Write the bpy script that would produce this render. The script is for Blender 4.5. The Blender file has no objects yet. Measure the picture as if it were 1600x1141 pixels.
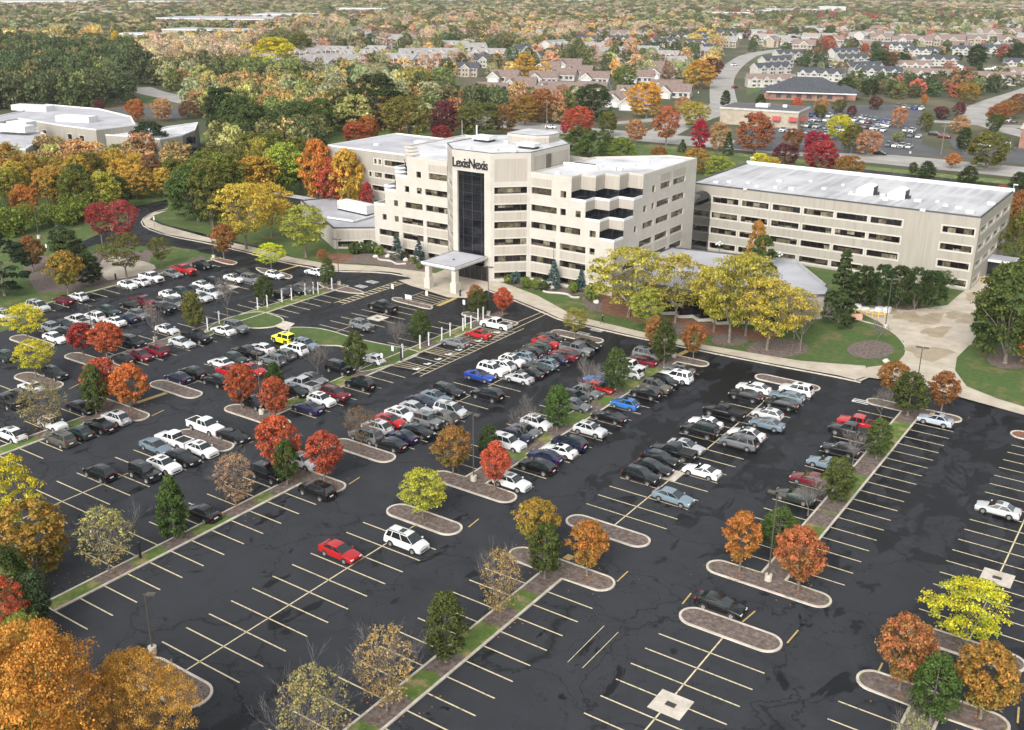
import bpy, bmesh, math, random
import numpy as np
from mathutils import Vector, Matrix
random.seed(7); RNG=np.random.default_rng(7)
sc=bpy.context.scene; COL=sc.collection
R_=math.radians
# ---------------------------------------------------------------- camera (surveyed: lot axes are X and Y, metres)
CH=57.6; FPX=1626.8; pitch=R_(20.432); roll=R_(.389); yaw=R_(34.292)
cp,sp=math.cos(pitch),math.sin(pitch); F=np.array([0,cp,-sp]);U=np.array([0,sp,cp]);R=np.array([1.,0,0])
cr,sr=math.cos(roll),math.sin(roll); R,U=cr*R+sr*U,-sr*R+cr*U
MZ=np.array([[math.cos(yaw),-math.sin(yaw),0],[math.sin(yaw),math.cos(yaw),0],[0,0,1]])
R,U,F=MZ@R,MZ@U,MZ@F
def G(x,y,z=0.0):                       # survey: point of the photo -> metres on the level z
    d=(x-800)*R-(y-570.5)*U+FPX*F; t=(z-CH)/d[2]
    return float(d[0]*t),float(d[1]*t)
def PX(X,Y,Z=0):
    v=np.array([X,Y,Z-CH]);w=v@F
    return 800+FPX*(v@R)/w,570.5-FPX*(v@U)/w
cam=bpy.data.cameras.new('camera'); co=bpy.data.objects.new('camera',cam); COL.objects.link(co)
cam.sensor_width=36; cam.lens=36*FPX/1600; cam.clip_end=9000; cam.clip_start=1
co.matrix_world=Matrix([[R[0],U[0],-F[0],0],[R[1],U[1],-F[1],0],[R[2],U[2],-F[2],CH],[0,0,0,1]])
sc.camera=co
# ---------------------------------------------------------------- light
w=bpy.data.worlds.new('World'); sc.world=w; w.use_nodes=True
nt=w.node_tree; bg=nt.nodes['Background']; sky=nt.nodes.new('ShaderNodeTexSky'); sky.sky_type='NISHITA'; sky.sun_disc=False
SUNE,SUNA=R_(34),R_(168)
sky.sun_elevation=SUNE; sky.sun_rotation=SUNA; sky.air_density=1.6; sky.dust_density=4; sky.ozone_density=1
hs=nt.nodes.new('ShaderNodeHueSaturation'); hs.inputs['Saturation'].default_value=.18
nt.links.new(sky.outputs[0],hs.inputs['Color']); nt.links.new(hs.outputs[0],bg.inputs[0]); bg.inputs[1].default_value=.15
sl=bpy.data.lights.new('sun','SUN'); sl.energy=1.5; sl.angle=R_(34); sl.color=(1,.96,.9)
so=bpy.data.objects.new('sun',sl); COL.objects.link(so)
dv=Vector((math.sin(SUNA)*math.cos(SUNE),math.cos(SUNA)*math.cos(SUNE),math.sin(SUNE)))
so.rotation_euler=dv.to_track_quat('Z','Y').to_euler()
sc.view_settings.view_transform='Standard'; sc.view_settings.look='None'; sc.view_settings.gamma=1
sc.view_settings.exposure=.78
sc.cycles.max_bounces=5; sc.cycles.diffuse_bounces=3; sc.cycles.glossy_bounces=2; sc.cycles.transmission_bounces=3
sc.cycles.use_adaptive_sampling=True; sc.cycles.adaptive_threshold=.02; sc.cycles.use_denoising=True; sc.cycles.volume_bounces=0
# ---------------------------------------------------------------- materials
def M(name,rough=.85,col=(.5,.5,.5),metal=0,coat=0,spec=.5):
    m=bpy.data.materials.new(name); m.use_nodes=True; b=m.node_tree.nodes['Principled BSDF']
    b.inputs['Base Color'].default_value=(*col,1); b.inputs['Roughness'].default_value=rough
    b.inputs['Metallic'].default_value=metal; b.inputs['Coat Weight'].default_value=coat; b.inputs['Specular IOR Level'].default_value=spec
    return m,m.node_tree,b
def N(t,typ,**k):
    n=t.nodes.new('ShaderNode'+typ)
    for a,v in k.items(): setattr(n,a,v)
    return n
def setin(n,**k):
    for a,v in k.items(): n.inputs[a.replace('_',' ')].default_value=v
    return n
def noise(t,vec,scale,detail=4,rough=.55,dist=0):
    n=setin(N(t,'TexNoise'),Scale=scale,Detail=detail,Roughness=rough,Distortion=dist); t.links.new(vec,n.inputs['Vector']); return n.outputs['Fac']
def ramp(t,fac,stops,interp='LINEAR'):
    n=N(t,'ValToRGB'); e=n.color_ramp.elements; n.color_ramp.interpolation=interp
    while len(e)<len(stops): e.new(.5)
    for i,(p,c) in enumerate(stops):
        e[i].position=p; e[i].color=(*c,1) if len(c)==3 else c
    t.links.new(fac,n.inputs[0]); return n.outputs[0]
def mix(t,fac,a,b,typ='MIX'):
    n=N(t,'Mix',data_type='RGBA',blend_type=typ)
    for s,v in ((0,fac),(6,a),(7,b)):
        if isinstance(v,(int,float)): n.inputs[s].default_value=v
        elif isinstance(v,tuple): n.inputs[s].default_value=(*v,1)
        else: t.links.new(v,n.inputs[s])
    return n.outputs[2]
def math_(t,op,a,b=None,c=None):
    n=N(t,'Math',operation=op)
    for i,v in enumerate((a,b,c)):
        if v is None: continue
        if isinstance(v,(int,float)): n.inputs[i].default_value=v
        else: t.links.new(v,n.inputs[i])
    return n.outputs[0]
def gpos(t): return N(t,'NewGeometry').outputs['Position']
def vscale(t,v,s):
    n=N(t,'VectorMath',operation='MULTIPLY'); t.links.new(v,n.inputs[0]); n.inputs[1].default_value=s; return n.outputs[0]
def bump(t,b,h,strength=.3,dist=.02):
    n=setin(N(t,'Bump'),Strength=strength,Distance=dist); t.links.new(h,n.inputs['Height']); t.links.new(n.outputs[0],b.inputs['Normal'])
def mott(name,c1,c2,scale=1.,rough=.9,bmp=0,c3=None,detail=5,metal=0):
    m,t,b=M(name,rough,metal=metal); p=gpos(t); f=noise(t,p,scale,detail,.6)
    s=[(.35,c1),(.65,c2)] if c3 is None else [(.3,c1),(.5,c2),(.7,c3)]
    t.links.new(ramp(t,f,s),b.inputs['Base Color'])
    if bmp: bump(t,b,noise(t,p,scale*8,3),bmp,.05)
    return m
MT={}
def asphalt():
    m,t,b=M('asphalt',.8,spec=.22); p=gpos(t)
    big=noise(t,p,.03,3); mid=noise(t,p,.35,5,.6); fine=noise(t,p,14,2)
    base=mix(t,ramp(t,big,[(.35,(0,0,0)),(.65,(1,1,1))]),(.0170,.0190,.0232),(.0275,.0305,.0365))
    base=mix(t,ramp(t,mid,[(.3,(0,0,0)),(.72,(1,1,1))]),base,(.034,.037,.044))
    base=mix(t,.35,base,ramp(t,fine,[(.3,(.012,.012,.014)),(.8,(.065,.067,.073))]))
    # sealed cracks
    wv=noise(t,p,.25,3); va=N(t,'VectorMath',operation='MULTIPLY_ADD'); t.links.new(N(t,'TexNoise').outputs['Color'],va.inputs[0])
    nz=setin(N(t,'TexNoise'),Scale=.12,Detail=5.,Roughness=.62); t.links.new(p,nz.inputs['Vector']); t.links.new(nz.outputs['Color'],va.inputs[0]); va.inputs[1].default_value=(13,13,0); t.links.new(p,va.inputs[2])
    vo=N(t,'TexVoronoi',feature='DISTANCE_TO_EDGE'); vo.inputs['Scale'].default_value=.085; t.links.new(va.outputs[0],vo.inputs['Vector'])
    cr1=ramp(t,vo.outputs['Distance'],[(.0,(1,1,1)),(.013,(0,0,0))])
    vo2=N(t,'TexVoronoi',feature='DISTANCE_TO_EDGE'); vo2.inputs['Scale'].default_value=.28; t.links.new(va.outputs[0],vo2.inputs['Vector'])
    cr2=ramp(t,vo2.outputs['Distance'],[(.0,(1,1,1)),(.013,(0,0,0))])
    area=ramp(t,noise(t,p,.045,3),[(.42,(0,0,0)),(.56,(1,1,1))])
    crk=math_(t,'MAXIMUM',math_(t,'MULTIPLY',cr1,.75),math_(t,'MULTIPLY',math_(t,'MULTIPLY',cr2,area),.8))
    base=mix(t,crk,base,(.0045,.0045,.005))
    # damp patches: blotches low in the lot, long streaks across the rows higher up
    pp=vscale(t,p,(1,.55,1)); wet=noise(t,pp,.30,9,.64,.5)
    sx=N(t,'SeparateXYZ'); t.links.new(p,sx.inputs[0])
    hi=math_(t,'MULTIPLY_ADD',sx.outputs[1],.008,-.80); hi=N(t,'Clamp') and hi
    cl=N(t,'Clamp'); t.links.new(hi,cl.inputs[0]); cl.inputs[1].default_value=-.1; cl.inputs[2].default_value=.12
    w2=math_(t,'ADD',wet,math_(t,'MULTIPLY',cl.outputs[0],.55))
    wm=ramp(t,w2,[(.553,(0,0,0)),(.563,(1,1,1))])
    base=mix(t,math_(t,'MULTIPLY',wm,.9),base,(.0035,.0038,.0048))
    cl2=N(t,'Clamp'); t.links.new(math_(t,'MULTIPLY_ADD',sx.outputs[1],.012,-1.0),cl2.inputs[0]); base=mix(t,math_(t,'MULTIPLY',cl2.outputs[0],.42),base,(.006,.0065,.008))
    t.links.new(base,b.inputs['Base Color'])
    t.links.new(ramp(t,wm,[(0,(.85,)*3),(1,(.5,)*3)]),b.inputs['Roughness'])
    bump(t,b,fine,.3,.01)
    return m
MT['asphalt']=asphalt()
MT['road']=mott('grey_road',(.24,.228,.215),(.33,.315,.295),.12,.9)
MT['oldasphalt']=mott('old_asphalt',(.055,.056,.062),(.085,.086,.093),.1,.9)
MT['concrete']=mott('walk_concrete',(.36,.31,.245),(.47,.42,.34),.35,.9,.1,detail=7)
MT['kerb']=mott('kerb_concrete',(.38,.335,.28),(.56,.51,.44),.8,.9,detail=7)
MT['line']=mott('line_paint',(.28,.225,.12),(.62,.53,.34),3.2,.8,detail=9,c3=(.48,.39,.22))
MT['line'].node_tree.nodes['Color Ramp'].color_ramp.elements[0].color=(.13,.115,.08,1)
MT['yellow']=mott('yellow_paint',(.36,.25,.08),(.46,.33,.12),1.5,.8)
MT['white_line']=mott('white_paint',(.5,.5,.48),(.75,.75,.72),2,.8)
MT['mulch']=mott('mulch',(.06,.044,.037),(.125,.095,.082),2.2,1,.5,(.20,.16,.14),detail=8)
MT['straw']=mott('red_mulch',(.13,.055,.03),(.21,.10,.06),.8,1,.4,detail=8)
def grass(name,g1,g2,dry,k=.5,sc_=.25):
    m,t,b=M(name,.95); p=gpos(t)
    c=ramp(t,noise(t,p,1.2,6,.65),[(.3,g1),(.7,g2)])
    c=mix(t,ramp(t,noise(t,p,sc_,6,.65),[(k,(0,0,0)),(k+.12,(1,1,1))]),c,dry)
    t.links.new(c,b.inputs['Base Color']); bump(t,b,noise(t,p,9,3),.6,.06); return m
MT['lawn']=grass('lawn_grass',(.036,.070,.010),(.068,.115,.020),(.13,.115,.04),.52)
MT['median']=grass('median_grass',(.055,.10,.013),(.11,.165,.030),(.25,.20,.09),.50,.5)
MT['land']=grass('rough_land',(.032,.043,.014),(.06,.066,.026),(.11,.09,.05),.48,.02)
MT['wall']=mott('precast',(.39,.365,.325),(.445,.42,.378),.5,.85,.05,detail=6)
def ribbed():
    m,t,b=M('ribbed_precast',.9); p=gpos(t); f=noise(t,vscale(t,p,(2.2,2.2,.12)),1.,5,.6)
    c=ramp(t,f,[(.25,(.30,.272,.232)),(.75,(.385,.357,.312))]); st=noise(t,vscale(t,p,(.9,.9,.05)),1.,6,.7); c=mix(t,math_(t,'MULTIPLY',ramp(t,st,[(.5,(0,)*3),(.72,(1,)*3)]),.35),c,(.25,.225,.19))
    sz=N(t,'SeparateXYZ'); t.links.new(p,sz.inputs[0]); jn=math_(t,'LESS_THAN',math_(t,'FRACT',math_(t,'MULTIPLY',math_(t,'ADD',sz.outputs[0],sz.outputs[1]),.335)),.022); c=mix(t,math_(t,'MULTIPLY',jn,.5),c,(.16,.14,.12))
    t.links.new(c,b.inputs['Base Color']); return m
MT['rib']=ribbed()
def ewall():
    m,t,b=M('weathered_precast',.9); p=gpos(t); f=noise(t,vscale(t,p,(1.2,1.2,.10)),1.,6,.65); g=noise(t,p,.08,2)
    c=ramp(t,f,[(.25,(.235,.213,.178)),(.75,(.335,.308,.262))]); c=mix(t,math_(t,'MULTIPLY',g,.5),c,(.315,.305,.28))
    sz=N(t,'SeparateXYZ'); t.links.new(p,sz.inputs[0]); jn=math_(t,'LESS_THAN',math_(t,'FRACT',math_(t,'MULTIPLY',math_(t,'ADD',sz.outputs[0],sz.outputs[1]),.1431)),.012); c=mix(t,math_(t,'MULTIPLY',jn,.55),c,(.15,.135,.115))
    t.links.new(c,b.inputs['Base Color']); return m
MT['ewall']=ewall()
MT['frame']=mott('window_surround',(.42,.39,.345),(.47,.44,.395),.6,.85)
MT['roof']=mott('white_membrane',(.30,.30,.32),(.50,.50,.52),.13,.75,0,(.62,.62,.64),detail=7)
MT['greyroof']=mott('grey_membrane',(.30,.30,.325),(.42,.42,.445),.12,.8,detail=7)
def stripes():
    m,t,b=M('striped_membrane',.8); p=gpos(t)
    f=noise(t,vscale(t,p,(.75,.045,1)),1.,4,.6); g=noise(t,p,.09,5)
    c=ramp(t,f,[(.35,(.27,.27,.285)),(.65,(.44,.44,.455))]); c=mix(t,ramp(t,g,[(.45,(0,)*3),(.7,(1,)*3)]),c,(.47,.47,.48))
    t.links.new(c,b.inputs['Base Color']); return m
MT['stripe']=stripes()
MT['edge']=M('dark_edge',.6,(.06,.06,.065))[0]
MT['white']=mott('white_metal',(.55,.56,.57),(.66,.67,.67),.8,.5)
MT['dark']=M('dark_metal',.5,(.02,.02,.022))[0]
MT['bronze']=M('bronze_pole',.5,(.10,.085,.07),.3)[0]
MT['black']=M('black_letters',.6,(.012,.012,.014))[0]
MT['rock']=mott('pale_rock',(.45,.40,.34),(.62,.57,.5),3,.9)
MT['rail']=M('yellow_rail',.5,(.75,.45,.04))[0]
MT['red']=M('red_awning',.7,(.30,.05,.045))[0]
def glass(name,dark=True,seed=0.,cell=1.5):
    m,t,b=M(name,.12,spec=.6); uv=N(t,'UVMap').outputs[0]; s=N(t,'SeparateXYZ'); t.links.new(uv,s.inputs[0])
    u=math_(t,'DIVIDE',s.outputs[0],cell); fl=math_(t,'FLOOR',u); fr=math_(t,'FRACT',u)
    cx=N(t,'CombineXYZ'); t.links.new(fl,cx.inputs[0]); t.links.new(math_(t,'FLOOR',s.outputs[1]),cx.inputs[1]); cx.inputs[2].default_value=seed
    wn=N(t,'TexWhiteNoise',noise_dimensions='3D'); t.links.new(cx.outputs[0],wn.inputs['Vector'])
    if dark: c=ramp(t,wn.outputs['Value'],[(0,(.006,.0065,.009)),(.5,(.011,.012,.016)),(1,(.003,.003,.005))])
    else:
        c=ramp(t,wn.outputs['Value'],[(0,(.010,.009,.009)),(.42,(.020,.017,.016)),(.54,(.085,.070,.052)),(.72,(.14,.12,.08)),(.90,(.24,.22,.16))],'CONSTANT')
        dn=ramp(t,noise(t,gpos(t),1.5,2),[(.4,(.4,)*3),(.65,(1,)*3)]); c=mix(t,1.,c,dn,'MULTIPLY')
    bar=math_(t,'LESS_THAN',fr,.05); c=mix(t,bar,c,(.05,.045,.04) if not dark else (.035,.037,.04))
    if dark:
        bv=math_(t,'LESS_THAN',math_(t,'FRACT',math_(t,'DIVIDE',s.outputs[2] if False else s.outputs[1],1.74)),.05); c=mix(t,bv,c,(.022,.023,.026))
    t.links.new(c,b.inputs['Base Color']); return m
MT['win']=glass('office_glass',False,1.); MT['twin']=glass('tower_glass',True,2.,2.23)
MT['sloped']=M('sloped_glass',.1,(.012,.013,.018),0,0,.8)[0]
# vehicle + leaf materials read the object's own colour
m,t,b=M('car_paint',.25,coat=.35); oi=N(t,'ObjectInfo'); t.links.new(oi.outputs['Color'],b.inputs['Base Color']); MT['paint']=m
MT['cglass']=M('car_glass',.03,(.012,.018,.020),0,.6,.7)[0]
MT['tyre']=M('tyre',.85,(.012,.012,.012))[0]; MT['rim']=M('rim',.35,(.42,.42,.43),.6)[0]
MT['trim']=M('black_trim',.7,(.015,.015,.015))[0]
MT['hl']=M('headlight',.15,(.75,.77,.78))[0]; MT['tl']=M('taillight',.25,(.28,.01,.012))[0]; MT['plate']=M('plate',.5,(.75,.76,.78))[0]
def leafmat(name,inst=False):
    m=bpy.data.materials.new(name); m.use_nodes=True; t=m.node_tree; b=t.nodes['Principled BSDF']
    a=N(t,'Attribute',attribute_name='tint'); 
    c1=N(t,'Attribute',attribute_name='c1',attribute_type='INSTANCER' if inst else 'OBJECT'); c2=N(t,'Attribute',attribute_name='c2',attribute_type='INSTANCER' if inst else 'OBJECT')
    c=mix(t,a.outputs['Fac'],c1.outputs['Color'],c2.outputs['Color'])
    l=N(t,'Attribute',attribute_name='lum'); hsv=N(t,'HueSaturation'); t.links.new(l.outputs['Fac'],hsv.inputs['Value']); t.links.new(c,hsv.inputs['Color'])
    hsv.inputs['Saturation'].default_value=.96
    t.links.new(hsv.outputs[0],b.inputs['Base Color']); b.inputs['Roughness'].default_value=.75; b.inputs['Specular IOR Level'].default_value=.15
    tr=N(t,'BsdfTranslucent'); t.links.new(hsv.outputs[0],tr.inputs[0]); mx=N(t,'MixShader'); mx.inputs[0].default_value=.28
    t.links.new(b.outputs[0],mx.inputs[1]); t.links.new(tr.outputs[0],mx.inputs[2]); t.links.new(mx.outputs[0],t.nodes['Material Output'].inputs[0]); return m
MT['leaf']=leafmat('foliage'); MT['leafi']=leafmat('far_foliage',True)
MT['bark']=mott('bark',(.10,.085,.07),(.20,.17,.14),2.5,.95); MT['palebark']=mott('pale_bark',(.10,.085,.08),(.20,.175,.16),2.5,.95)
# ---------------------------------------------------------------- mesh helpers
class MB:
    def __init__(s): s.v=[]; s.f=[]; s.m=[]; s.uv={}
    def face(s,pts,mat=0,uv=None):
        i=len(s.v); s.v+= [tuple(map(float,p)) for p in pts]; s.f.append(tuple(range(i,i+len(pts)))); s.m.append(mat)
        if uv: s.uv[len(s.f)-1]=uv
    def box(s,x0,x1,y0,y1,z0,z1,mat=0,rot=0,c=None,skip=''):
        P=[(x,y,z) for z in (z0,z1) for y in (y0,y1) for x in (x0,x1)]
        if rot:
            cx,cy=c if c else ((x0+x1)/2,(y0+y1)/2); a,b=math.cos(rot),math.sin(rot)
            P=[(cx+(x-cx)*a-(y-cy)*b,cy+(x-cx)*b+(y-cy)*a,z) for x,y,z in P]
        i=len(s.v); s.v+=P
        for k,q in zip('bt-+lr',((0,2,3,1),(4,5,7,6),(0,1,5,4),(2,6,7,3),(0,4,6,2),(1,3,7,5))):
            if k in skip: continue
            s.f.append(tuple(i+j for j in q)); s.m.append(mat)
    def prism(s,poly,z0,z1,mat=0,top=None,cap=True,bot=False):
        n=len(poly); A=sum(poly[i][0]*poly[(i+1)%n][1]-poly[(i+1)%n][0]*poly[i][1] for i in range(n))
        if A<0: poly=poly[::-1]
        i=len(s.v); s.v+=[(*p,z0) for p in poly]+[(*p,z1) for p in poly]
        for k in range(n):
            s.f.append((i+k,i+(k+1)%n,i+n+(k+1)%n,i+n+k)); s.m.append(mat)
        if cap: s.f.append(tuple(range(i+n,i+2*n))); s.m.append(mat if top is None else top)
        if bot: s.f.append(tuple(range(i+n-1,i-1,-1))); s.m.append(mat)
    def tube(s,a,b,r0,r1,n=6,mat=0,cap=False):
        a=Vector(a);b=Vector(b);d=(b-a).normalized(); x=d.orthogonal().normalized(); y=d.cross(x); i=len(s.v)
        for p,r in ((a,r0),(b,r1)):
            for k in range(n):
                t=2*math.pi*k/n; s.v.append(tuple(p+x*(r*math.cos(t))+y*(r*math.sin(t))))
        for k in range(n): s.f.append((i+k,i+(k+1)%n,i+n+(k+1)%n,i+n+k)); s.m.append(mat)
        if cap: s.f.append(tuple(range(i+n,i+2*n))); s.m.append(mat); s.f.append(tuple(range(i+n-1,i-1,-1))); s.m.append(mat)
    def mesh(s,name,mats,smooth=False):
        me=bpy.data.meshes.new(name); me.from_pydata(s.v,[],s.f)
        for mm in mats: me.materials.append(MT[mm] if isinstance(mm,str) else mm)
        me.polygons.foreach_set('material_index',s.m)
        if s.uv:
            ul=me.uv_layers.new(name='UVMap')
            for fi,u in s.uv.items():
                for k,li in enumerate(me.polygons[fi].loop_indices): ul.data[li].uv=u[k]
        if smooth: me.polygons.foreach_set('use_smooth',[True]*len(me.polygons))
        me.update(); return me
    def obj(s,name,mats,parent=None,smooth=False,kind=None,loc=None):
        o=bpy.data.objects.new(name,s.mesh(name,mats,smooth)); COL.objects.link(o)
        if parent: o.parent=parent
        if kind: o['kind']=kind
        if loc is not None: o.location=loc
        return o
def tag(o,label,cat,group=None,kind=None):
    o['label']=label; o['category']=cat
    if group: o['group']=group
    if kind: o['kind']=kind
    return o
def empty(name,loc,label,cat,group=None,rz=0):
    o=bpy.data.objects.new(name,None); COL.objects.link(o); o.location=loc; o.rotation_euler=(0,0,rz); o.empty_display_size=.5
    return tag(o,label,cat,group)
def link(name,me,parent=None,loc=(0,0,0)):
    o=bpy.data.objects.new(name,me); COL.objects.link(o); o.parent=parent; o.location=loc; return o
ORD=['first','second','third','fourth','fifth','sixth','seventh','eighth','ninth','tenth','eleventh','twelfth','thirteenth','fourteenth','fifteenth','sixteenth','seventeenth','eighteenth','nineteenth','twentieth']
def ordi(i): 
    if i<20: return ORD[i]
    return ['twenty','thirty','forty','fifty','sixty'][(i+1)//10-2]+('-'+ORD[(i+1)%10-1] if (i+1)%10 else 'th')
# ================================================================ GROUND, LOT, WALKS
def smooth_poly(pts,it=2):
    for _ in range(it):
        q=[]
        for i in range(len(pts)):
            a,b=pts[i],pts[(i+1)%len(pts)]; q+=[(a[0]*.75+b[0]*.25,a[1]*.75+b[1]*.25),(a[0]*.25+b[0]*.75,a[1]*.25+b[1]*.75)]
        pts=q
    return pts
def smooth_line(pts,it=2):
    for _ in range(it):
        q=[pts[0]]
        for a,b in zip(pts,pts[1:]): q+=[(a[0]*.75+b[0]*.25,a[1]*.75+b[1]*.25),(a[0]*.25+b[0]*.75,a[1]*.25+b[1]*.75)]
        pts=q+[pts[-1]]
    return pts
def sheet(name,poly,z,mat,kind='structure'):
    mb=MB(); A=sum(poly[i][0]*poly[(i+1)%len(poly)][1]-poly[(i+1)%len(poly)][0]*poly[i][1] for i in range(len(poly)))
    if A<0: poly=poly[::-1]
    mb.face([(x,y,z) for x,y in poly])
    me=mb.mesh(name,[mat])
    if len(poly)>4:
        bm=bmesh.new(); bm.from_mesh(me); bmesh.ops.triangulate(bm,faces=bm.faces); bm.to_mesh(me); bm.free()
    o=link(name,me); o['kind']=kind; return o
def pp(*pts): return [G(*p) for p in pts]
mb=MB(); S=7000; mb.face([(-S,-600,0),(S,-600,0),(S,S,0),(-S,S,0)]); mb.obj('ground',['land'],kind='structure')
# campus lawn sheet under everything on the site
sheet('lawn',[(-240,20),(70,20),(70,345),(-330,345),(-330,60)],.004,'lawn')
Z1=.008
lot=[(-176,50),(-176,146),(-176.5,152),(-163,152.5),(-150,154.6),(-143,158),(-135,161),(-125,162.5),(-117,162.5),(-108,160),(-99,156.3),(-92,153.8),(-60,153.6),(-38,155.6),(60,156.4),(60,-30),(-50,-30),(-60,30),(-80,42),(-87,46),(-92,50),(-128,50)]
sheet('parking_lot',lot[::-1],Z1,'asphalt')
sheet('road',pp((440,395),(400,385),(330,368),(262,352),(236,341),(262,322),(262,312),(215,322),(200,332),(200,345),(180,350),(165,375),(200,385),(270,385),(330,398),(380,412),(400,425),(470,440),(520,425))[::-1],.012,'asphalt').name='perimeter_road'
sheet('road',pp((200,345),(150,368),(95,392),(60,408),(50,425),(68,415),(98,402),(150,382),(200,380)),.0135,'asphalt').name='entry_lane'
KB=MB(); 
def kerb_loop(pts,w=.24,h=.14,closed=True,z=0):
    n=len(pts); 
    if closed:
        A=sum(pts[i][0]*pts[(i+1)%n][1]-pts[(i+1)%n][0]*pts[i][1] for i in range(n))
        if A<0: pts=pts[::-1]
    inn=[]
    for i in range(n):
        a=pts[i-1] if (closed or i>0) else pts[i]; c=pts[(i+1)%n] if (closed or i<n-1) else pts[i]
        dx,dy=c[0]-a[0],c[1]-a[1]; l=math.hypot(dx,dy) or 1
        inn.append((pts[i][0]-dy/l*w,pts[i][1]+dx/l*w))
    for i in range(n if closed else n-1):
        j=(i+1)%n; a,b,c,d=pts[i],pts[j],inn[j],inn[i]
        KB.face([(*a,z),(*b,z),(*b,z+h),(*a,z+h)]); KB.face([(*a,z+h),(*b,z+h),(*c,z+h),(*d,z+h)]); KB.face([(*d,z+h),(*c,z+h),(*c,z),(*d,z)])
    return inn
ISL=[]
def island(pts,fill,name='mulch_bed'):
    inn=kerb_loop(pts); sheet(name,inn,.10,fill); 
def pill(x0,x1,y0,y1,fill='mulch'):
    r=(y1-y0)/2; cy=(y0+y1)/2; q=[]
    for k in range(13):
        a=-math.pi/2+math.pi*k/12; q.append((x1-r+r*math.cos(a),cy+r*math.sin(a)))
    for k in range(13):
        a=math.pi/2+math.pi*k/12; q.append((x0+r+r*math.cos(a),cy+r*math.sin(a)))
    island(q,fill)
def tmed(xa,xb,yb,yt,pb=None,pt=None):
    """median strip with T ends: pb/pt=(x0,x1,y0,y1) rounded bars"""
    q=[]
    def cap(x0,x1,y0,y1,bottom):
        r=(y1-y0)/2*.98; cy=(y0+y1)/2; s=[]
        if bottom:
            s.append((xa,y1))
            for k in range(11): a=math.pi/2+math.pi*k/10; s.append((x0+r+r*math.cos(a),cy+r*math.sin(a)))
            for k in range(11): a=-math.pi/2+math.pi*k/10; s.append((x1-r+r*math.cos(a),cy+r*math.sin(a)))
            s.append((xb,y1))
        else:
            s.append((xb,y0))
            for k in range(11): a=-math.pi/2+math.pi*k/10; s.append((x1-r+r*math.cos(a),cy+r*math.sin(a)))
            for k in range(11): a=math.pi/2+math.pi*k/10; s.append((x0+r+r*math.cos(a),cy+r*math.sin(a)))
            s.append((xa,y0))
        return s
    q+= cap(*pb,True) if pb else [(xa,yb),(xb,yb)]
    q+= cap(*pt,False) if pt else [(xb,yt),(xa,yt)]
    inn=kerb_loop(q); sheet('median_lawn',inn,.10,'median')
    if pb: sheet('mulch_bed',[(pb[0]+1.2,pb[2]+.33),(pb[1]-1.2,pb[2]+.33),(pb[1]-.42,pb[2]+.9),(pb[1]-.42,pb[3]-.9),(pb[1]-1.2,pb[3]-.33),(xb-.33,pb[3]-.2),(xb-.33,pb[3]+3.5),(xa+.33,pb[3]+3.5),(xa+.33,pb[3]-.2),(pb[0]+1.2,pb[3]-.33),(pb[0]+.42,pb[3]-.9),(pb[0]+.42,pb[2]+.9)],.106,'mulch')
    if pt: sheet('mulch_bed',[(xa+.33,pt[2]-4),(xb-.33,pt[2]-4),(xb-.33,pt[2]+.2),(pt[1]-1.2,pt[2]+.33),(pt[1]-.42,pt[2]+.9),(pt[1]-.42,pt[3]-.9),(pt[1]-1.2,pt[3]-.33),(pt[0]+1.2,pt[3]-.33),(pt[0]+.42,pt[3]-.9),(pt[0]+.42,pt[2]+.9),(pt[0]+1.2,pt[2]+.33),(xa+.33,pt[2]+.2)],.106,'mulch')
UB0,UB1,UT0,UT1=88.8,91.8,144.2,147.0      # island bars of the upper lot
LB0,LB1=79.0,82.2
tmed(-31.3,-28.5,UB0,UT1,(-36.6,-23.4,UB0,UB1),(-36.6,-23.3,UT0,UT1))
tmed(-69.5,-66.2,UB0,UT1,(-73.4,-61,UB0,UB1),(-72,-61.5,UT0,UT1))
tmed(-105.3,-102.4,UB0,UT1,(-110.6,-98.5,UB0,UB1),(-109.8,-97.8,143.6,146.2))
tmed(-142,-138.8,UB0,146,(-148.4,-134.6,UB0,UB1),None)
tmed(-13,-10.4,-25,LB1,None,(-17.9,-5.3,LB0,LB1))
tmed(-50.1,-47.4,-25,LB1,None,(-55,-42.4,LB0,LB1))
tmed(-86.7,-84.5,46,LB1,None,(-91.6,-79.3,LB0,LB1))
tmed(-124,-121.5,52,LB1,None,(-129,-116.2,LB0,LB1))
for c in (-10.9,-48.6,-84.9,-121.9,-158.6):
    pill(c-5.2,c+5.2,UB0,UB1)
for c in (-48.6,-85.9): pill(c-5.1,c+5.1,UT0,UT1)
pill(-17,-5,UT0-.4,UT1-.4,'straw')
for c in (-29.9,-66.9,-104.1,-141.4): pill(c-5.1,c+5.1,LB0,LB1)
pill(-71.5,-62,43.4,47.2)
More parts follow.
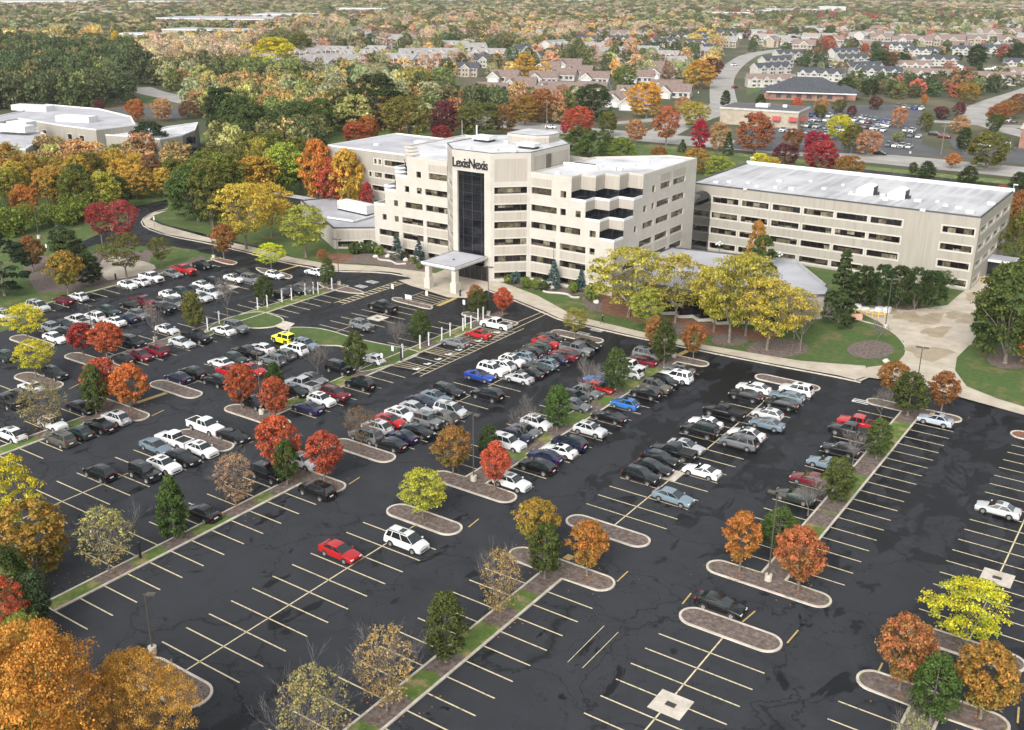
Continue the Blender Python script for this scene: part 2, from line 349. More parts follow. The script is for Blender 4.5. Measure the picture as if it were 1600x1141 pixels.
# ---- stall lines
LN=MB()
def ln(x0,y0,x1,y1,w=.145,z=Z1+.004,mb=None):
    mb=mb or LN; dx,dy=x1-x0,y1-y0; l=math.hypot(dx,dy); nx,ny=-dy/l*w/2,dx/l*w/2
    mb.face([(x0-nx,y0-ny,z),(x1-nx,y1-ny,z),(x1+nx,y1+ny,z),(x0+nx,y0+ny,z)])
SW=2.74
yu=[94.5+SW*k for k in range(18)]; yl=[76.2-SW*k for k in range(40)]
def drow(c,ys,y0,y1,h=5.2):
    for y in ys: ln(c-h,y,c+h,y)
    ln(c,y0,c,y1)
def srow(x,sg,ys,h=5.1):
    for y in ys: ln(x,y,x+sg*h,y)
drow(-48.6,yu,UB1,UT0); drow(-84.9,yu,UB1,UT0); drow(-10.9,yu,UB1,UT0)
drow(-121.9,[y for y in yu if y<113],UB1,113.5); drow(-158.2,yu,UB1,UT0-4)
srow(-28.5,1,yu); srow(-31.3,-1,yu); srow(-66.2,1,yu); srow(-69.5,-1,yu); srow(-102.4,1,[y for y in yu if y<118]); srow(-105.3,-1,[y for y in yu if y<103])
srow(-138.8,1,[y for y in yu if y<112]); srow(-142,-1,yu); srow(-176,1,yu[1:]+[yu[-1]+SW]); srow(6,-1,yu)
drow(-29.9,yl,LB0,-25); drow(-66.9,[y for y in yl if y>47],LB0,47.2); drow(-104.1,[y for y in yl if y>53],LB0,53); drow(-141.4,[y for y in yl if y>56],LB0,57)
srow(-47.4,1,yl); srow(-50.1,-1,yl); srow(-13,-1,yl); srow(-10.4,1,yl); srow(-84.5,1,[y for y in yl if y>46]); srow(-86.7,-1,[y for y in yl if y>52]); srow(-121.5,1,[y for y in yl if y>55]); srow(-124,-1,[y for y in yl if y>55])
# visitor lot
for y in [y+.3 for y in yu if 121<y<142]: ln(-126.3,y,-116,y)
ln(-121.2,121,-121.2,140)
for y in yu[10:17]: ln(-138.8,y,-133.8,y)
for y in yu[9:17]: ln(-105.3,y,-110.3,y)
# accessible stalls on the right of the post-lined median
for y in yu[8:18]:
    ln(-102.4,y,-97.4,y); 
for k in (8,11,14,16):
    y=yu[k]; 
    for j in range(3): ln(-102.4,y+.2+j*.8,-97.4,y+1.0+j*.6)
ln(-97.3,yu[8]-1,-97.3,yu[17]); ln(-95.8,yu[8]-1,-95.8,yu[17]+3); 
for k in range(20): ln(-97.3,yu[8]+k*1.3,-95.8,yu[8]+.4+k*1.3)
for k in (9,12,15): ln(-138.8,yu[k],-143,yu[k])
# stalls lines under canopy approach, hatch
for k in range(6): ln(-124+k*.1,145.3+k*1.1,-117.4,144.6+k*1.1)
ln(-124.3,145,-124.3,151.5); ln(-117.3,144.3,-117.3,150.5)
# bold hatch bars to the entrance walk
for k in range(14): 
    y=137+k*1.25; ln(-133.2,y,-131.4,y+.1,.3)
ln(-133.3,136,-133.3,154); ln(-131.3,136,-131.3,154)
for k in range(26): 
    x,y=G(545+k*4.4,424.0); ln(x-.3,y-.6,x+.3,y+.6,.45)
# crosswalk right of entrance
for d in (0,1.6):
    a=G(765,532-d*6.5); b=G(860,488-d*3.5); ln(*a,*b)
YL=MB()
for a,b,w in (((1230,1005),(1247,985),.16),((1066,944),(1080,927),.16),((1180,955),(1160,972),.16),((964,909),(981,893),.16),((732,824),(748,811),.16),((1590,1130),(1592,1105),.16),((1371,1052),(1379,1036),.16),
    ((206,632),(260,614),.8),((545,757),(562,746),.16),((237,650),(256,641),.16),((497,698),(515,685),.1),((108,608),(124,600),.16),((1058,556),(1075,548),.9),((684,478),(714,465),.9),((436,424),(470,414),.6),((884,874),(893,868),.9),((374,697),(396,690),.16),((1462,571),(1480,560),.3)):
    ln(*G(*a),*G(*b),w,Z1+.008,YL)
YL.obj('yellow_markings',['yellow'],kind='structure')
for a,b in (((887,1035),(944,978)),((910,1044),(966,988))): ln(*G(*a),*G(*b),.06)
LN.obj('stall_lines',['line'],kind='structure')
WL=MB()
for (px,py) in ((564,448),(581,441),(910,522),(933,516),(1345,628)):
    x,y=G(px,py)
    for k in range(3): WL.box(x-1.2,x+1.2,y-.6+k*.6,y-.35+k*.6,.012,.0155)
    WL.box(x-1.2,x-.9,y-.3,y+.3,.012,.0158)
for k in (8,9,10,11,12,13,14,15,16):
    x,y=-98.4,yu[k]+1.3; WL.box(x-.5,x+.5,y-.45,y-.15,.0125,.0156); WL.box(x-.1,x+.5,y-.1,y+.5,.0125,.0159)
for y in yu[11:17:2]: WL.box(-139-4.4,-139-3.6,y+.9,y+1.7,.0125,.0156)
WL.obj('white_markings',['white_line'],kind='structure')
# concrete drain aprons with a grate
for px,py in ((1045,741),(1048,1101),(1558,903),(590,497),(397,567),(150,507),(358,449)):
    x,y=G(px,py); mb=MB(); mb.box(x-1.5,x+1.5,y-1.45,y+1.45,.006,.016,0); mb.box(x-.45,x+.45,y-.3,y+.3,.0161,.019,1)
    for k in range(3): mb.box(x-.4,x+.4,y-.2+k*.18,y-.16+k*.18,.0195,.021,2)
    mb.obj('drain_apron',['kerb','dark','bronze'],kind='structure')
# ---- lawns & islands with free curves (visitor lot)
FZZ=[0]
def free(pts,fill='lawn',name='lawn_island',it=2):
    q=smooth_poly(pp(*pts),it); inn=kerb_loop(q); FZZ[0]+=.0045; sheet(name,inn,.112+FZZ[0],fill)
free([(318,517),(345,500),(372,493),(402,487),(420,490),(441,497),(445,503),(436,510),(420,513),(400,514),(352,512),(330,525),(318,530)])
free([(447,512),(480,512),(510,515),(560,531),(640,546),(660,552),(640,562),(600,575),(560,584),(560,575),(575,566),(560,556),(535,541),(510,541),(480,540),(455,530)])
sheet('footpath',pp((428,511),(445,503),(461,507),(447,518)),.165,'kerb')
free([(612,466),(622,465),(650,473),(675,478),(677,483),(668,484),(640,477),(612,470)],'mulch','mulch_bed',1)
free([(494,442),(510,443),(545,449),(570,457),(568,460),(540,458),(505,450)],'mulch','mulch_bed',1)
free([(398,420),(404,418),(452,429),(459,434),(450,437),(410,428)],'mulch','mulch_bed',1)
free([(326,404),(338,403),(368,409),(372,412),(362,415),(340,410)],'straw','mulch_bed',1)
# NW bank
kerb_loop([(-176.3,96),(-176.3,146)],closed=False)
sheet('mulch_bank',smooth_poly(pp((75,474),(45,440),(30,400),(80,400),(150,395),(210,395),(265,385),(320,400),(322,408),(250,428),(180,446),(130,459)),1),.02,'mulch')
sheet('lawn_patch',smooth_poly(pp((0,470),(60,458),(130,455),(190,442),(100,470),(60,478),(0,505)),1),.026,'lawn')
sheet('lawn_patch',smooth_poly(pp((230,405),(255,390),(300,388),(320,398),(280,412),(245,425)),1),.027,'lawn')
sheet('gravel_pad',smooth_poly(pp((155,405),(185,400),(240,412),(245,422),(200,434),(158,440)),1),.03,'concrete')
sheet('lawn_patch',pp((0,520),(40,505),(62,480),(0,490)),.03,'lawn')
# bottom left planted ground
sheet('lawn_corner',[(-89,47),(-60,31),(-52,-30),(-160,-30),(-176,50),(-130,52.5),(-96,50.5)],.03,'median')
kerb_loop([(-130,52.6),(-96,50.6),(-89,47.1),(-86.5,46.2)],closed=False)
# ---- walks
sheet('sidewalk',pp((600,425),(520,423),(490,417),(445,410),(400,397),(330,380),(260,367),(228,355),(222,345),(240,333),(262,330),(240,338),(234,344),(252,352),(320,371),(400,388),(460,404),(500,411),(540,414),(590,417),(680,428),(700,437),(690,452),(650,440),(625,428))[::-1],.14,'concrete')
sheet('sidewalk',pp((690,433),(770,438),(800,448),(840,463),(885,488),(900,495),(1000,519),(1100,540),(1200,557),(1250,565),(1300,569),(1352,573),(1360,590),(1345,597),(1310,588),(1200,568),(1000,528),(902,505),(875,499),(850,487),(800,467),(760,452),(720,445)),.14,'concrete')
kl=smooth_line(pp((1345,598),(1310,590),(1200,569.5),(1000,529.5),(902,506.5),(875,500.5),(850,489),(800,468.5),(760,453)),1)
kerb_loop(kl,closed=False)
kerb_loop(smooth_line(pp((640,433),(600,426),(520,424.5),(490,419),(445,411.5),(400,398.5),(330,381.5),(260,368.5),(226,356),(220,345),(240,332),(262,327)),1),closed=False)
sheet('entrance_plaza',pp((622,439),(640,437),(668,433),(700,420),(764,433),(775,445),(745,464),(727,467),(700,466),(660,453),(640,447)),.145,'concrete')
sheet('driveway',pp((1330,483),(1362,478),(1420,486),(1480,478),(1498,462),(1512,452),(1535,430),(1560,440),(1556,470),(1520,535),(1495,560),(1492,580),(1510,605),(1560,625),(1600,637),(1600,650),(1500,622),(1440,603),(1390,596),(1350,590),(1355,575),(1400,570),(1416,552),(1412,535),(1390,515),(1370,503)),.143,'concrete')
PD=MB()
for k,(a,b,wd) in enumerate((((1402,500),(1432,490),8),((1430,507),(1470,492),9),((1448,527),(1478,512),8),((1432,560),(1470,545),14),((1480,498),(1510,490),8),((1515,470),(1530,458),7),((1385,492),(1402,487),5),((1500,507),(1520,497),6))):
    x0,y0=G(*a);x1,y1=G(*b); cx,cy=(x0+x1)/2,(y0+y1)/2; L=math.hypot(x1-x0,y1-y0)/2; an=math.atan2(y1-y0,x1-x0); q=[]
    for j in range(18):
        t=2*math.pi*j/18; r=1+.22*math.sin(3*t+k)+.12*math.sin(7*t+k*2); u,v=L*math.cos(t)*r,wd*.24*math.sin(t)*r; q.append((cx+u*math.cos(an)-v*math.sin(an),cy+u*math.sin(an)+v*math.cos(an),.149+.0006*k))
    PD.face(q)
MT['damp']=mott('damp_concrete',(.27,.215,.145),(.35,.29,.20),.5,.6); PD.obj('damp_patches',['damp'],kind='structure')
# beds by the buildings
def bed(pts,mat,z,name='mulch_bed',it=1): sheet(name,smooth_poly(pp(*pts),it),z,mat)
bed([(520,400),(560,398),(620,395),(700,410),(665,428),(640,425),(600,415),(560,412),(530,412)],'mulch',.05)
bed([(500,405),(525,395),(560,400),(530,412),(505,412)],'straw',.056)
bed([(775,442),(830,432),(900,446),(940,450),(925,460),(880,463),(850,455),(800,447)],'mulch',.05)
bed([(915,470),(930,452),(965,455),(1000,490),(1010,510),(1060,515),(1000,503),(950,492),(925,485)],'straw',.056)
bed([(908,463),(932,460),(945,478),(930,490),(912,480)],'mulch',.062)
bed([(1000,495),(1050,495),(1120,507),(1200,520),(1230,515),(1200,535),(1120,525),(1060,520),(1010,515)],'straw',.058)
for c in ((1060,515,34,9),(1140,532,30,10),(1215,545,50,15),(1360,547,38,15),(1580,560,40,18),(1385,440+40,60,9)):
    bed([(c[0]+c[2]*math.cos(a),c[1]+c[3]*math.sin(a)) for a in np.linspace(0,2*math.pi,13)[:-1]],'mulch',.064+.0007*c[2]/10)
kerb_loop(smooth_line(pp((1336,596),(1395,578),(1414,560),(1418,545),(1405,527),(1385,512),(1330,497)),1),closed=False)
kerb_loop(smooth_line(pp((1600,640),(1560,625),(1510,607),(1480,585),(1478,565),(1495,548),(1520,538)),1),closed=False)
kerb_loop(smooth_line(pp((1355,481),(1395,487),(1450,486),(1490,478),(1510,468)),1),closed=False)
# ---- east lot, roads to the horizon
sheet('rear_lot',pp((1300,262),(1340,277),(1460,283),(1600,322),(1640,345),(1700,340),(1700,300),(1620,290),(1480,271),(1380,262)),.012,'asphalt')
RD=[]
def road(name,cpts,wd,z,mat='road'):
    c=smooth_line(cpts,2); L=[];Rr=[]
    for i in range(len(c)):
        a=c[max(i-1,0)];b=c[min(i+1,len(c)-1)]; dx,dy=b[0]-a[0],b[1]-a[1];l=math.hypot(dx,dy)
        L.append((c[i][0]-dy/l*wd/2,c[i][1]+dx/l*wd/2)); Rr.append((c[i][0]+dy/l*wd/2,c[i][1]-dx/l*wd/2))
    mb=MB()
    for i in range(len(c)-1): mb.face([(*L[i+1],z),(*L[i],z),(*Rr[i],z),(*Rr[i+1],z)][::-1])
    o=mb.obj(name,[mat],kind='structure'); RD.append((c,wd)); return o
road('road',[(300,362),(60,366),(-60,369),(-140,368),(-190,366),(-235,364),(-330,372),(-460,400),(-600,420)],22,.02)
road('side_road',[(-186,372),(-196,420),(-200,470),(-228,530),(-268,620),(-310,740),(-345,862),(-330,990),(-300,1100)],13.5,.026)
road('side_road',[(-40,430),(-100,500),(-106,560),(-97,700),(-110,900)],12,.03)
road('side_road',[(-220,392),(-211,406),(-205,440),(-212,500)],8,.032)
road('side_road',[(-190,478),(-150,470),(-100,490),(-20,485),(60,470)],10,.034)
road('side_road',pp((215,137),(240,146),(262,150),(300,160)),14,.03)
road('side_road',pp((360,72),(330,70),(250,72),(150,62)),9,.032)
road('side_road',pp((1230,88),(1300,92),(1400,112),(1510,120),(1600,100)),9,.036)
YM=MB()
for (px) in range(-600,240,9): pass
for k in range(40): 
    x=220-k*10; YM.box(x,x+4,368.0,368.2,.028,.031)
YM.box(-180,300,366,366.25,.028,.0315); YM.obj('road_lines',['line'],kind='structure')
sheet('shop_lot',pp((1140,232),(1160,205),(1250,175),(1260,165),(1420,164),(1450,180),(1440,225),(1500,246),(1330,240),(1200,236)),.038,'oldasphalt')
sheet('shop_lot',pp((1500,246),(1480,215),(1560,225),(1640,240),(1640,262)),.039,'oldasphalt')
sheet('verge',[(300,352),(-215,350),(-215,344),(300,340)],.03,'median')
sheet('lawn_field',pp((1165,150),(1180,88),(1215,92),(1240,118),(1190,140)),.02,'lawn'); sheet('lawn_field',pp((1060,165),(1130,160),(1110,176),(1000,195),(985,185)),.021,'lawn')
sheet('lawn_field',pp((218,148),(250,150),(256,160),(220,164)),.02,'lawn'); sheet('lawn_field',pp((395,105),(430,110),(430,118),(395,116)),.022,'lawn')
sheet('gravel_lot',pp((165,172),(260,166),(300,172),(280,188),(215,180)),.03,'oldasphalt')
sheet('field',pp((1000,22),(1190,20),(1190,25),(1010,26)),.05,'land')
KB.obj('kerb',['kerb'],kind='structure')
# ================================================================ BUILDINGS
def facade(mb,gl,p0,p1,z0,z1,wins,panels=(),base=0,frame=1,panel=2,fr=.28,depth=.32,glassmat='win',gname='window',parent=None,us=0.):
    """wall p0->p1 (outside on the right hand) with real openings; wins=(u0,u1,v0,v1) on absolute z"""
    dx,dy=p1[0]-p0[0],p1[1]-p0[1];L=math.hypot(dx,dy);dx/=L;dy/=L;nx,ny=dy,-dx
    Us={0,L};Vs={z0,z1}
    for a,b,c,d in wins:
        Us|={a,b,max(0,a-fr),min(L,b+fr)};Vs|={c,d,max(z0,c-fr),min(z1,d+fr)}
    for a,b,c,d in panels: Us|={max(0,a),min(L,b)};Vs|={max(z0,c),min(z1,d)}
    Us=sorted(round(x,3) for x in Us if -1e-6<=x<=L+1e-6);Vs=sorted(round(x,3) for x in Vs if z0-1e-6<=x<=z1+1e-6)
    P=lambda u,v,o=0:(p0[0]+dx*u-nx*o,p0[1]+dy*u-ny*o,v)
    for i in range(len(Us)-1):
        for j in range(len(Vs)-1):
            a,b,c,d=Us[i],Us[i+1],Vs[j],Vs[j+1]
            if b-a<.002 or d-c<.002: continue
            u,v=(a+b)/2,(c+d)/2
            if any(w[0]<u<w[1] and w[2]<v<w[3] for w in wins): continue
            m=base
            if any(w[0]<u<w[1] and w[2]<v<w[3] for w in panels): m=panel
            if any(w[0]-fr<u<w[1]+fr and w[2]-fr<v<w[3]+fr for w in wins): m=frame
            mb.face([P(a,c),P(b,c),P(b,d),P(a,d)],m)
    for a,b,c,d in wins:
        for q in ((P(a,c),P(a,c,depth),P(b,c,depth),P(b,c)),(P(a,d),P(b,d),P(b,d,depth),P(a,d,depth)),(P(a,c),P(a,d),P(a,d,depth),P(a,c,depth)),(P(b,c),P(b,c,depth),P(b,d,depth),P(b,d))):
            mb.face(q,frame)
        g=MB(); o=depth-.02
        g.face([P(a,c,o),P(b,c,o),P(b,d,o),P(a,d,o)],0,[(a+us,c),(b+us,c),(b+us,d),(a+us,d)]); g.obj(gname,[glassmat],parent)
SC=.9872
def S(p): return (p[0]*SC,p[1]*SC)
YF=172.3*SC
TOPS=[19.12,15.68,12.26,8.82,5.40,1.95]; WH=1.30; ZR=21.67
off=empty('office_building',(-117,180,0),'large beige precast office building with stepped wings, central glass tower front and white roof','office building')
off.location=(0,0,0)
WB=MB()
# --- tower octagon
TZ=25.7
oc=[(-126.9,164.6),(-117.6,164.6),(-111.9,170.2),(-111.9,184.6),(-117.6,190.2),(-126.9,190.2),(-132.5,184.6),(-132.5,170.2)]
dl=math.hypot(5.7,5.6)
facade(WB,0,oc[0],oc[1],0,TZ,[(1.15,7.8,.05,21.7)],fr=.02,depth=.45,glassmat='twin',gname='glass_curtain_wall',parent=off)
dw=[(.75,dl-.7,t-WH,t) for t in TOPS]; dp=[(.75,dl-.7,TOPS[i+1]+.28,TOPS[i]-WH-.28) for i in range(5)]+[(.75,dl-.7,20.2,22.3),(.75,dl-.7,22.3,24.6)]
facade(WB,0,oc[1],oc[2],0,TZ,dw,dp,parent=off); facade(WB,0,oc[7],oc[0],0,TZ,dw,dp,parent=off)
facade(WB,0,oc[2],oc[3],0,TZ,[],[(1,14,22,24.8)]); 
for a,b in ((3,4),(4,5),(5,6),(6,7)): facade(WB,0,oc[a],oc[b],0,TZ,[],[(.6,5,22,24.8)])
# --- wings. levels: top footprint has three teeth, each lower one fewer
XR,XL=-92.8,-153.0; TH=3.24
def teeth(n,side):
    """front corner cut by n square teeth; returns points from the front wall to the end wall"""
    X=XR if side>0 else XL; q=[(X-side*TH*n,YF)]
    for k in range(n):
        x,y=q[-1]; q.append((x,y+TH+.35)); q.append((x+side*TH,y+TH+.35))
    if n==0: q=[(X,YF)]
    return q
YBR,YBL=205.1,203.5
levels=[(3,TOPS[0]-WH,ZR),(2,TOPS[1]-WH,TOPS[0]-WH),(1,TOPS[2]-WH,TOPS[1]-WH),(0,0,TOPS[2]-WH)]
def sx(l): return [x*SC for x in l]
RW={0:[(-113.1,-108.4),(-106.3,-105.0)],1:[(-113.1,-107.1),(-106.3,-105.0),(-102.8,-101.6)],2:[(-113.1,-107.1),(-106.3,-101.6),(-99.5,-98.1)],3:[(-113.1,-107.1),(-106.2,-100.3),(-99.4,-98.2)],4:[(-113.1,-107.1),(-106.2,-100.2),(-99.3,-95.2)],5:[(-113.1,-107.1),(-106.2,-100.2),(-99.3,-95.2)]}
LW={0:[(-142.6,-141.3),(-139.2,-134.3)],1:[(-145.9,-144.7),(-142.6,-141.2),(-140.3,-134.3)],2:[(-149.2,-148),(-145.9,-141.1),(-140.2,-134.3)],3:[(-152.6,-151.3),(-149.1,-147.9),(-146.9,-141),(-140.1,-134.3)],4:[(-153.7,-147.9),(-146.8,-141),(-140,-134.3)],5:[(-153.7,-147.9),(-146.6,-140.8),(-140,-134.3)]}
SWN={0:[(187.2,188.7),(190.9,195.5),(196.7,202.5)],1:[(183.7,185.3),(187.3,188.7),(189.6,195.3),(196.7,202.5)],2:[(180.2,181.4),(183.8,188.4),(189.6,195.4),(196.6,202.5)],3:[(177,178.2),(182.6,188.4),(189.5,195.3),(196.6,202.5)],4:[(176,181.8),(182.6,188.4),(189.5,195.3),(196.6,202.5)],5:[(182.6,188.4),(189.5,195.3)]}
def spans(dic,floors,x0,sg=1):
    w=[];p=[]
    for f in floors:
        for a,b in dic[f]:
            a*=SC;b*=SC; u0,u1=sorted(((a-x0)*sg,(b-x0)*sg)); w.append((u0,u1,TOPS[f]-WH,TOPS[f]))
            if b-a>3: 
                p.append((u0,u1,TOPS[f]-WH-2.2,TOPS[f]-WH)); 
                if f==0: p.append((u0,u1,19.4,20.9))
    return w,p
fl={3:[0],2:[1],1:[2],0:[3,4,5]}
for n,z0,z1 in levels:
    floors=fl[n]; zlo=z0 if n else 0
    # wall z-range belongs to footprint n from its own window sill (n>0) up to the sill of the floor above
    tr=teeth(n,1); tl=teeth(n,-1)
    xa,xb=-111.9,tr[0][0]
    w_,p_=spans(RW,floors,xa); w_=[q for q in w_ if q[1]<xb-xa-.1]; w_=[(max(q[0],.15),q[1],max(q[2],z0+.01) if n else q[2],q[3]) for q in w_]
    p_=[(a,b,max(c,z0),min(d,z1)) for a,b,c,d in p_ if d>z0 and c<z1 and b<xb-xa]
    facade(WB,0,(xa,YF),(xb,YF),z0,z1,w_,p_,parent=off,us=n*7)
    xa,xb=tl[0][0],-132.5
    w_,p_=spans(LW,floors,xa); w_=[(max(q[0],.15),min(q[1],xb-xa-.05),max(q[2],z0+.01) if n else q[2],q[3]) for q in w_ if q[0]>.1]
    p_=[(a,min(b,xb-xa-.05),max(c,z0),min(d,z1)) for a,b,c,d in p_ if d>z0 and c<z1]
    facade(WB,0,(xa,YF),(xb,YF),z0,z1,w_,p_,parent=off,us=n*11+3)
    ya=tr[-1][1]; w_,p_=spans(SWN,floors,ya); w_=[(q[0],q[1],max(q[2],z0+.01) if n else q[2],q[3]) for q in w_ if q[0]>.3]; p_=[(a,b,max(c,z0),min(d,z1)) for a,b,c,d in p_ if d>z0 and c<z1 and a>0]
    facade(WB,0,(XR,ya),(XR,YBR),z0,z1,w_,p_,parent=off,us=n*5+1)
    ya=tl[-1][1]; facade(WB,0,(XL,YBL),(XL,ya),z0,z1,[(3+8*k,8.5+8*k,TOPS[f]-WH+.02,TOPS[f]) for f in floors for k in range(2)],parent=off,us=n*9)
    # teeth: solid band above, dark glass between sill and lintel (the glazed terrace bay)
    lint=TOPS[{3:0,2:1,1:2,0:2}[n]]
    for t in (tr,tl[::-1]):
        for a,b in zip(t,t[1:]):
            WB.face([(*a,lint),(*b,lint),(*b,z1),(*a,z1)],2)
            WB.face([(*a,z1-.55),(*b,z1-.55),(*b,z1+.004),(*a,z1+.004)],0) if False else None
    if n:
        for side,t in ((1,tr),(-1,tl)):
            g=MB(); q=t if side>0 else t[::-1]; u=0
            for a,b in zip(q,q[1:]):
                L=math.hypot(b[0]-a[0],b[1]-a[1]); g.face([(*a,z0),(*b,z0),(*b,lint),(*a,lint)],0,[(u,z0),(u+L,z0),(u+L,lint),(u,lint)]); u+=L
            g.obj('terrace_glazing',['twin'],off)
            # glass ledge between this footprint and the wider one below
            low=teeth(n-1,side); g=MB(); x0,y0=t[0]; X=XR if side>0 else XL
            for k in range(n):
                xk=x0+side*TH*k; yk=YF+(TH+.35)*k
                g.box(min(xk,xk+side*TH),max(xk,xk+side*TH),yk,yk+TH+.35,z0-.35,z0-.02,0)
            g.obj('terrace_ledge',['sloped'],off)
            for k in range(n):      # white coping along the outer edge
                xk=x0+side*TH*k; yk=YF+(TH+.35)*k; a,b=sorted((xk,xk+side*TH))
                WB.box(a-.003,b+.003,yk-.003,yk+.28,z0-.34,z0+.12,3); c=xk+side*TH
                WB.box(min(c,c-side*.28)-.002,max(c,c-side*.28)+.002,yk+.2,yk+TH+.355,z0-.341,z0+.121,3)
# back walls
for a,b in (((XR,YBR),(-99.3,YBR)),((-99.3,YBR),(-111.1,193.6)),((-111.1,193.6),(-134,193.6)),((-134,193.6),(-146,YBL)),((-146,YBL),(XL,YBL))):
    facade(WB,0,a,b,0,ZR,[])
WB.obj('wall',['wall','frame','rib','white'],off)
# roofs with parapets
from mathutils.geometry import tessellate_polygon
def parapet_roof(poly,z,mat,parent,par=.35,w=.3,edge='frame',name='roof'):
    n=len(poly); A=sum(poly[i][0]*poly[(i+1)%n][1]-poly[(i+1)%n][0]*poly[i][1] for i in range(n))
    if A<0: poly=poly[::-1]
    mb=MB(); inn=[]
    for i in range(n):
        a,b,c=poly[i-1],poly[i],poly[(i+1)%n]
        d1=Vector((b[0]-a[0],b[1]-a[1])).normalized(); d2=Vector((c[0]-b[0],c[1]-b[1])).normalized(); n1=Vector((-d1.y,d1.x)); n2=Vector((-d2.y,d2.x)); s=(n1+n2); s=s/max(s.length_squared/2,.3)
        inn.append((b[0]+s.x*w,b[1]+s.y*w))
    for i in range(n):
        j=(i+1)%n; a,b,c,d=poly[i],poly[j],inn[j],inn[i]
        mb.face([(*a,z+.004),(*b,z+.004),(*b,z+par),(*a,z+par)],1); mb.face([(*a,z+par),(*b,z+par),(*c,z+par),(*d,z+par)],1); mb.face([(*d,z+par),(*c,z+par),(*c,z),(*d,z)],1)
    V_=[Vector((x,y,z+.01)) for x,y in inn]
    for t3 in tessellate_polygon([V_]): P3=[V_[i] for i in t3]; cz=(P3[1]-P3[0]).cross(P3[2]-P3[0]).z; mb.face([tuple(v) for v in (P3 if cz>0 else P3[::-1])],0)
    return mb.obj(name,[mat,edge],parent)
tr=teeth(3,1);tl=teeth(3,-1)
parapet_roof([(-111.9,YF)]+tr+[(XR,YBR),(-99.3,YBR),(-111.1,193.6)],ZR,'roof',off)
parapet_roof([(-132.5,YF),(-133,193.6),(-146,YBL),(XL,YBL)]+tl[::-1],ZR,'roof',off)
rf=parapet_roof(oc,TZ,'roof',off,.12,.2,'edge')
mb=MB(); q=[(-124.5,180.4),(-117.5,180.4),(-115.6,182.4),(-115.6,186.3),(-117.6,188.2),(-124.5,188.2)]
mb.prism(q,TZ+.02,TZ+1.05,0); mb.prism([((x+120)*1.012-120,(y-184)*1.012+184) for x,y in q],TZ+1.05,TZ+1.6,1,3); mb.prism([((x+120)*1.02-120,(y-184)*1.02+184) for x,y in q],TZ+1.6,TZ+1.7,2,3)
mb.obj('penthouse',['rib','wall','edge','roof'],off)
for px,py,sx_,sy_,h in ((757,221,4.2,3.2,1.2),(826,232,4.2,2.6,1.1)):
    x,y=G(px,py,TZ); mb=MB(); mb.box(x-sx_/2,x+sx_/2,y-sy_/2,y+sy_/2,TZ+.5,TZ+h,0); mb.box(x-sx_/2+.3,x+sx_/2-.3,y-sy_/2+.3,y+sy_/2-.3,TZ+.02,TZ+.5,1); mb.obj('rooftop_unit',['white','dark'],off)
mb=MB()
for px,py,zz in ((960,263,ZR),(938,260,ZR),(970,264,ZR),(1012,252,ZR),(990,258,ZR),(872,270,ZR),(897,262,ZR),(700,228,ZR),(792,222,TZ),(775,234,TZ),(733,231,TZ),(805,236,TZ)):
    x,y=G(px,py,zz+.3); mb.box(x-.45,x+.45,y-.4,y+.4,zz+.015,zz+.55,0)
mb.obj('roof_vents',['white'],off)
mb=MB(); a=G(745,213,TZ+.3); mb.tube((*a,TZ),(*a,TZ+2.6),.16,.16,8,0,True); a=G(722,213,ZR+.3); mb.tube((*a,ZR),(*a,ZR+4),.05,.04,5,0); mb.obj('roof_masts',['white'],off)
mb=MB(); a=G(893,272,ZR); mb.box(-111.5,-103.5,181.5,182.1,ZR+.02,ZR+.8,0); mb.obj('roof_duct',['white'],off); mb=MB(); mb.box(-111.5,-106.5,184,186,ZR+.02,ZR+.25,0); mb.obj('skylight',['dark'],off); mb=MB(); mb.box(-111.85,-111.55,175.6,177,ZR+.02,TZ-1,0); mb.obj('roof_door',['bronze'],off)
# lettering
cu=bpy.data.curves.new('letters','FONT'); cu.body='LexisNexis'; cu.size=1; cu.extrude=.03; cu.space_character=.92; cu.offset=.012
to=bpy.data.objects.new('tmp',cu); COL.objects.link(to); bpy.context.view_layer.update()
me=bpy.data.meshes.new_from_object(to.evaluated_get(bpy.context.evaluated_depsgraph_get())); bpy.data.objects.remove(to)
vs=np.array([v.co for v in me.vertices]); x0,x1=vs[:,0].min(),vs[:,0].max(); y0=0; y1=vs[:,1].max()
k=8.55/(x1-x0)
for v in me.vertices: v.co=Vector(((v.co.x-x0)*k-126.75,164.6-.10-v.co.z*3,22.45+v.co.y*k*1.22))
me.materials.clear(); me.materials.append(MT['black']); link('lettering',me,off)
# entrance doors under the canopy
mb=MB(); mb.box(-125.2,-118.2,164.2,164.55,.15,3.1,0)
for k in range(6): mb.box(-125.1+k*1.38,-125.0+k*1.38,164.1,164.19,.15,3,1)
mb.obj('entrance_doors',['sloped','bronze'],off)
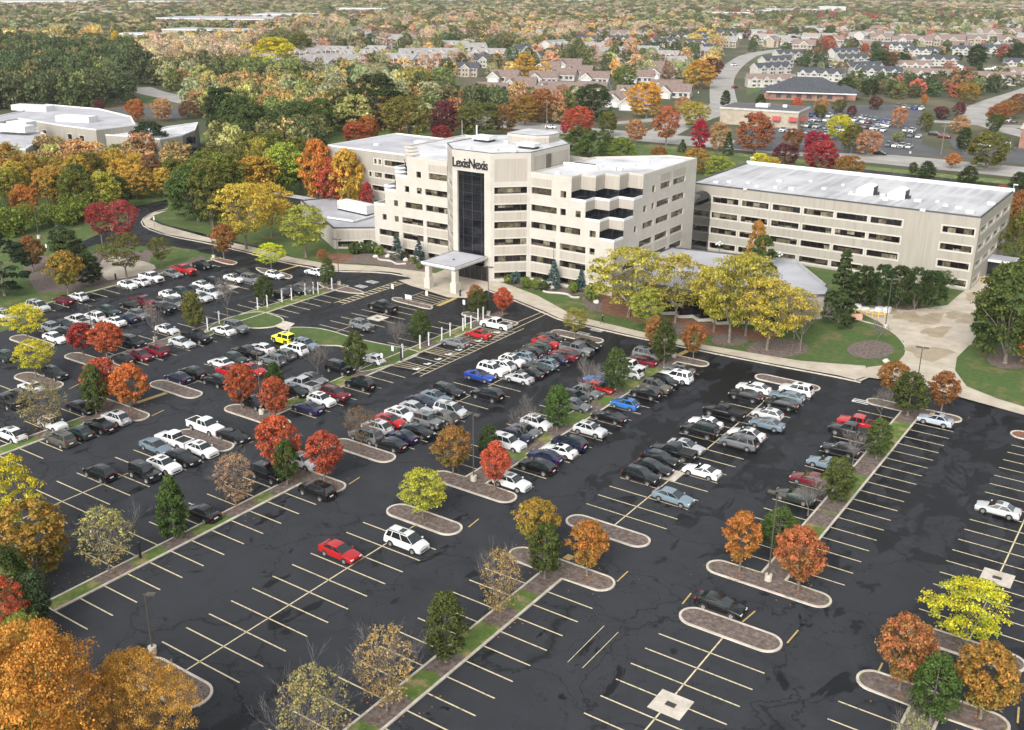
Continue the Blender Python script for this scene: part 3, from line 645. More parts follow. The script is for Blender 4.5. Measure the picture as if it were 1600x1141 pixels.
# --- entrance canopy
can=empty('entrance_canopy',(0,0,0),'white flat entrance canopy on two square columns in front of the glass tower','canopy')
cq=[G(659,407.5,5.4),G(712,417.5,5.4),G(766.5,400.5,5.4),G(708,390.5,5.4)]
cx=sum(p[0] for p in cq)/4;cy=sum(p[1] for p in cq)/4; cq=[(-126.4,153.4),(-118.0,153.4),(-118.0,164.0),(-126.4,164.0)]
mb=MB(); 
def sc_(q,e): 
    mx=sum(p[0] for p in q)/len(q); my=sum(p[1] for p in q)/len(q); return [(p[0]+e*(1 if p[0]>mx else -1),p[1]+e*(1 if p[1]>my else -1)) for p in q]
prev=[(x,y,4.45) for x,y in sc_(cq,-.75)]
mb.face(prev[::-1],0)
for z,e in ((4.55,-.45),(4.8,-.12),(5.1,0),(5.42,0)):
    cur=[(x,y,z) for x,y in sc_(cq,e)]
    for i in range(4): mb.face([prev[i],prev[(i+1)%4],cur[(i+1)%4],cur[i]],0)
    prev=cur
q=sc_(cq,-.25); 
for i in range(4): mb.face([prev[i],prev[(i+1)%4],(*q[(i+1)%4],5.42),(*q[i],5.42)],1)
mb.face([(x,y,5.40) for x,y in q],2); mb.tube((-121.8,158,5.4),(-121.8,158,5.6),.2,.2,8,1,True)
mb.obj('roof',['white','edge','greyroof'],can)
for x in (-125.1,-118.6):
    mb=MB(); mb.box(x-.5,x+.5,153.7,154.7,2.2,4.5,0); mb.box(x-.72,x+.72,153.5,154.9,.14,2.2,0); mb.box(x-.52,x+.52,153.68,154.72,2.19,2.3,0); mb.obj('column',['frame'],can)
# --- east wing
ew=empty('east_office_wing',(0,0,0),'long four storey weathered beige office wing with striped white roof at right','office building')
EX0,EX1,EY0,EY1,EZ=-98.4,-37.1,214.5,247.3,14.6
ET=[12.3,8.85,5.4,1.95]; EU=[(-92.7,-86.6),(-85.8,-79.7),(-78.8,-72.7),(-71.9,-65.6),(-64.9,-58.6),(-57.9,-51.6),(-43.8,-37.9)]
mb=MB()
facade(mb,0,(EX0,EY0),(EX1,EY0),0,EZ,[(a-EX0,b-EX0,t-1.25,t) for t in ET for a,b in EU if not(t<2 and -60<a<-50)],[(43.5,52,ET[1]-1,ET[1]+.9)],fr=.3,parent=ew)
facade(mb,0,(EX1,EY0),(EX1,EY1),0,EZ,[(a-EY0,b-EY0,t-1.25,t) for t in ET for a,b in ((216.4,222.7),(224,230.1),(231.3,237.4),(238.9,245.2)) if not(t<2 and a>217)],fr=.3,parent=ew)
facade(mb,0,(EX1,EY1),(EX0,EY1),0,EZ,[]); facade(mb,0,(EX0,EY1),(EX0,EY0),0,EZ,[])
mb.obj('wall',['ewall','frame','ewall'],ew)
parapet_roof([(EX0,EY0),(EX1,EY0),(EX1,EY1),(EX0,EY1)],EZ,'stripe',ew,.3,.25,'edge')
mb=MB(); mb.box(EX0,EX1+.2,EY1-.5,EY1+.05,EZ+.02,EZ+.75,0); mb.obj('roof_coping',['white'],ew)
for px,py in ((1353,303),(1402,309)):
    x,y=G(px,py,EZ); mb=MB(); n=10
    pr=[(x-1.8+3.6*k/n, .25+1.9*math.sin(math.pi*(.12+.6*k/n))) for k in range(n+1)]
    for k in range(n):
        (xa,za),(xb,zb)=pr[k],pr[k+1]; mb.face([(xa,y-1.2,EZ+za),(xb,y-1.2,EZ+zb),(xb,y+2.2,EZ+zb),(xa,y+2.2,EZ+za)],0)
        mb.face([(xa,y-1.2,EZ),(xb,y-1.2,EZ),(xb,y-1.2,EZ+zb),(xa,y-1.2,EZ+za)],0); mb.face([(xa,y+2.2,EZ),(xb,y+2.2,EZ),(xb,y+2.2,EZ+zb),(xa,y+2.2,EZ+za)],0)
    mb.face([(pr[0][0],y-1.2,EZ),(pr[0][0],y-1.2,EZ+pr[0][1]),(pr[0][0],y+2.2,EZ+pr[0][1]),(pr[0][0],y+2.2,EZ)],0)
    mb.face([(pr[-1][0],y-1.2,EZ),(pr[-1][0],y+2.2,EZ),(pr[-1][0],y+2.2,EZ+pr[-1][1]),(pr[-1][0],y-1.2,EZ+pr[-1][1])],1)
    mb.box(x+1.7,x+2.6,y-.3,y+.8,EZ+.02,EZ+.6,1); mb.box(x-3,x+1,y-2.8,y-1.5,EZ+.015,EZ+.12,0); mb.obj('rooftop_fan',['white','dark'],ew)
mb=MB()
for px,py in ((1183,292),(1212,294),(1237,296),(1165,297),(1119,286),(1140,285),(1170,287),(1218,284),(1267,284),(1288,296),(1318,290),(1330,302),(1380,306),(1434,315),(1465,316),(1478,322),(1498,326),(1516,333),(1384,313),(1442,330),(1549,320)):
    x,y=G(px,py,EZ); s=random.uniform(.3,.8); mb.box(x-s,x+s,y-.5,y+.5,EZ+.015,EZ+.2+s*.4,0)
mb.obj('roof_vents',['white'],ew)
mb=MB()
for X,Y in ((EX1-.1,EY1-.3),(EX0+1,EY1-.3)): mb.tube((X,Y,EZ),(X,Y,EZ+1.6),.06,.06,5,0); mb.box(X-.1,X+.8,Y-.15,Y+.15,EZ+1.55,EZ+1.75,0)
mb.obj('roof_lamps',['white'],ew)
mb=MB(); mb.box(EX1+.02,EX1+5.2,229.5,234.5,2.9,3.35,0); mb.box(EX1+.1,EX1+5.0,229.7,234.3,3.351,3.40,2); mb.box(EX1+4.6,EX1+5,229.7,230.1,0,2.9,0); mb.box(EX1+.02,EX1+3.2,230.5,234,.02,2.7,1); mb.obj('side_porch',['white','sloped','greyroof'],ew)
# curved glass link between the two
lk=MB(); xs0,xs1=-97.2,-93.0; yk0,yk1=205.3,216.0
prof=[(xs0,0),(xs0,11.4)]+[(xs0+2.1-2.1*math.cos(a),11.4+2.0*math.sin(a)) for a in np.linspace(0,math.pi,9)][1:]+[(xs1,0)]
for (a,za),(b,zb) in zip(prof,prof[1:]):
    lk.face([(a,yk0,za),(b,yk0,zb),(b,yk1,zb),(a,yk1,za)],0,[(yk0,za),(yk0,zb),(yk1,zb),(yk1,za)])
lk.face([(x,yk0,z) for x,z in prof],0,[(x,z) for x,z in prof])
for z in (3.4,6.9,10.3):
    lk.box(xs0-.02,xs1+.03,yk0-.03,yk0-.0,z,z+.12,1); lk.box(xs1+.0,xs1+.04,yk0,yk1,z+.001,z+.121,1)
o=lk.obj('glass_link',['twin','bronze']); tag(o,'dark glazed link with curved roof joining the two office buildings','link building')
# --- annexes
ax=empty('annex_building',(0,0,0),'low beige annex with white roof and rooftop plant left of the office building','building')
aq=[G(520.5,357.5,4.6),(-154.2,172.5),(-152.8,180),(-158,192),(-184,197),(-190,184)]
mb=MB(); n=len(aq)
for i in range(n):
    a,b=aq[i],aq[(i+1)%n]; L=math.hypot(b[0]-a[0],b[1]-a[1])
    facade(mb,0,a,b,0,4.6,[(.9,5.5,.4,1.7),(6.6,8.4,.3,2.0)] if i==0 else [],[(.6,L-.6,2.1,4.2)] if i==0 else [],parent=ax)
mb.obj('wall',['wall','frame','rib'],ax); parapet_roof(aq,4.6,'greyroof',ax,.3,.3,'edge')
x,y=G(555,343,5); mb=MB(); mb.box(-175,-164.5,181,184,5.0,7.0,0,-.12); mb.box(-175,-164,181,184,4.62,5.0,1,-.12)
for k in range(7): mb.box(-174.6+k*1.5,-174.5+k*1.5,180.85,181.0,5.1,6.9,2,-.12,(-169.7,182.5))
mb.obj('rooftop_plant',['white','dark','frame'],ax)
mb=MB(); mb.tube((*G(512,340,5),5),(*G(553,346,5),5),.25,.25,6,0); mb.tube((*G(553,346,5),5),(*G(588,336,5),5),.25,.25,6,0); mb.obj('roof_duct',['white'],ax)
wb=empty('west_office_wing',(0,0,0),'grey beige three storey office wing with flat white roof behind the stepped left wing','office building')
WX0,WX1,WY0,WY1,WZ=-190.4,-166.0,195.0,222.0,16.9
WX1=-160
mb=MB(); WT=[15.2,12.0,8.8,5.5]
facade(mb,0,(WX0,WY0),(WX1,WY0),0,WZ,[(15.6,16.4,14,15.2),(17,17.9,14,15.2),(19,25.4,13.9,15.2),(13.8,14.6,10.7,11.9),(15.6,18,10.7,11.9),(18.8,25.4,10.7,11.9),(12,12.9,7.4,8.6),(14.6,19.4,7.4,8.6),(20,25,7.4,8.6)],parent=wb)
facade(mb,0,(WX1,WY0),(WX1,WY1),0,WZ,[]);facade(mb,0,(WX1,WY1),(WX0,WY1),0,WZ,[]);facade(mb,0,(WX0,WY1),(WX0,WY0),0,WZ,[(3+7*k,8+7*k,t-1.2,t) for t in WT for k in range(3)],parent=wb)
mb.obj('wall',['ewall','frame','ewall'],wb); parapet_roof([(WX0,WY0),(WX1,WY0),(WX1,WY1),(WX0,WY1)],WZ,'greyroof',wb,.35,.4,'white')
o=MB(); o.box(-176,-173,212,214,WZ+.02,WZ+.6,0); o.box(-182,-180.5,203,204,WZ+.02,WZ+.4,0); o.obj('roof_vents',['white'],wb)
ws=MB(); ws.box(-204,-160,187.5,189.5,0,4.2,0); ws.box(-204.3,-159.7,187.2,189.8,4.2,4.35,1); tag(ws.obj('screen_wall',['dark','greyroof']),'dark low service wall behind the annex roof','wall')
# cafeteria pavilion
cf=empty('cafeteria_building',(0,0,0),'low pavilion with angular pale roof and dark zigzag glass behind the yellow locust trees','building')
cpo=[(-92.5,178),(-86,168.6),(-83.6,168.1),(-73.8,167.9),(-66,170),(-59.3,176.2),(-54.9,179.9),(-56.2,184.7),(-66.8,198.2),(-72.8,198.4),(-92.5,195)]
mb=MB(); n=len(cpo)
for i in range(n):
    a,b=cpo[i],cpo[(i+1)%n]; L=math.hypot(b[0]-a[0],b[1]-a[1]); facade(mb,0,a,b,0,4.5,[(2,L-2,.7,2.1)] if i in (4,) else [],[],parent=cf)
mb.obj('wall',['rib','frame','rib'],cf); rp=parapet_roof([((x+74)*1.03-74,(y-183)*1.03+183) for x,y in cpo],4.5,'greyroof',cf,.25,.3,'edge')
g=MB(); u=0; zg=[(-85.5,167.6),(-83.9,166.6),(-82.7,165.3),(-81.2,167),(-79.5,165.4),(-77.9,166.9),(-76.2,165.3),(-74.3,167),(-72.4,165.5),(-70.7,167.2),(-68.9,165.8),(-66.5,168.5),(-62,171)]
for a,b in zip(zg,zg[1:]):
    L=math.hypot(b[0]-a[0],b[1]-a[1]); g.face([(*a,.55),(*b,.55),(*b,3.9),(*a,3.9)],0,[(u,.55),(u+L,.55),(u+L,3.9),(u,3.9)]); u+=L
g.obj('zigzag_glazing',['twin'],cf)
g=MB()
for a,b in zip(zg,zg[1:]):
    g.prism([(a[0],a[1]-.25),(b[0],b[1]-.25),(b[0],b[1]+.1),(a[0],a[1]+.1)],0,.55,0)
g.prism(zg+[(-62,172.5),(-85.5,172)],3.9,4.2,1); g.obj('sill_wall',['frame','edge'],cf)
mb=MB(); a=[G(1212,408,4.6),G(1243,412.5,4.6),G(1288,449,4.6),G(1291,443,6),G(1243,404,6),G(1205,401,6)]; mb.face([(*a[0],4.7),(*a[1],4.7),(*a[4],5.9),(*a[5],5.9)],0); mb.face([(*a[1],4.7),(*a[2],4.7),(*a[3],5.9),(*a[4],5.9)],0); mb.obj('roof_hip',['white'],cf)
mb=MB(); a=smooth_line(pp((933,449),(961,455),(985,480)),1)
for p,q in zip(a,a[1:]): mb.tube((*p,.5),(*q,.5),.18,.18,5,0)
tag(mb.obj('retaining_wall',['frame']),'low pale retaining wall curving round the red mulch slope','wall')
for i,pts in enumerate((((590,405),(593,408),(608,409),(614,411),(620,415),(634,414)),((849,457),(855,459),(875,460),(888,462),(893,467),(905,467)))):
    mb=MB(); a=smooth_line(pp(*pts),2)
    for p,q in zip(a,a[1:]): mb.tube((*p,.25),(*q,.25),.22,.22,6,0)
    tag(mb.obj('garden_wall',['frame']),['low white serpentine garden wall left of the entrance canopy','low white serpentine garden wall right of the entrance by the blue spruces'][i],'wall')
# --- west school
sch=empty('school_building',(0,0,0),'sprawling flat grey roofed building with white parapets beyond the trees at far left','building')
mb=MB(); SZ=9
def blk(q,z,par=.4,mat='greyroof'):
    q=[G(*p,z) for p in q]; n=len(q); A=sum(q[i][0]*q[(i+1)%n][1]-q[(i+1)%n][0]*q[i][1] for i in range(n)); q=q if A>0 else q[::-1]
    for i in range(n):
        p_,r_=q[i],q[(i+1)%n]; L=math.hypot(r_[0]-p_[0],r_[1]-p_[1]); ws_=[]
        if L>12 and r_[0]>p_[0]+3 and (p_[1]+r_[1])/2<245: ws_=[(3+k*6.5,5.4+k*6.5,zz,zz+1.8) for k in range(int((L-5)/6.5)) for zz in (1.2,4.8)]
        facade(mb,0,p_,r_,0,z,ws_,glassmat='sloped',parent=sch)
    parapet_roof(q,z,mat,sch,par,.5,'white')
blk([(-40,190),(28,176),(72,164),(155,171),(205,183),(212,196),(150,204),(95,197),(28,186),(0,191)],9)
blk([(-60,207),(-10,205),(50,203),(75,212),(40,235),(-60,225)],8); blk([(152,201),(208,192),(232,199),(236,206),(205,214),(165,212)],7,.4,'roof')
blk([(206,213),(235,206),(262,199),(310,192.5),(305,205),(285,213),(250,219)],7.5,.4,'roof')
mb.obj('wall',['ewall','frame','ewall'],sch)
for px,py,s in ((120,187,7),(20,202,7),(52,170,8),(34,196,4)):
    x,y=G(px,py,9.6); mb=MB(); mb.box(x-s,x+s,y-2.5,y+2.5,9,11,0,.3); mb.obj('rooftop_unit',['white'],sch)
mb=MB(); gp=G(282,249,0)
for k,(px,py) in enumerate(((283,222),(295,220),(303,219),(285,239),(297,238),(305,236),(222,231),(231,230),(239,229))):
    x,y=G(px,py,5.4 if k in(0,1,2,6,7,8) else 2); 
    mb=MB(); mb.box(x-1.1,x+.9,y-1.2,y-.2,4.4 if k in(0,1,2,6,7,8) else 1,6.6 if k in (0,1,2,6,7,8) else 3.2,0,.5); mb.obj('window',['sloped'],sch)
# --- clinic, shop, far commercial
def hip(mb,x0,x1,y0,y1,z,h,ov=1,mat=0):
    x0-=ov;x1+=ov;y0-=ov;y1+=ov; d=min(x1-x0,y1-y0)/2; cx,cy=(x0+x1)/2,(y0+y1)/2
    if x1-x0>y1-y0: r0,r1=(x0+d,cy,z+h),(x1-d,cy,z+h); F_=[[(x0,y0,z),(x1,y0,z),r1,r0],[(x1,y0,z),(x1,y1,z),r1],[(x1,y1,z),(x0,y1,z),r0,r1],[(x0,y1,z),(x0,y0,z),r0]]
    else: r0,r1=(cx,y0+d,z+h),(cx,y1-d,z+h); F_=[[(x0,y0,z),(x1,y0,z),r0],[(x1,y0,z),(x1,y1,z),r1,r0],[(x1,y1,z),(x0,y1,z),r1],[(x0,y1,z),(x0,y0,z),r0,r1]]
    for f in F_: mb.face(f,mat)
    mb.face([(x0,y1,z-.02),(x1,y1,z-.02),(x1,y0,z-.02),(x0,y0,z-.02)],mat)
MT['slate']=mott('dark_shingle',(.036,.04,.05),(.062,.067,.078),.8,.9); MT['brick']=mott('far_brick',(.20,.10,.075),(.28,.16,.12),.6,.9)
MT['brownroof']=mott('brown_shingle',(.14,.10,.085),(.22,.165,.14),.8,.9); MT['greyshingle']=mott('grey_shingle',(.20,.19,.185),(.29,.275,.265),.8,.9)
MT['siding']=mott('pale_siding',(.36,.345,.315),(.46,.445,.41),.6,.85); MT['tan']=mott('tan_siding',(.29,.245,.19),(.37,.32,.255),.6,.85); MT['pane']=M('house_pane',.2,(.05,.055,.065))[0]; MT['redroof']=mott('rose_shingle',(.135,.095,.08),(.20,.15,.13),.8,.9)
cl=empty('clinic_building',(-186,540,0),'dark hip roofed clinic building beside the shop parking lot','building',rz=.35)
mb=MB(); mb.box(-18,18,-10,12,0,4.2,0); mb.box(12,24,-4,8,0,3.8,0); mb.box(-21,-14,-8,2,0,3.8,0); mb.obj('wall',['brick'],cl)
mb=MB(); hip(mb,-18,18,-10,12,4.2,6.5,1.5); hip(mb,12,25,-4,8,3.8,3.2,1); hip(mb,-22,-14,-8,2,3.8,3,1); mb.obj('roof',['slate'],cl)
for k in range(6): mb=MB(); mb.box(-15+k*5,-12.5+k*5,-10.1,-10.02,1,3,0); mb.obj('window',['pane'],cl)
mb=MB(); mb.box(-20,24,-11.9,-11.5,3.6,4.1,0); mb.obj('fascia',['white'],cl)
sh=empty('shop_building',(-166,432,0),'peach shop building with dark flat roof and small red awning beyond the main road','shop',rz=.12)
sh.scale=(.86,.9,1); mb=MB(); mb.box(-19,19,-11,11,0,6.2,0); mb.obj('wall',['tan'],sh); mb=MB(); mb.box(-19.4,19.4,-11.4,11.4,6.2,7.0,0); mb.box(-18.8,18.8,-10.8,10.8,7.0,7.03,1); mb.box(-4,2,-3,2,7.03,8.3,2); mb.box(8,10,2,4,7.03,8,2); mb.obj('roof',['siding','edge','white'],sh)
mb=MB()
for x in (-2,7,15): mb.face([(x,-13,3),(x+4,-13,3),(x+4,-11.41,4.6),(x,-11.41,4.6)],0); mb.face([(x+19.5-15 if False else 19.45,-8+x*.3,3.0),(20.9,-8+x*.3,3),(20.9,-4+x*.3,3),(19.45,-4+x*.3,4.6)],0)
mb.obj('awning',['red'],sh)
BR=[]
def bigbox(px,py,L,D,h,rz,lab,wall='siding',roof='greyroof',strip=None):
    x,y=G(px,py); e=empty('commercial_building',(x,y,0),lab,'commercial building','far flat roofed buildings',rz); BR.append((x,y,L)); m=MB(); m.box(-L/2,L/2,0,D,0,h,0); m.obj('wall',[wall],e); m=MB(); m.box(-L/2-.3,L/2+.3,-.3,D+.3,h,h+.8,0); m.box(-L/2+.3,L/2-.3,.3,D-.3,h+.8,h+.83,1); m.obj('roof',['white',roof],e)
    if strip:
        m=MB(); 
        for z in strip: m.box(-L/2+2,L/2-2,-.12,-.02,z,z+1.6,0)
        m.obj('window_band',['pane'],e)
BB=[(340,45,170,80,9,.5,'long white roofed warehouse above the tan woods, left of centre','brick',None),(300,42,120,60,8,.5,'white roofed warehouse with brick wall at upper left','brick',None),(450,35,140,70,8,.5,'low white warehouse left of the white office block','siding',None),
(566,27,95,30,11,.55,'white three storey office block far above the woods at top centre','siding',(1.5,5,8.5)),(145,31,80,50,8,.5,'dark glass office box at upper left','slate',(3,)),(50,12,230,110,9,.5,'very long pale warehouse along the top left edge','siding',None),(20,25,70,30,6,.5,'small pale building under the long top left warehouse','siding',None),(235,12,150,80,9,.5,'pale warehouse with blue front at top, left quarter','siding',None),
(215,69,60,25,7,.4,'tan low school wing among the upper left trees','tan',(2,)),(330,62,140,40,7,.4,'long tan flat building behind pale yellow woods','tan',None),(1140,29,120,30,7,.4,'long pale shed with flat roof at top centre right','tan',None),(1240,23,130,50,7,.4,'long grey commercial building at the top, right of centre','slate',None),(1300,24,60,40,12,.4,'white tall hall building at top right of centre','siding',None),(1590,22,120,50,7,.4,'red brick building with white roof at top right corner','brick',None),(1195,24,90,40,6,.4,'pale commercial building left of the grey one at top','siding',None),
(120,13,90,40,10,.5,'grey warehouse at the very top left','siding',None),(400,12,120,60,8,.5,'pale flat building at top, left of the tan trees','siding',None),(700,8,120,60,8,.5,'pale flat building at the top edge near centre','siding',None),(900,8,130,60,8,.5,'grey flat building at the top edge right of centre','slate',None)]
for px,py,L,D,h,rz,lab,wl,st in BB: bigbox(px,py,L*.72,D,h+1,rz,lab,wl,strip=st)
sx0,sy0=G(1590,232); e=empty('commercial_building',(sx0+14,sy0+2,0),'brown brick shop corner at the far right beside the main road','commercial building','far flat roofed buildings',.1); m=MB(); m.box(-14,14,0,16,0,7,0); m.obj('wall',['brick'],e); m=MB(); m.box(-14.3,14.3,-.3,16.3,7,7.6,0); m.obj('roof',['siding'],e)
# pond and fountains among the left houses
sheet('pond',smooth_poly(pp((402,114),(425,112),(445,116),(440,124),(412,126)),2),.05,'pane').name='pond'
# ================================================================ VEHICLES
def loft(mb,rows,mat=0,close=False):
    for a,b in zip(rows,rows[1:]):
        for i in range(len(a)-1): mb.face([a[i],b[i],b[i+1],a[i+1]],mat)
def wheel_mesh(r):
    mb=MB(); n=16
    def ring(rr,y): return [(rr*math.cos(2*math.pi*k/n),y,rr*math.sin(2*math.pi*k/n)) for k in range(n)]
    A=[ring(r*.62,-.11),ring(r*.97,-.11),ring(r,-.06),ring(r,.10),ring(r*.9,.11)]
    for p,q in zip(A,A[1:]):
        for k in range(n): mb.face([p[k],p[(k+1)%n],q[(k+1)%n],q[k]][::-1],0)
    B=ring(r*.62,-.11);C=ring(r*.56,-.075); c=(0,-.10,0)
    for k in range(n): mb.face([B[k],C[k],C[(k+1)%n],B[(k+1)%n]][::-1],1)
    for k in range(n):
        if k%3!=2: mb.face([C[k],C[(k+1)%n],c],1)
        else: mb.face([C[k],C[(k+1)%n],c],0)
    ty=MB(); rm=MB()
    for f,m_ in zip(mb.f,mb.m): (rm if m_ else ty).face([mb.v[i] for i in f],0)
    return ty.mesh('wheel',['tyre']),rm.mesh('rim',['rim'])
SPEC={ # L, half width, z profile of the body top [(x,z)], cowl x, roof front x, roof rear x, glass rear base x, belt z, roof z, wheel radius, wheel x
'sedan':(4.85,.92,[(2.42,.50),(2.36,.70),(2.1,.80),(1.15,.93),(.85,.97),(-1.7,1.02),(-2.25,1.0),(-2.38,.88),(-2.43,.5)],1.15,.25,-.95,-1.85,.93,1.45,.33,(1.45,-1.38)),
'coupe':(4.75,.93,[(2.37,.50),(2.32,.68),(2.05,.80),(1.0,.92),(.7,.95),(-1.7,1.02),(-2.2,1.03),(-2.34,.9),(-2.38,.5)],.95,.0,-.85,-1.9,.92,1.36,.34,(1.42,-1.35)),
'hatch':(4.25,.89,[(2.12,.50),(2.07,.74),(1.85,.85),(1.15,.98),(.9,1.0),(-1.7,1.03),(-1.98,1.02),(-2.08,.8),(-2.12,.5)],1.15,.3,-1.35,-2.0,.97,1.5,.32,(1.3,-1.3)),
'suv':(4.7,.94,[(2.35,.55),(2.30,.86),(2.05,.98),(1.15,1.08),(.9,1.10),(-2.0,1.12),(-2.22,1.1),(-2.32,.85),(-2.35,.55)],1.1,.35,-1.75,-2.24,1.08,1.70,.36,(1.42,-1.40)),
'big':(5.1,1.0,[(2.55,.6),(2.50,.98),(2.35,1.08),(1.25,1.18),(1.0,1.2),(-2.2,1.2),(-2.45,1.18),(-2.53,.9),(-2.55,.6)],1.15,.55,-2.2,-2.46,1.18,1.86,.39,(1.55,-1.55)),
'van':(5.1,.98,[(2.55,.52),(2.48,.8),(2.2,.93),(1.75,1.04),(1.5,1.08),(-2.2,1.1),(-2.45,1.08),(-2.53,.85),(-2.55,.52)],1.65,.7,-2.1,-2.48,1.05,1.76,.34,(1.6,-1.5)),
'pickup':(5.8,1.0,[(2.9,.62),(2.86,1.0),(2.7,1.10),(1.5,1.18),(1.3,1.2),(-.85,1.2),(-.87,1.18),(-2.88,1.18),(-2.9,.62)],1.4,.75,-.62,-.82,1.18,1.84,.40,(1.85,-1.75)),
'jeep':(4.4,.92,[(2.2,.65),(2.15,1.0),(2.05,1.08),(.9,1.14),(.7,1.15),(-2.0,1.15),(-2.1,1.14),(-2.15,.9),(-2.2,.6)],.8,.5,-1.95,-2.05,1.15,1.82,.42,(1.45,-1.35)),
}
import copy as cpy
def vary(src,L=0,hw=0,roof=0,fr=0,rr=0,gx=0,hood=0):
    a=list(SPEC[src]); s=(a[0]+L)/a[0]; a[0]+=L; a[1]+=hw; a[2]=[(x*s,z+(hood if abs(x)>.8 and z>.6 else 0)) for x,z in a[2]]; a[3]*=s;a[4]=a[4]*s+fr;a[5]=a[5]*s+rr;a[6]=a[6]*s+gx;a[8]+=roof; a[10]=tuple(x*s for x in a[10]); return tuple(a)
SPEC['sedan_b']=vary('sedan',-.25,-.02,.03,.05,-.15,-.05,.02); SPEC['sedan_c']=vary('sedan',.15,.01,-.03,-.1,-.35,-.3,0); SPEC['suv_b']=vary('suv',-.25,-.02,-.06,.05,.25,0,.0); SPEC['suv_c']=vary('suv',.2,.03,.08,.1,-.15,0,.06); SPEC['suv_d']=vary('suv',.05,0,-.1,0,.45,.0,0)
VAR={'sedan':['sedan','sedan_b','sedan_c'],'suv':['suv','suv_b','suv_c','suv_d']}
WM={}; CARM={}
def car_meshes(kind):
    L,hw,prof,cx,rf,rr,gx,belt,rz,wr,wx=SPEC[kind]; rows=[]
    def narrow(x): t=abs(x)/(L/2); return hw*(1-.10*max(0,(t-.72)/.28)**1.6)
    for x,z in prof:
        w_=narrow(x); sill=.28; zz=max(z,sill+.1)
        hood=(x>cx-.02) or (x<gx+.1) 
        rows.append([(x,-w_*.9,sill-.05),(x,-w_,sill+.08),(x,-w_,min(.62,zz-.12)),(x,-w_*.985,zz-.16),(x,-w_*.93,zz-.03),(x,-w_*.72,zz+.015),(x,0,zz+.035),(x,w_*.72,zz+.015),(x,w_*.93,zz-.03),(x,w_*.985,zz-.16),(x,w_,min(.62,zz-.12)),(x,w_,sill+.08),(x,w_*.9,sill-.05)])
    # extra stations for smoothness at the nose/tail
    mb=MB(); loft(mb,rows,0); mb.face(rows[0],0); mb.face(rows[-1][::-1],0)
    # roof panel + pillars
    cw=hw*.86; tw=hw*.70 if kind not in('jeep','big','pickup') else hw*.80; b=belt
    zb=b+.0
    bl=[(cx,-cw,zb),(cx,cw,zb)]; 
    R0=[(rf,-tw,rz-.05),(rf,tw,rz-.05)]; R1=[(rr,-tw,rz-.05),(rr,tw,rz-.05)]; Bk=[(gx,-cw*.97,zb+.02),(gx,cw*.97,zb+.02)]
    mid=(rf+rr)/2
    # roof: crowned slab
    ro=[[(x,-tw-.01,z-.03),(x,-tw*.93,z+.03),(x,0,z+.055),(x,tw*.93,z+.03),(x,tw+.01,z-.03)] for x,z in ((rf+.03,rz-.06),(rf-.25,rz-.02),(mid,rz),(rr+.25,rz-.02),(rr-.03,rz-.07))]
    loft(mb,ro,0)
    def strip(p,q,wd,o=.012):  # body coloured pillar on side
        for s in (-1,1):
            a=(p[0],s*(p[1]+o),p[2]);c=(q[0],s*(q[1]+o),q[2]); f=[(a[0]-wd,a[1],a[2]),(a[0]+wd,a[1],a[2]),(c[0]+wd*.8,c[1],c[2]),(c[0]-wd*.8,c[1],c[2])]; mb.face(f if s<0 else f[::-1],0)
    strip((cx-.05,cw,zb),(rf-.02,tw,rz-.07),.055); strip(((cx+mid)/2-.45,cw,zb),((rf+mid)/2-.35,tw,rz-.07),.05) if kind!='pickup' else strip((.25,cw,zb),(.2,tw,rz-.07),.05)
    strip((gx+.12,cw*.975,zb),(rr+.02,tw,rz-.08),.13 if kind[:3] in('suv','hat','big') else .10)
    if kind[:3] in('suv','big','van'): strip((gx+.95,cw*.98,zb),(rr+.75,tw,rz-.07),.06)
    # arches and trim
    for x in wx:
        for s in (-1,1):
            n=12; pts=[(x+(wr+.09)*math.cos(math.pi*k/n),s*(hw+.004),wr+(wr+.07)*math.sin(math.pi*k/n)) for k in range(n+1)]+[(x-wr-.09,s*(hw+.004),.27),(x+wr+.09,s*(hw+.004),.27)]
            mb.face(pts if s>0 else pts[::-1],1)
    for s in (-1,1): mb.box(-L/2+.5,L/2-.5,s*hw*.93-.06,s*hw*.93+.06,.2,.33,1); mb.box(cx-.28,cx-.12,s*(cw+.15)-.09,s*(cw+.15)+.09,zb+.02,zb+.17,0)
    mb.box(L/2-.06,L/2+.02,-hw*.6,hw*.6,.34,.52 if kind not in('pickup','big','jeep') else .85,1); mb.box(-L/2-.02,-L/2+.06,-hw*.7,hw*.7,.3,.45,1); mb.box(-L/2-.025,-L/2+.02,-.26,.26,.62,.76,2)
    if kind=='pickup':
        mb.box(-2.75,-.98,-hw*.80,hw*.80,1.12,1.225,1); mb.box(-2.9,-2.78,-hw*.9,hw*.9,1.0,1.24,0)
        for s in (-1,1): mb.box(-2.88,-.9,s*hw*.9-.06,s*hw*.9+.06,1.1,1.25,0)
    if kind=='jeep': mb.tube((-2.2,.1,1.05),(-2.42,.1,1.05),.36,.36,14,1,True); [mb.box(x-.5,x+.5,s*hw-.02 if s>0 else -hw-.16,s*hw+.16 if s>0 else -hw+.02,.86,.93,1) for x in wx for s in(-1,1)]
    if kind in('suv','van','big'): [mb.box(rr+.1,rf-.2,s*tw*.92-.03,s*tw*.92+.03,rz+.02,rz+.07,1) for s in(-1,1)]
    body=mb.mesh('body_'+kind,['paint','trim','plate'])
    bm=bmesh.new(); bm.from_mesh(body); bmesh.ops.remove_doubles(bm,verts=bm.verts,dist=.004); bm.to_mesh(body); bm.free(); body.polygons.foreach_set('use_smooth',[True]*len(body.polygons)); body.set_sharp_from_angle(angle=R_(32))
    g=MB(); o=0
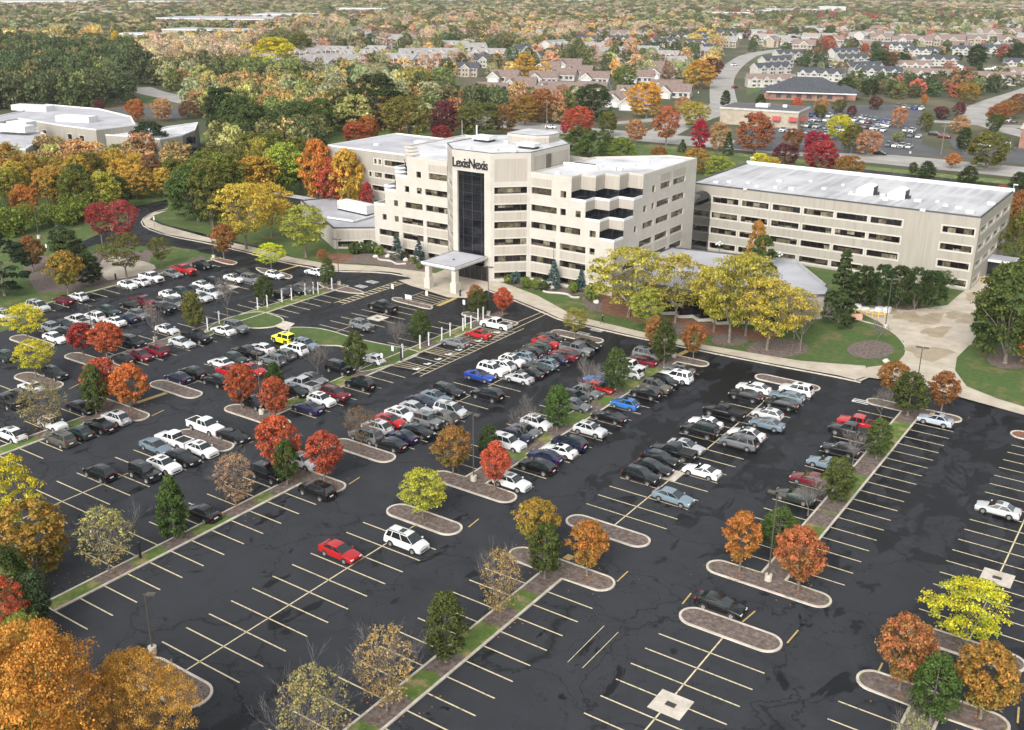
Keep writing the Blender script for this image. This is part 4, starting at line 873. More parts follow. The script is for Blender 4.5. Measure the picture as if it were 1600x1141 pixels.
    g.face([bl[0],bl[1],R0[1],R0[0]]) ; g.face([Bk[1],Bk[0],R1[0],R1[1]])
    g.face([Bk[0],bl[0],R0[0],R1[0]]); g.face([bl[1],Bk[1],R1[1],R0[1]])
    if random.random()<.6: g.box(mid-.05,mid+.6,-.38,.38,rz+.03,rz+.068)
    glass=g.mesh('glass_'+kind,['cglass'])
    h=MB(); h.box(L/2-.28,L/2-.02,-.19,.19,-.07,.07); hl=h.mesh('headlight_'+kind,['hl']); h=MB(); h.box(-L/2+.0,-L/2+.22,-.15,.15,-.05,.07); tl=h.mesh('taillight_'+kind,['tl'])
    hz=prof[1][1]-.07; tz=(prof[-3][1]-.12) if kind!='pickup' else 1.0
    return dict(body=body,window=glass,hl=hl,tl=tl,hz=hz,tz=tz,hw=hw,wx=wx,wr=wr,L=L)
for k in SPEC: CARM[k]=car_meshes(k); WM[k]=wheel_mesh(SPEC[k][9])
CCOL={'W':(.66,.66,.66),'S':(.42,.43,.44),'G':(.13,.135,.14),'K':(.006,.006,.007),'B':(.008,.045,.30),'N':(.008,.011,.038),'T':(.14,.19,.23),'R':(.38,.012,.014),'M':(.13,.010,.018),'Y':(.75,.72,.02),'O':(.085,.08,.065),'D':(.02,.035,.03),'L':(.03,.14,.42),'P':(.016,.016,.06),'V':(.33,.36,.42)}
CNAME={'W':'white','S':'silver','G':'dark grey','K':'black','B':'bright blue','N':'navy blue','T':'pale blue','R':'red','M':'maroon','Y':'yellow','O':'olive grey','D':'dark green','L':'light blue','P':'indigo','V':'lavender silver'}
KNAME={'sedan':'sedan','coupe':'coupe','hatch':'hatchback','suv':'suv','big':'large suv','van':'minivan','pickup':'pickup truck','jeep':'off-roader'}
def make_car(kind):
    m=CARM[kind]; r=empty('parked_car',(0,0,0),'x','car')
    P=[('body',m['body'],(0,0,0),0),('window',m['window'],(0,0,0),0)]
    for x in m['wx']: P+=[('wheel',WM[kind],(x,-m['hw']+.07,m['wr']),0),('wheel',WM[kind],(x,m['hw']-.07,m['wr']),math.pi)]
    for s in (-1,1): P+=[('headlight',m['hl'],(-.0,s*m['hw']*.66,m['hz']),0),('taillight',m['tl'],(0,s*m['hw']*.72,m['tz']),0)]
    for n,me,loc,rz in P:
        o=link(n,me[0] if n=='wheel' else me,r,loc); o.rotation_euler=(0,0,rz)
        if n=='wheel': link('rim',me[1],o)
    return r
PROTO={}
ROWS={'A':'along the mulch bank at upper left','B1':'in left half of upper left double row','B2':'in right half of upper left double row',
'C1':'left of the median with white posts at left','C2':'right of the grass median at left','D1':'in left half of the yellow off-roader row','D2':'in right half of the yellow off-roader row',
'V':'in the visitor bay before the canopy','E1':'left of the accessible-stall median','E2':'right of the accessible-stall median','F1':'in left half of the packed centre row','F2':'in right half of the packed centre row',
'H1':'left of the centre grass median','H2':'right of the centre grass median','I1':'in left half of the right-hand double row','I2':'in right half of the right-hand double row','J1':'left of the right-hand median','J2':'right of the right-hand median',
'Q1':'left of the lower left median','Q2':'right of the lower left median','U1':'in left half of the lower left double row','U2':'in right half of the lower left double row','X':'in the open near lot','Z':'at the far left edge','WW':'beside the double row of the lower left lot'}
CARS='''A 59 477 van S R;A 99 468 sedan M L;A 122 463 hatch W L;A 199 444 sedan W R;A 217 439 sedan W L;A 236 432 pickup W R;A 270 427 sedan G R;A 287 420 pickup R R;A 317 413 sedan K R;A 8 491 suv S R
B1 82 511 suv S R;B1 100 506 sedan K R;B1 122 500 pickup W L;B1 147 493 suv W L;B1 170 485 suv D R;B1 205 476 sedan K L;B1 224 470 pickup M R;B1 265 460 sedan W R;B1 282 456 suv D R;B1 299 451 sedan N L;B1 317 445 sedan W R;B1 335 440 suv K R;B1 366 434 sedan W R;B1 382 426 suv K R
B2 393 435 suv G R;B2 86 527 sedan W R;B2 97 518 suv K L;B2 179 501 sedan W L;B2 194 497 sedan N L;B2 216 490 suv G R;B2 256 479 suv K R;B2 272 472 suv G R;B2 314 463 sedan S R;B2 328 457 pickup S R;B2 341 452 suv G L
C1 261 514 sedan W R;C1 207 534 big K R;C1 440 457 suv K L;C1 472 450 suv G R;C1 429 429 hatch W R;C1 492 424 sedan W L;C1 458 453 suv K R
C2 284 534 sedan S R;C2 307 525 pickup K R;C2 349 515 sedan W L;C2 367 510 suv G R;C2 244 546 suv M L;C2 220 554 sedan M R;C2 192 560 hatch K L
D1 279 589 sedan N L;D1 301 580 suv K L;D1 346 566 sedan W L;D1 368 559 suv D R;D1 387 550 pickup K L;D1 408 543 sedan W L;D1 443 528 jeep Y L
D2 337 593 suv K L;D2 358 578 suv R L;D2 395 576 sedan R R;D2 426 560 suv G L;D2 443 552 suv G L;D2 460 544 suv W L;D2 478 537 suv T R
E1 397 627 suv K R;E1 461 610 sedan K R;E1 473 599 pickup S L;E1 490 591 sedan G R;E1 531 574 suv K R;E1 582 560 hatch W L
E2 481 636 sedan P L;E2 502 623 suv W R;E2 523 613 suv M R;E2 563 598 suv K L;E2 711 534 sedan G L;E2 748 521 sedan R L;E2 775 505 pickup W L
V 598 478 pickup K L;V 565 506 suv G R
F1 572 679 suv G L;F1 589 665 suv W L;F1 610 656 sedan R R;F1 626 645 suv W R;F1 650 637 sedan S R;F1 660 627 sedan N R;F1 681 619 sedan T R;F1 701 610 suv K R;F1 750 586 sedan B R;F1 769 576 suv W R;F1 783 569 suv W L;F1 800 562 suv W R;F1 817 556 suv T L;F1 827 550 suv K L;F1 840 542 suv D L;F1 853 534 suv R R;F1 861 527 sedan K R
F2 609 692 sedan K L;F2 629 681 sedan N L;F2 652 672 sedan K R;F2 669 656 jeep G R;F2 692 650 suv O L;F2 704 639 van S R;F2 762 615 suv K L;F2 812 590 sedan S L;F2 828 583 sedan K L;F2 838 575 suv K R;F2 853 567 hatch T L;F2 866 560 sedan N L;F2 881 553 suv M L;F2 901 544 pickup G R;F2 916 537 sedan K R
H1 794 690 suv W R;H1 804 681 suv N R;H1 820 672 sedan G R;H1 838 659 suv W R;H1 900 632 sedan G R;H1 898 619 suv K R;H1 917 611 suv G R;H1 936 604 sedan R R;H1 937 593 sedan L L;H1 984 582 hatch W L;H1 986 572 jeep W R;H1 1003 563 sedan M L;H1 1012 553 suv G R
H2 800 751 suv W R;H2 840 726 suv K L;H2 852 712 sedan P L;H2 875 703 sedan W L;H2 890 690 suv N L;H2 922 669 suv S R;H2 952 650 sedan K L;H2 977 630 hatch L L;H2 1009 612 suv K L;H2 1025 602 suv O R;H2 1038 594 suv K R;H2 1057 587 suv W L;H2 1062 576 sedan G L
I1 1002 741 suv K R;I1 1021 729 sedan K R;I1 1032 715 suv K R;I1 1053 704 pickup K L;I1 1072 696 sedan S R;I1 1094 671 big K L;I1 1103 660 sedan W L;I1 1132 642 pickup K L;I1 1166 617 sedan K L;I1 1178 605 sedan W L
I2 1052 775 sedan T R;I2 1097 735 coupe W L;I2 1155 688 van G L;I2 1167 677 sedan W L;I2 1199 661 sedan T L;I2 1200 646 hatch S L;I2 1221 629 sedan K L;I2 1230 618 sedan T L;I2 1245 607 suv W L
J1 1343 660 pickup R L;J1 1330 672 pickup K L;J1 1313 701 sedan K L;J1 1291 722 coupe T L;J1 1268 748 sedan M L;J1 1242 773 coupe D L
J2 1462 655 sedan V L;J2 1560 794 sedan S L
Q2 181 651 suv S L;Q2 156 664 sedan K L;Q2 124 674 sedan D L;Q2 94 684 suv O L;Q1 128 636 sedan K R;Q1 82 660 suv W R;Q1 17 676 suv W L;Q1 316 800 sedan K L
U1 156 736 suv K L;U1 244 696 sedan T R;U1 272 685 pickup W L;WW 321 664 pickup W R;WW 364 680 sedan K R
U2 226 737 jeep K R;U2 256 724 suv W R;U2 286 714 sedan K R;U2 315 700 suv W R
Z 49 604 sedan W L;Z 32 619 suv K R;Z 10 625 pickup K L;Z 85 582 suv K R;Z 6 554 suv D L
X 531 860 sedan R R;X 635 843 van W R;X 1126 943 sedan K R;X 495 764 suv K L;X 419 738 suv K R;X 472 718 suv W R'''
cl_=[]
for grp in CARS.replace('\n',';').split(';'):
    a=grp.split(); 
    if len(a)<6: continue
    row,px,py,kind,c,hd=a[0],float(a[1]),float(a[2]),a[3],a[4],a[5]; zc=.75 if kind in('sedan','coupe','hatch') else .9
    x,y=G(px,py,zc); cl_.append([row,x,y,kind,c,hd])
cl_.sort(key=lambda q:(q[0],q[2]))
# keep neighbours one stall apart
for i in range(1,len(cl_)):
    a,b=cl_[i-1],cl_[i]
    if a[0]==b[0] and b[0]!='X' and b[2]-a[2]<2.35 and abs(a[1]-b[1])<4.5: b[2]=a[2]+2.35
cnt={};tot={}
for q in cl_: k=(q[0],q[3],q[4]); tot[k]=tot.get(k,0)+1
SPECIAL={('X','sedan','R'):'bright red sedan parked alone in the open near lot',('X','van','W'):'white minivan with open sunroof parked near the red sedan in the near lot',('X','sedan','K'):'glossy black sedan driving past the long mulch island at lower right',
('J2','sedan','V'):'lavender silver old sedan parked at the head of the right-hand median',('J2','sedan','S'):'silver sedan standing alone in the empty bays at the right edge',('D1','jeep','Y'):'yellow open-top off-roader with black cover beside the curved lawn',('E2','pickup','W'):'white pickup truck parked at the accessible stalls beside the orange tree',('V','pickup','K'):'black pickup truck in the visitor bay below the canopy',('V','suv','G'):'grey suv parked below the black pickup in the visitor bay'}
for row,x,y,kind,c,hd in cl_:
    k=(row,kind,c); i=cnt.get(k,0); cnt[k]=i+1
    kind=random.choice(VAR.get(kind,[kind]))
    if kind not in PROTO: PROTO[kind]=make_car(kind); r=PROTO[kind]
    else:
        p=PROTO[kind]; r=p.copy(); COL.objects.link(r)
        for ch in p.children:
            d=ch.copy(); COL.objects.link(d); d.parent=r
            for g_ in ch.children: e=g_.copy(); COL.objects.link(e); e.parent=d
    z=.012; r.location=(x,y,z); r.rotation_euler=(0,0,(0 if hd=='R' else math.pi)+random.uniform(-.025,.025))
    if row=='C1' and kind=='hatch': r.rotation_euler[2]=-.0
    s=random.uniform(.97,1.03); r.scale=(s,1,random.uniform(.98,1.03))
    jj=random.uniform(.85,1.12); col=[max(0,v*jj*random.uniform(.985,1.015)) for v in CCOL[c]]
    for ch in r.children:
        if ch.name.startswith('body'): ch.color=(*col,1)
    kind=kind.split('_')[0]; nm=CNAME[c]+' '+KNAME[kind]
    if k in SPECIAL: lab=SPECIAL[k]
    elif tot[k]==1: lab='the only '+nm+' '+ROWS[row]
    else: lab=ordi(i)+' '+nm+' from near end '+ROWS[row]
    tag(r,lab,'car' if kind!='pickup' else 'pickup truck','cars parked in the campus lot')
# small far cars beyond the main road: one mesh each
FARM=[]
for kind in ('sedan','suv','pickup','hatch'):
    m=CARM[kind]; mb=MB()
    bm=bmesh.new(); bm.from_mesh(m['body']); nb=len(bm.faces); bm.from_mesh(m['window'])
    bm.faces.ensure_lookup_table()
    for f in bm.faces[nb:]: f.material_index=3
    nb=len(bm.faces)
    for x in m['wx']:
        for s in (-1,1):
            t=bpy.data.meshes.new('t'); t.from_pydata([(v.co.x+x,v.co.y*(-s if s>0 else 1)+s*(m['hw']-.06),v.co.z+m['wr']) for v in WM[kind][0].vertices],[],[tuple(p.vertices) for p in WM[kind][0].polygons]); bm.from_mesh(t)
    bm.faces.ensure_lookup_table()
    for f in bm.faces[nb:]: f.material_index=4
    me=bpy.data.meshes.new('far_'+kind); bm.to_mesh(me); bm.free(); 
    for q in ('paint','trim','plate','cglass','tyre'): me.materials.append(MT[q])
    FARM.append(me)
FC=[]
def far_line(a,b,n,rz,place,fill=.75):
    for i in range(n):
        if random.random()>fill: continue
        t=i/(n-1); FC.append((a[0]+(b[0]-a[0])*t,a[1]+(b[1]-a[1])*t,rz+random.choice((0,math.pi)),place))
def fl_(p,q,n,rz,place,fill=.75): far_line(G(*p),G(*q),n,rz,place,fill)
fl_((1240,196),(1320,206),12,1.57,'in the long middle row of the shop lot',.85); fl_((1330,196),(1370,204),8,1.57,'in the short lower row of the shop lot',.85); fl_((1262,182),(1310,184),8,1.57,'in the row by the clinic',.8); fl_((1225,190),(1300,190),9,1.57,'in the shop lot by the red awning'); fl_((1215,205),(1290,212),9,1.57,'in the shop lot below the yellow tree'); fl_((1325,182),(1398,194),11,1.57,'in the upper shop row by the purple trees'); fl_((1335,190),(1395,200),9,1.57,'in the lower shop row by the purple trees')
fl_((1395,168),(1440,172),6,1.57,'in the shop lot corner under the hedge',.8); fl_((1375,202),(1385,210),3,1.57,'in the shop lot before the round shrub'); fl_((1410,213),(1435,216),5,1.57,'in the near right shop lot bay'); fl_((1388,229),(1420,232),4,1.57,'in the three-car bay above the main road',1); fl_((1404,205),(1425,207),3,1.57,'above the near right shop bay')
fl_((1280,88),(1305,98),6,.4,'in the townhouse court at right'); fl_((1290,102),(1306,112),5,.4,'in the townhouse court below'); fl_((1500,105),(1515,118),5,.3,'in the far right townhouse court'); fl_((1535,112),(1560,106),6,.3,'on the far right parking street'); fl_((1470,88),(1490,92),3,.2,'by the blue roofed townhouses at right')
fl_((1565,190),(1585,192),3,1.57,'in the small lot at the right edge',1); fl_((1505,230),(1570,229),3,0,'in the shop lot at the right edge',1); fl_((1460,212),(1475,216),2,0,'by the blue service truck spot',1)
for p,c,pl in (((861,201),'W','alone on the main road left of the red trees'),((1518,223),'S','on the lane right of the shop lot'),((1374,242),'K','on the main road below the three-car bay'),((1148,138),'M','on the road climbing to the horizon'),((1147,103),'W','far up the climbing road')):
    FC.append((*G(*p),0 if 'main' in pl else 1.3,pl,c))
fcn={}
for q in FC:
    c=q[4] if len(q)>4 else random.choice('WWWWSSGGKKBMT'); me=random.choice(FARM); o=link('parked_car' if len(q)<5 else 'moving_car',me,None,(q[0],q[1],.05)); o.rotation_euler=(0,0,q[2]); o.color=(*CCOL[c],1); k=(c,q[3]); fcn.setdefault(k,[]).append(o)
for (c,pl),os_ in fcn.items():
    os_.sort(key=lambda o:PX(*o.location)[0])
    for i,o in enumerate(os_): tag(o,(('small '+CNAME[c]+' car ') if len(os_)==1 else (ordi(i)+' small '+CNAME[c]+' car from left '))+pl,'car','cars beyond the main road')
# ================================================================ TREES
def R_prof(kind,t):
    if kind=='round': return (math.sin(math.pi*min(1,(t*.92+.08)))**.5)*(.62+.38*min(1,t*2.2))
    if kind=='oval': return math.sin(math.pi*(t**.75*.93+.05))**.62
    if kind=='cone': return max(.04,(1-t)**.62)*min(1,.55+t*3.5)
    if kind=='spruce': return max(.02,(1-t)**.85)*min(1,.75+t*2)
    if kind=='honey': return math.sin(math.pi*(t*.80+.16))**.6*(.55+.45*min(1,t*1.8))
    if kind=='broad': return math.sin(math.pi*(t*.88+.09))**.5
    if kind=='ball': return math.sin(math.pi*(t*.92+.05))**.5
    if kind=='pine': return (math.sin(math.pi*(t*.85+.12))**.7)
    return math.sin(math.pi*(t*.9+.05))**.6
def crown_arrays(kind,D,H,nc,nl,leaf,rng,cr=.13,flat=.8,shell=.5,lobes=0):
    cen=[]
    lob=[(rng.random()*2*math.pi,rng.random(),.72+.5*rng.random()) for _ in range(9)]
    for _ in range(nc):
        t=rng.random()**(.85); a=rng.random()*2*math.pi; rr=R_prof(kind,t)*(shell+(1-shell)*rng.random()**.5)
        if lobes:
            k=1
            for la,lt,ls in lob: 
                w_=math.exp(-((math.cos(a-la)-1)**2*3+(t-lt)**2*6)); k+=(ls-1)*w_*lobes
            rr*=k
        cen.append((rr*D/2*math.cos(a)*(1-cr*.6),rr*D/2*math.sin(a)*(1-cr*.6),t*H*.96+H*.02))
    cen=np.array(cen); n=nc*nl
    d=rng.normal(size=(n,3)); d/=np.linalg.norm(d,axis=1)[:,None]; d[:,2]=np.where(d[:,2]<-.35,-d[:,2],d[:,2])
    r=(rng.random(n)**.4)[:,None]; rad=D*cr*(.7+.6*rng.random(nc)); rad=np.repeat(rad,nl)[:,None]
    off=d*r*rad; off[:,2]*=flat
    P=np.repeat(cen,nl,axis=0)+off
    nrm=d*1.0+rng.normal(size=(n,3))*.55; nrm[:,2]+=.35; nrm/=np.linalg.norm(nrm,axis=1)[:,None]
    u=np.cross(nrm,rng.normal(size=(n,3))); u/=np.linalg.norm(u,axis=1)[:,None]; v=np.cross(nrm,u)
    s=(leaf*(.6+.8*rng.random(n)))[:,None]*.5
    q=np.stack([P-u*s-v*s*.45,P+u*s*.2-v*s*.8,P+u*s*1.1+v*s*.2,P-u*s*.1+v*s*.75],axis=1)
    ct=np.repeat(rng.random(nc),nl); hz=P[:,2]/H; dist=np.hypot(P[:,0],P[:,1])/(D/2)
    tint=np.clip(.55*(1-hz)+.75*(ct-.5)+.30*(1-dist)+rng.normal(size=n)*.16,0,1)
    lum=np.clip(np.repeat(.82+.36*rng.random(nc),nl)*(1+rng.normal(size=n)*.22),.35,1.7)
    return q,tint,lum
def leaf_mesh(name,q,tint,lum,mat='leaf'):
    n=len(q); me=bpy.data.meshes.new(name); me.vertices.add(n*4); me.vertices.foreach_set('co',q.reshape(-1)); me.loops.add(n*4); me.loops.foreach_set('vertex_index',np.arange(n*4,dtype=np.int32))
    me.polygons.add(n); me.polygons.foreach_set('loop_start',np.arange(0,n*4,4,dtype=np.int32)); me.polygons.foreach_set('loop_total',np.full(n,4,dtype=np.int32))
    for nm,ar in (('tint',tint),('lum',lum)):
        a=me.attributes.new(nm,'FLOAT','FACE'); a.data.foreach_set('value',ar.astype(np.float32))
    me.materials.append(MT[mat]); me.update(calc_edges=True); return me
def branches(mb,p,d,L,r,lev,rng,spread=.55,up=.15,kids=3,minr=.008,sides=4):
    steps=2 if lev>0 else 1; a=Vector(p); dd=Vector(d).normalized(); pts=[a]
    for s in range(steps):
        dd=(dd+Vector(rng.normal(size=3))*.10+Vector((0,0,up*.3))).normalized(); b=pts[-1]+dd*(L/steps); r1=r*(1-.35/steps)
        mb.tube(pts[-1],b,r,r1,sides if r>.05 else 3); r=r1; pts.append(b)
    if lev<=0: return
    for k in range(kids+(rng.random()<.4)):
        t=.35+.65*rng.random(); o=pts[0].lerp(pts[-1],t) if k else pts[-1]
        nd=(dd+Vector(rng.normal(size=3))*spread+Vector((0,0,up))).normalized()
        branches(mb,o,nd,L*(.58+.25*rng.random()),max(minr,r*(.5 if k else .75)),lev-1,rng,spread,up,kids,minr,sides)
def trunk_mesh(name,kind,H,cb,D,rng,mat='bark',lev=2,r=.17):
    """trunk to the crown base cb, then limbs up and out to fill a crown D wide, H tall"""
    mb=MB(); mb.tube((0,0,-.05),(0,0,.35),r*1.5,r*1.05,7); mb.tube((0,0,.35),(.04,.03,cb),r*1.05,r*.85,7)
    if kind in('cone','spruce','pine','oval'):
        mb.tube((.04,.03,cb),(0,0,cb+(H-cb)*.85),r*.85,.03,6)
        for k in range(14):
            z=cb+(H-cb)*(k/15); a=k*2.4; l=D/2*.7*R_prof(kind,k/15); mb.tube((0,0,z),(l*math.cos(a),l*math.sin(a),z+l*.25),.04,.012,3)
    else:
        for k in range(5):
            a=k*2*math.pi/5+rng.random(); L=(H-cb)*.42; d=(math.cos(a)*.55*D/(H-cb+.1),math.sin(a)*.55*D/(H-cb+.1),1)
            branches(mb,(.04,.03,cb-.1-.25*rng.random()),d,L,r*.5,lev,rng,.5,.25)
    return mb.mesh(name,[mat])
TP={}
def proto(kind,D,H,cbf,nc,nl,leaf,var,cr=.13,flat=.8,shell=.5,lobes=0,prof=None,bark='bark',lev=1,r=.15,twigs=False):
    L=[]
    for v in range(var):
        rng=np.random.default_rng(hash((kind,v))%1000 if False else sum(map(ord,kind))*7+v)
        cb=H*cbf; q,t,l=crown_arrays(prof or kind,D,H-cb,nc,nl,leaf,rng,cr,flat,shell,lobes); q[...,2]+=cb
        L.append((leaf_mesh('crown_'+kind,q,t,l),trunk_mesh('trunk_'+kind,prof or kind,H,cb,D,rng,bark,lev,r)))
    TP[kind]=(D,H,L)
proto('round',6.4,7.2,.22,150,56,.24,5,.088,.85,.30,.65)
proto('oval',4.2,7.0,.12,120,60,.21,3,.125,.9,.4,.4)
proto('cone',5.2,8.6,.10,150,64,.24,2,.11,.9,.4,.4)
proto('honey',8.5,7.6,.24,150,46,.20,4,.082,.5,.30,1.1,lev=3)
proto('sparse',6.6,8.4,.14,210,14,.19,3,.07,.9,.2,.5,prof='oval2',bark='palebark',lev=4,r=.12)
proto('broad',12,14,.10,190,58,.40,5,.085,.75,.45,1.1,lev=1,r=.3)
proto('spruce',4.2,8.2,.02,110,40,.34,2,.10,.35,.55,r=.15)
proto('pine',7,10,.1,60,60,.5,2,.12,.4,.5,.6,r=.18)
proto('ball',2.2,2.2,.01,60,50,.20,2,.14,.9,.8,prof='ball',r=.08)
proto('big',15,11,.18,800,75,.125,2,.045,.6,.25,1.6,prof='honey',lev=2,r=.3)
# leafless trees
L=[]
for v in range(3):
    rng=np.random.default_rng(50+v); mb=MB(); mb.tube((0,0,0),(0,0,1.6),.10,.08,6)
    for k in range(7):
        a=k*.9+rng.random(); branches(mb,(0,0,1.3+.25*k),(math.cos(a)*.8,math.sin(a)*.8,1),2.0,.045,4,rng,.42,.2,3,.011)
    L.append((None,mb.mesh('bare_branches',['palebark'])))
TP['bare']=(5,6.5,L)
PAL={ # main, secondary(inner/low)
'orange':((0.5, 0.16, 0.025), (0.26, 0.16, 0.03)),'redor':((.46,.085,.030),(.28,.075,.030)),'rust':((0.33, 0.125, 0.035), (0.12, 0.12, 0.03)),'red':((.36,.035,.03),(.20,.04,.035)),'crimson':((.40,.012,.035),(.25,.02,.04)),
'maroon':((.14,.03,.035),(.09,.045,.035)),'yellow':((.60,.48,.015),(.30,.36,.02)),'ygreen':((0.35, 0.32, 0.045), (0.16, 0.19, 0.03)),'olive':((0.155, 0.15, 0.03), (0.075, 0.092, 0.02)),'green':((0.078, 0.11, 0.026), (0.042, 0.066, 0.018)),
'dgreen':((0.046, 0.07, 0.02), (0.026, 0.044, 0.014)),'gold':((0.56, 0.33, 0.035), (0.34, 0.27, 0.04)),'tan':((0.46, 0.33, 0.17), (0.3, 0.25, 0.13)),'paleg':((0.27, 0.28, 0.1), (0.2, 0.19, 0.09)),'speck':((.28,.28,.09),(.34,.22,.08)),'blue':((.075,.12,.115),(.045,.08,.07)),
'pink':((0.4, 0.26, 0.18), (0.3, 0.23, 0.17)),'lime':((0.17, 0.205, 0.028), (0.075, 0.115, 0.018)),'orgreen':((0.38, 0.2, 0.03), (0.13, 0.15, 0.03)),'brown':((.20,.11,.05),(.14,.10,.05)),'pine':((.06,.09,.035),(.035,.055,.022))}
PN={'orange':'orange','redor':'red-orange','rust':'rusty orange-green','red':'red','crimson':'crimson','maroon':'dark maroon','yellow':'bright yellow','ygreen':'yellow-green','olive':'olive green','green':'green','dgreen':'dark green','gold':'golden','tan':'pale tan','paleg':'pale green','speck':'speckled yellow-green','blue':'blue-grey','pink':'pinkish tan','lime':'fresh green','orgreen':'orange and green','brown':'brown','pine':'dull green'}
KN={'round':'round tree','oval':'oval tree','cone':'conical tree','honey':'locust tree','sparse':'thin-leaved tree','broad':'broad tree','spruce':'spruce','pine':'pine','ball':'round shrub','big':'spreading tree','bare':'leafless tree'}
CATN={'ball':'shrub'}
TREES=[]
def tree(kind,x,y,D,H,pal,place,small=False,name=None,label=None,jit=.12):
    D0,H0,L=TP[kind]; cr_,tk=random.choice(L); c1,c2=PAL[pal]; j=[random.uniform(1-jit,1+jit) for _ in range(3)]; jb=random.uniform(.88,1.12)
    c1=[c*a*jb for c,a in zip(c1,j)]; c2=[c*a*jb for c,a in zip(c2,j)]
    nm=name or ('shrub' if kind=='ball' else {'spruce':'spruce_tree','pine':'pine_tree','bare':'bare_tree'}.get(kind,'autumn_tree' if pal not in('green','dgreen','olive','pine','lime') else 'green_tree'))
    r=bpy.data.objects.new(nm,None); COL.objects.link(r); r.location=(x,y,0); r.rotation_euler=(0,0,random.uniform(0,6.28)); r.scale=(D/D0,D/D0,H/H0)
    t=link('trunk' if kind!='bare' else 'branches',tk,r)
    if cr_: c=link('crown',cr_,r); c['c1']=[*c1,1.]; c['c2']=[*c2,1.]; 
    if kind=='bare': link('trunk',BT,r)
    TREES.append((r,kind,pal,place,PX(x,y)[0],label)); return r
mb=MB(); mb.tube((0,0,-.03),(0,0,.7),.15,.11,7); BT=mb.mesh('bare_trunk',['palebark'])
def T(kind,bx,by,top,wd,pal,place,label=None,hmul=1,dep=0):
    """survey: trunk foot (bx,by), crown top row and crown width in photo pixels"""
    x,y=G(bx,by); lo,hi=0.3,40
    for _ in range(30):
        m=(lo+hi)/2
        if PX(x,y,m)[1]>top: lo=m
        else: hi=m
    sc_=FPX/(np.array([x,y,lo*.6-CH])@F); D=wd/sc_
    if kind in('broad','round','honey') and lo<.85*D and dep<30 and by<320: return T(kind,bx,by+1.5,top,wd,pal,place,label,hmul,dep+1)
    return tree(kind,x,y,D*1.03,lo*hmul,pal,place,label=label)
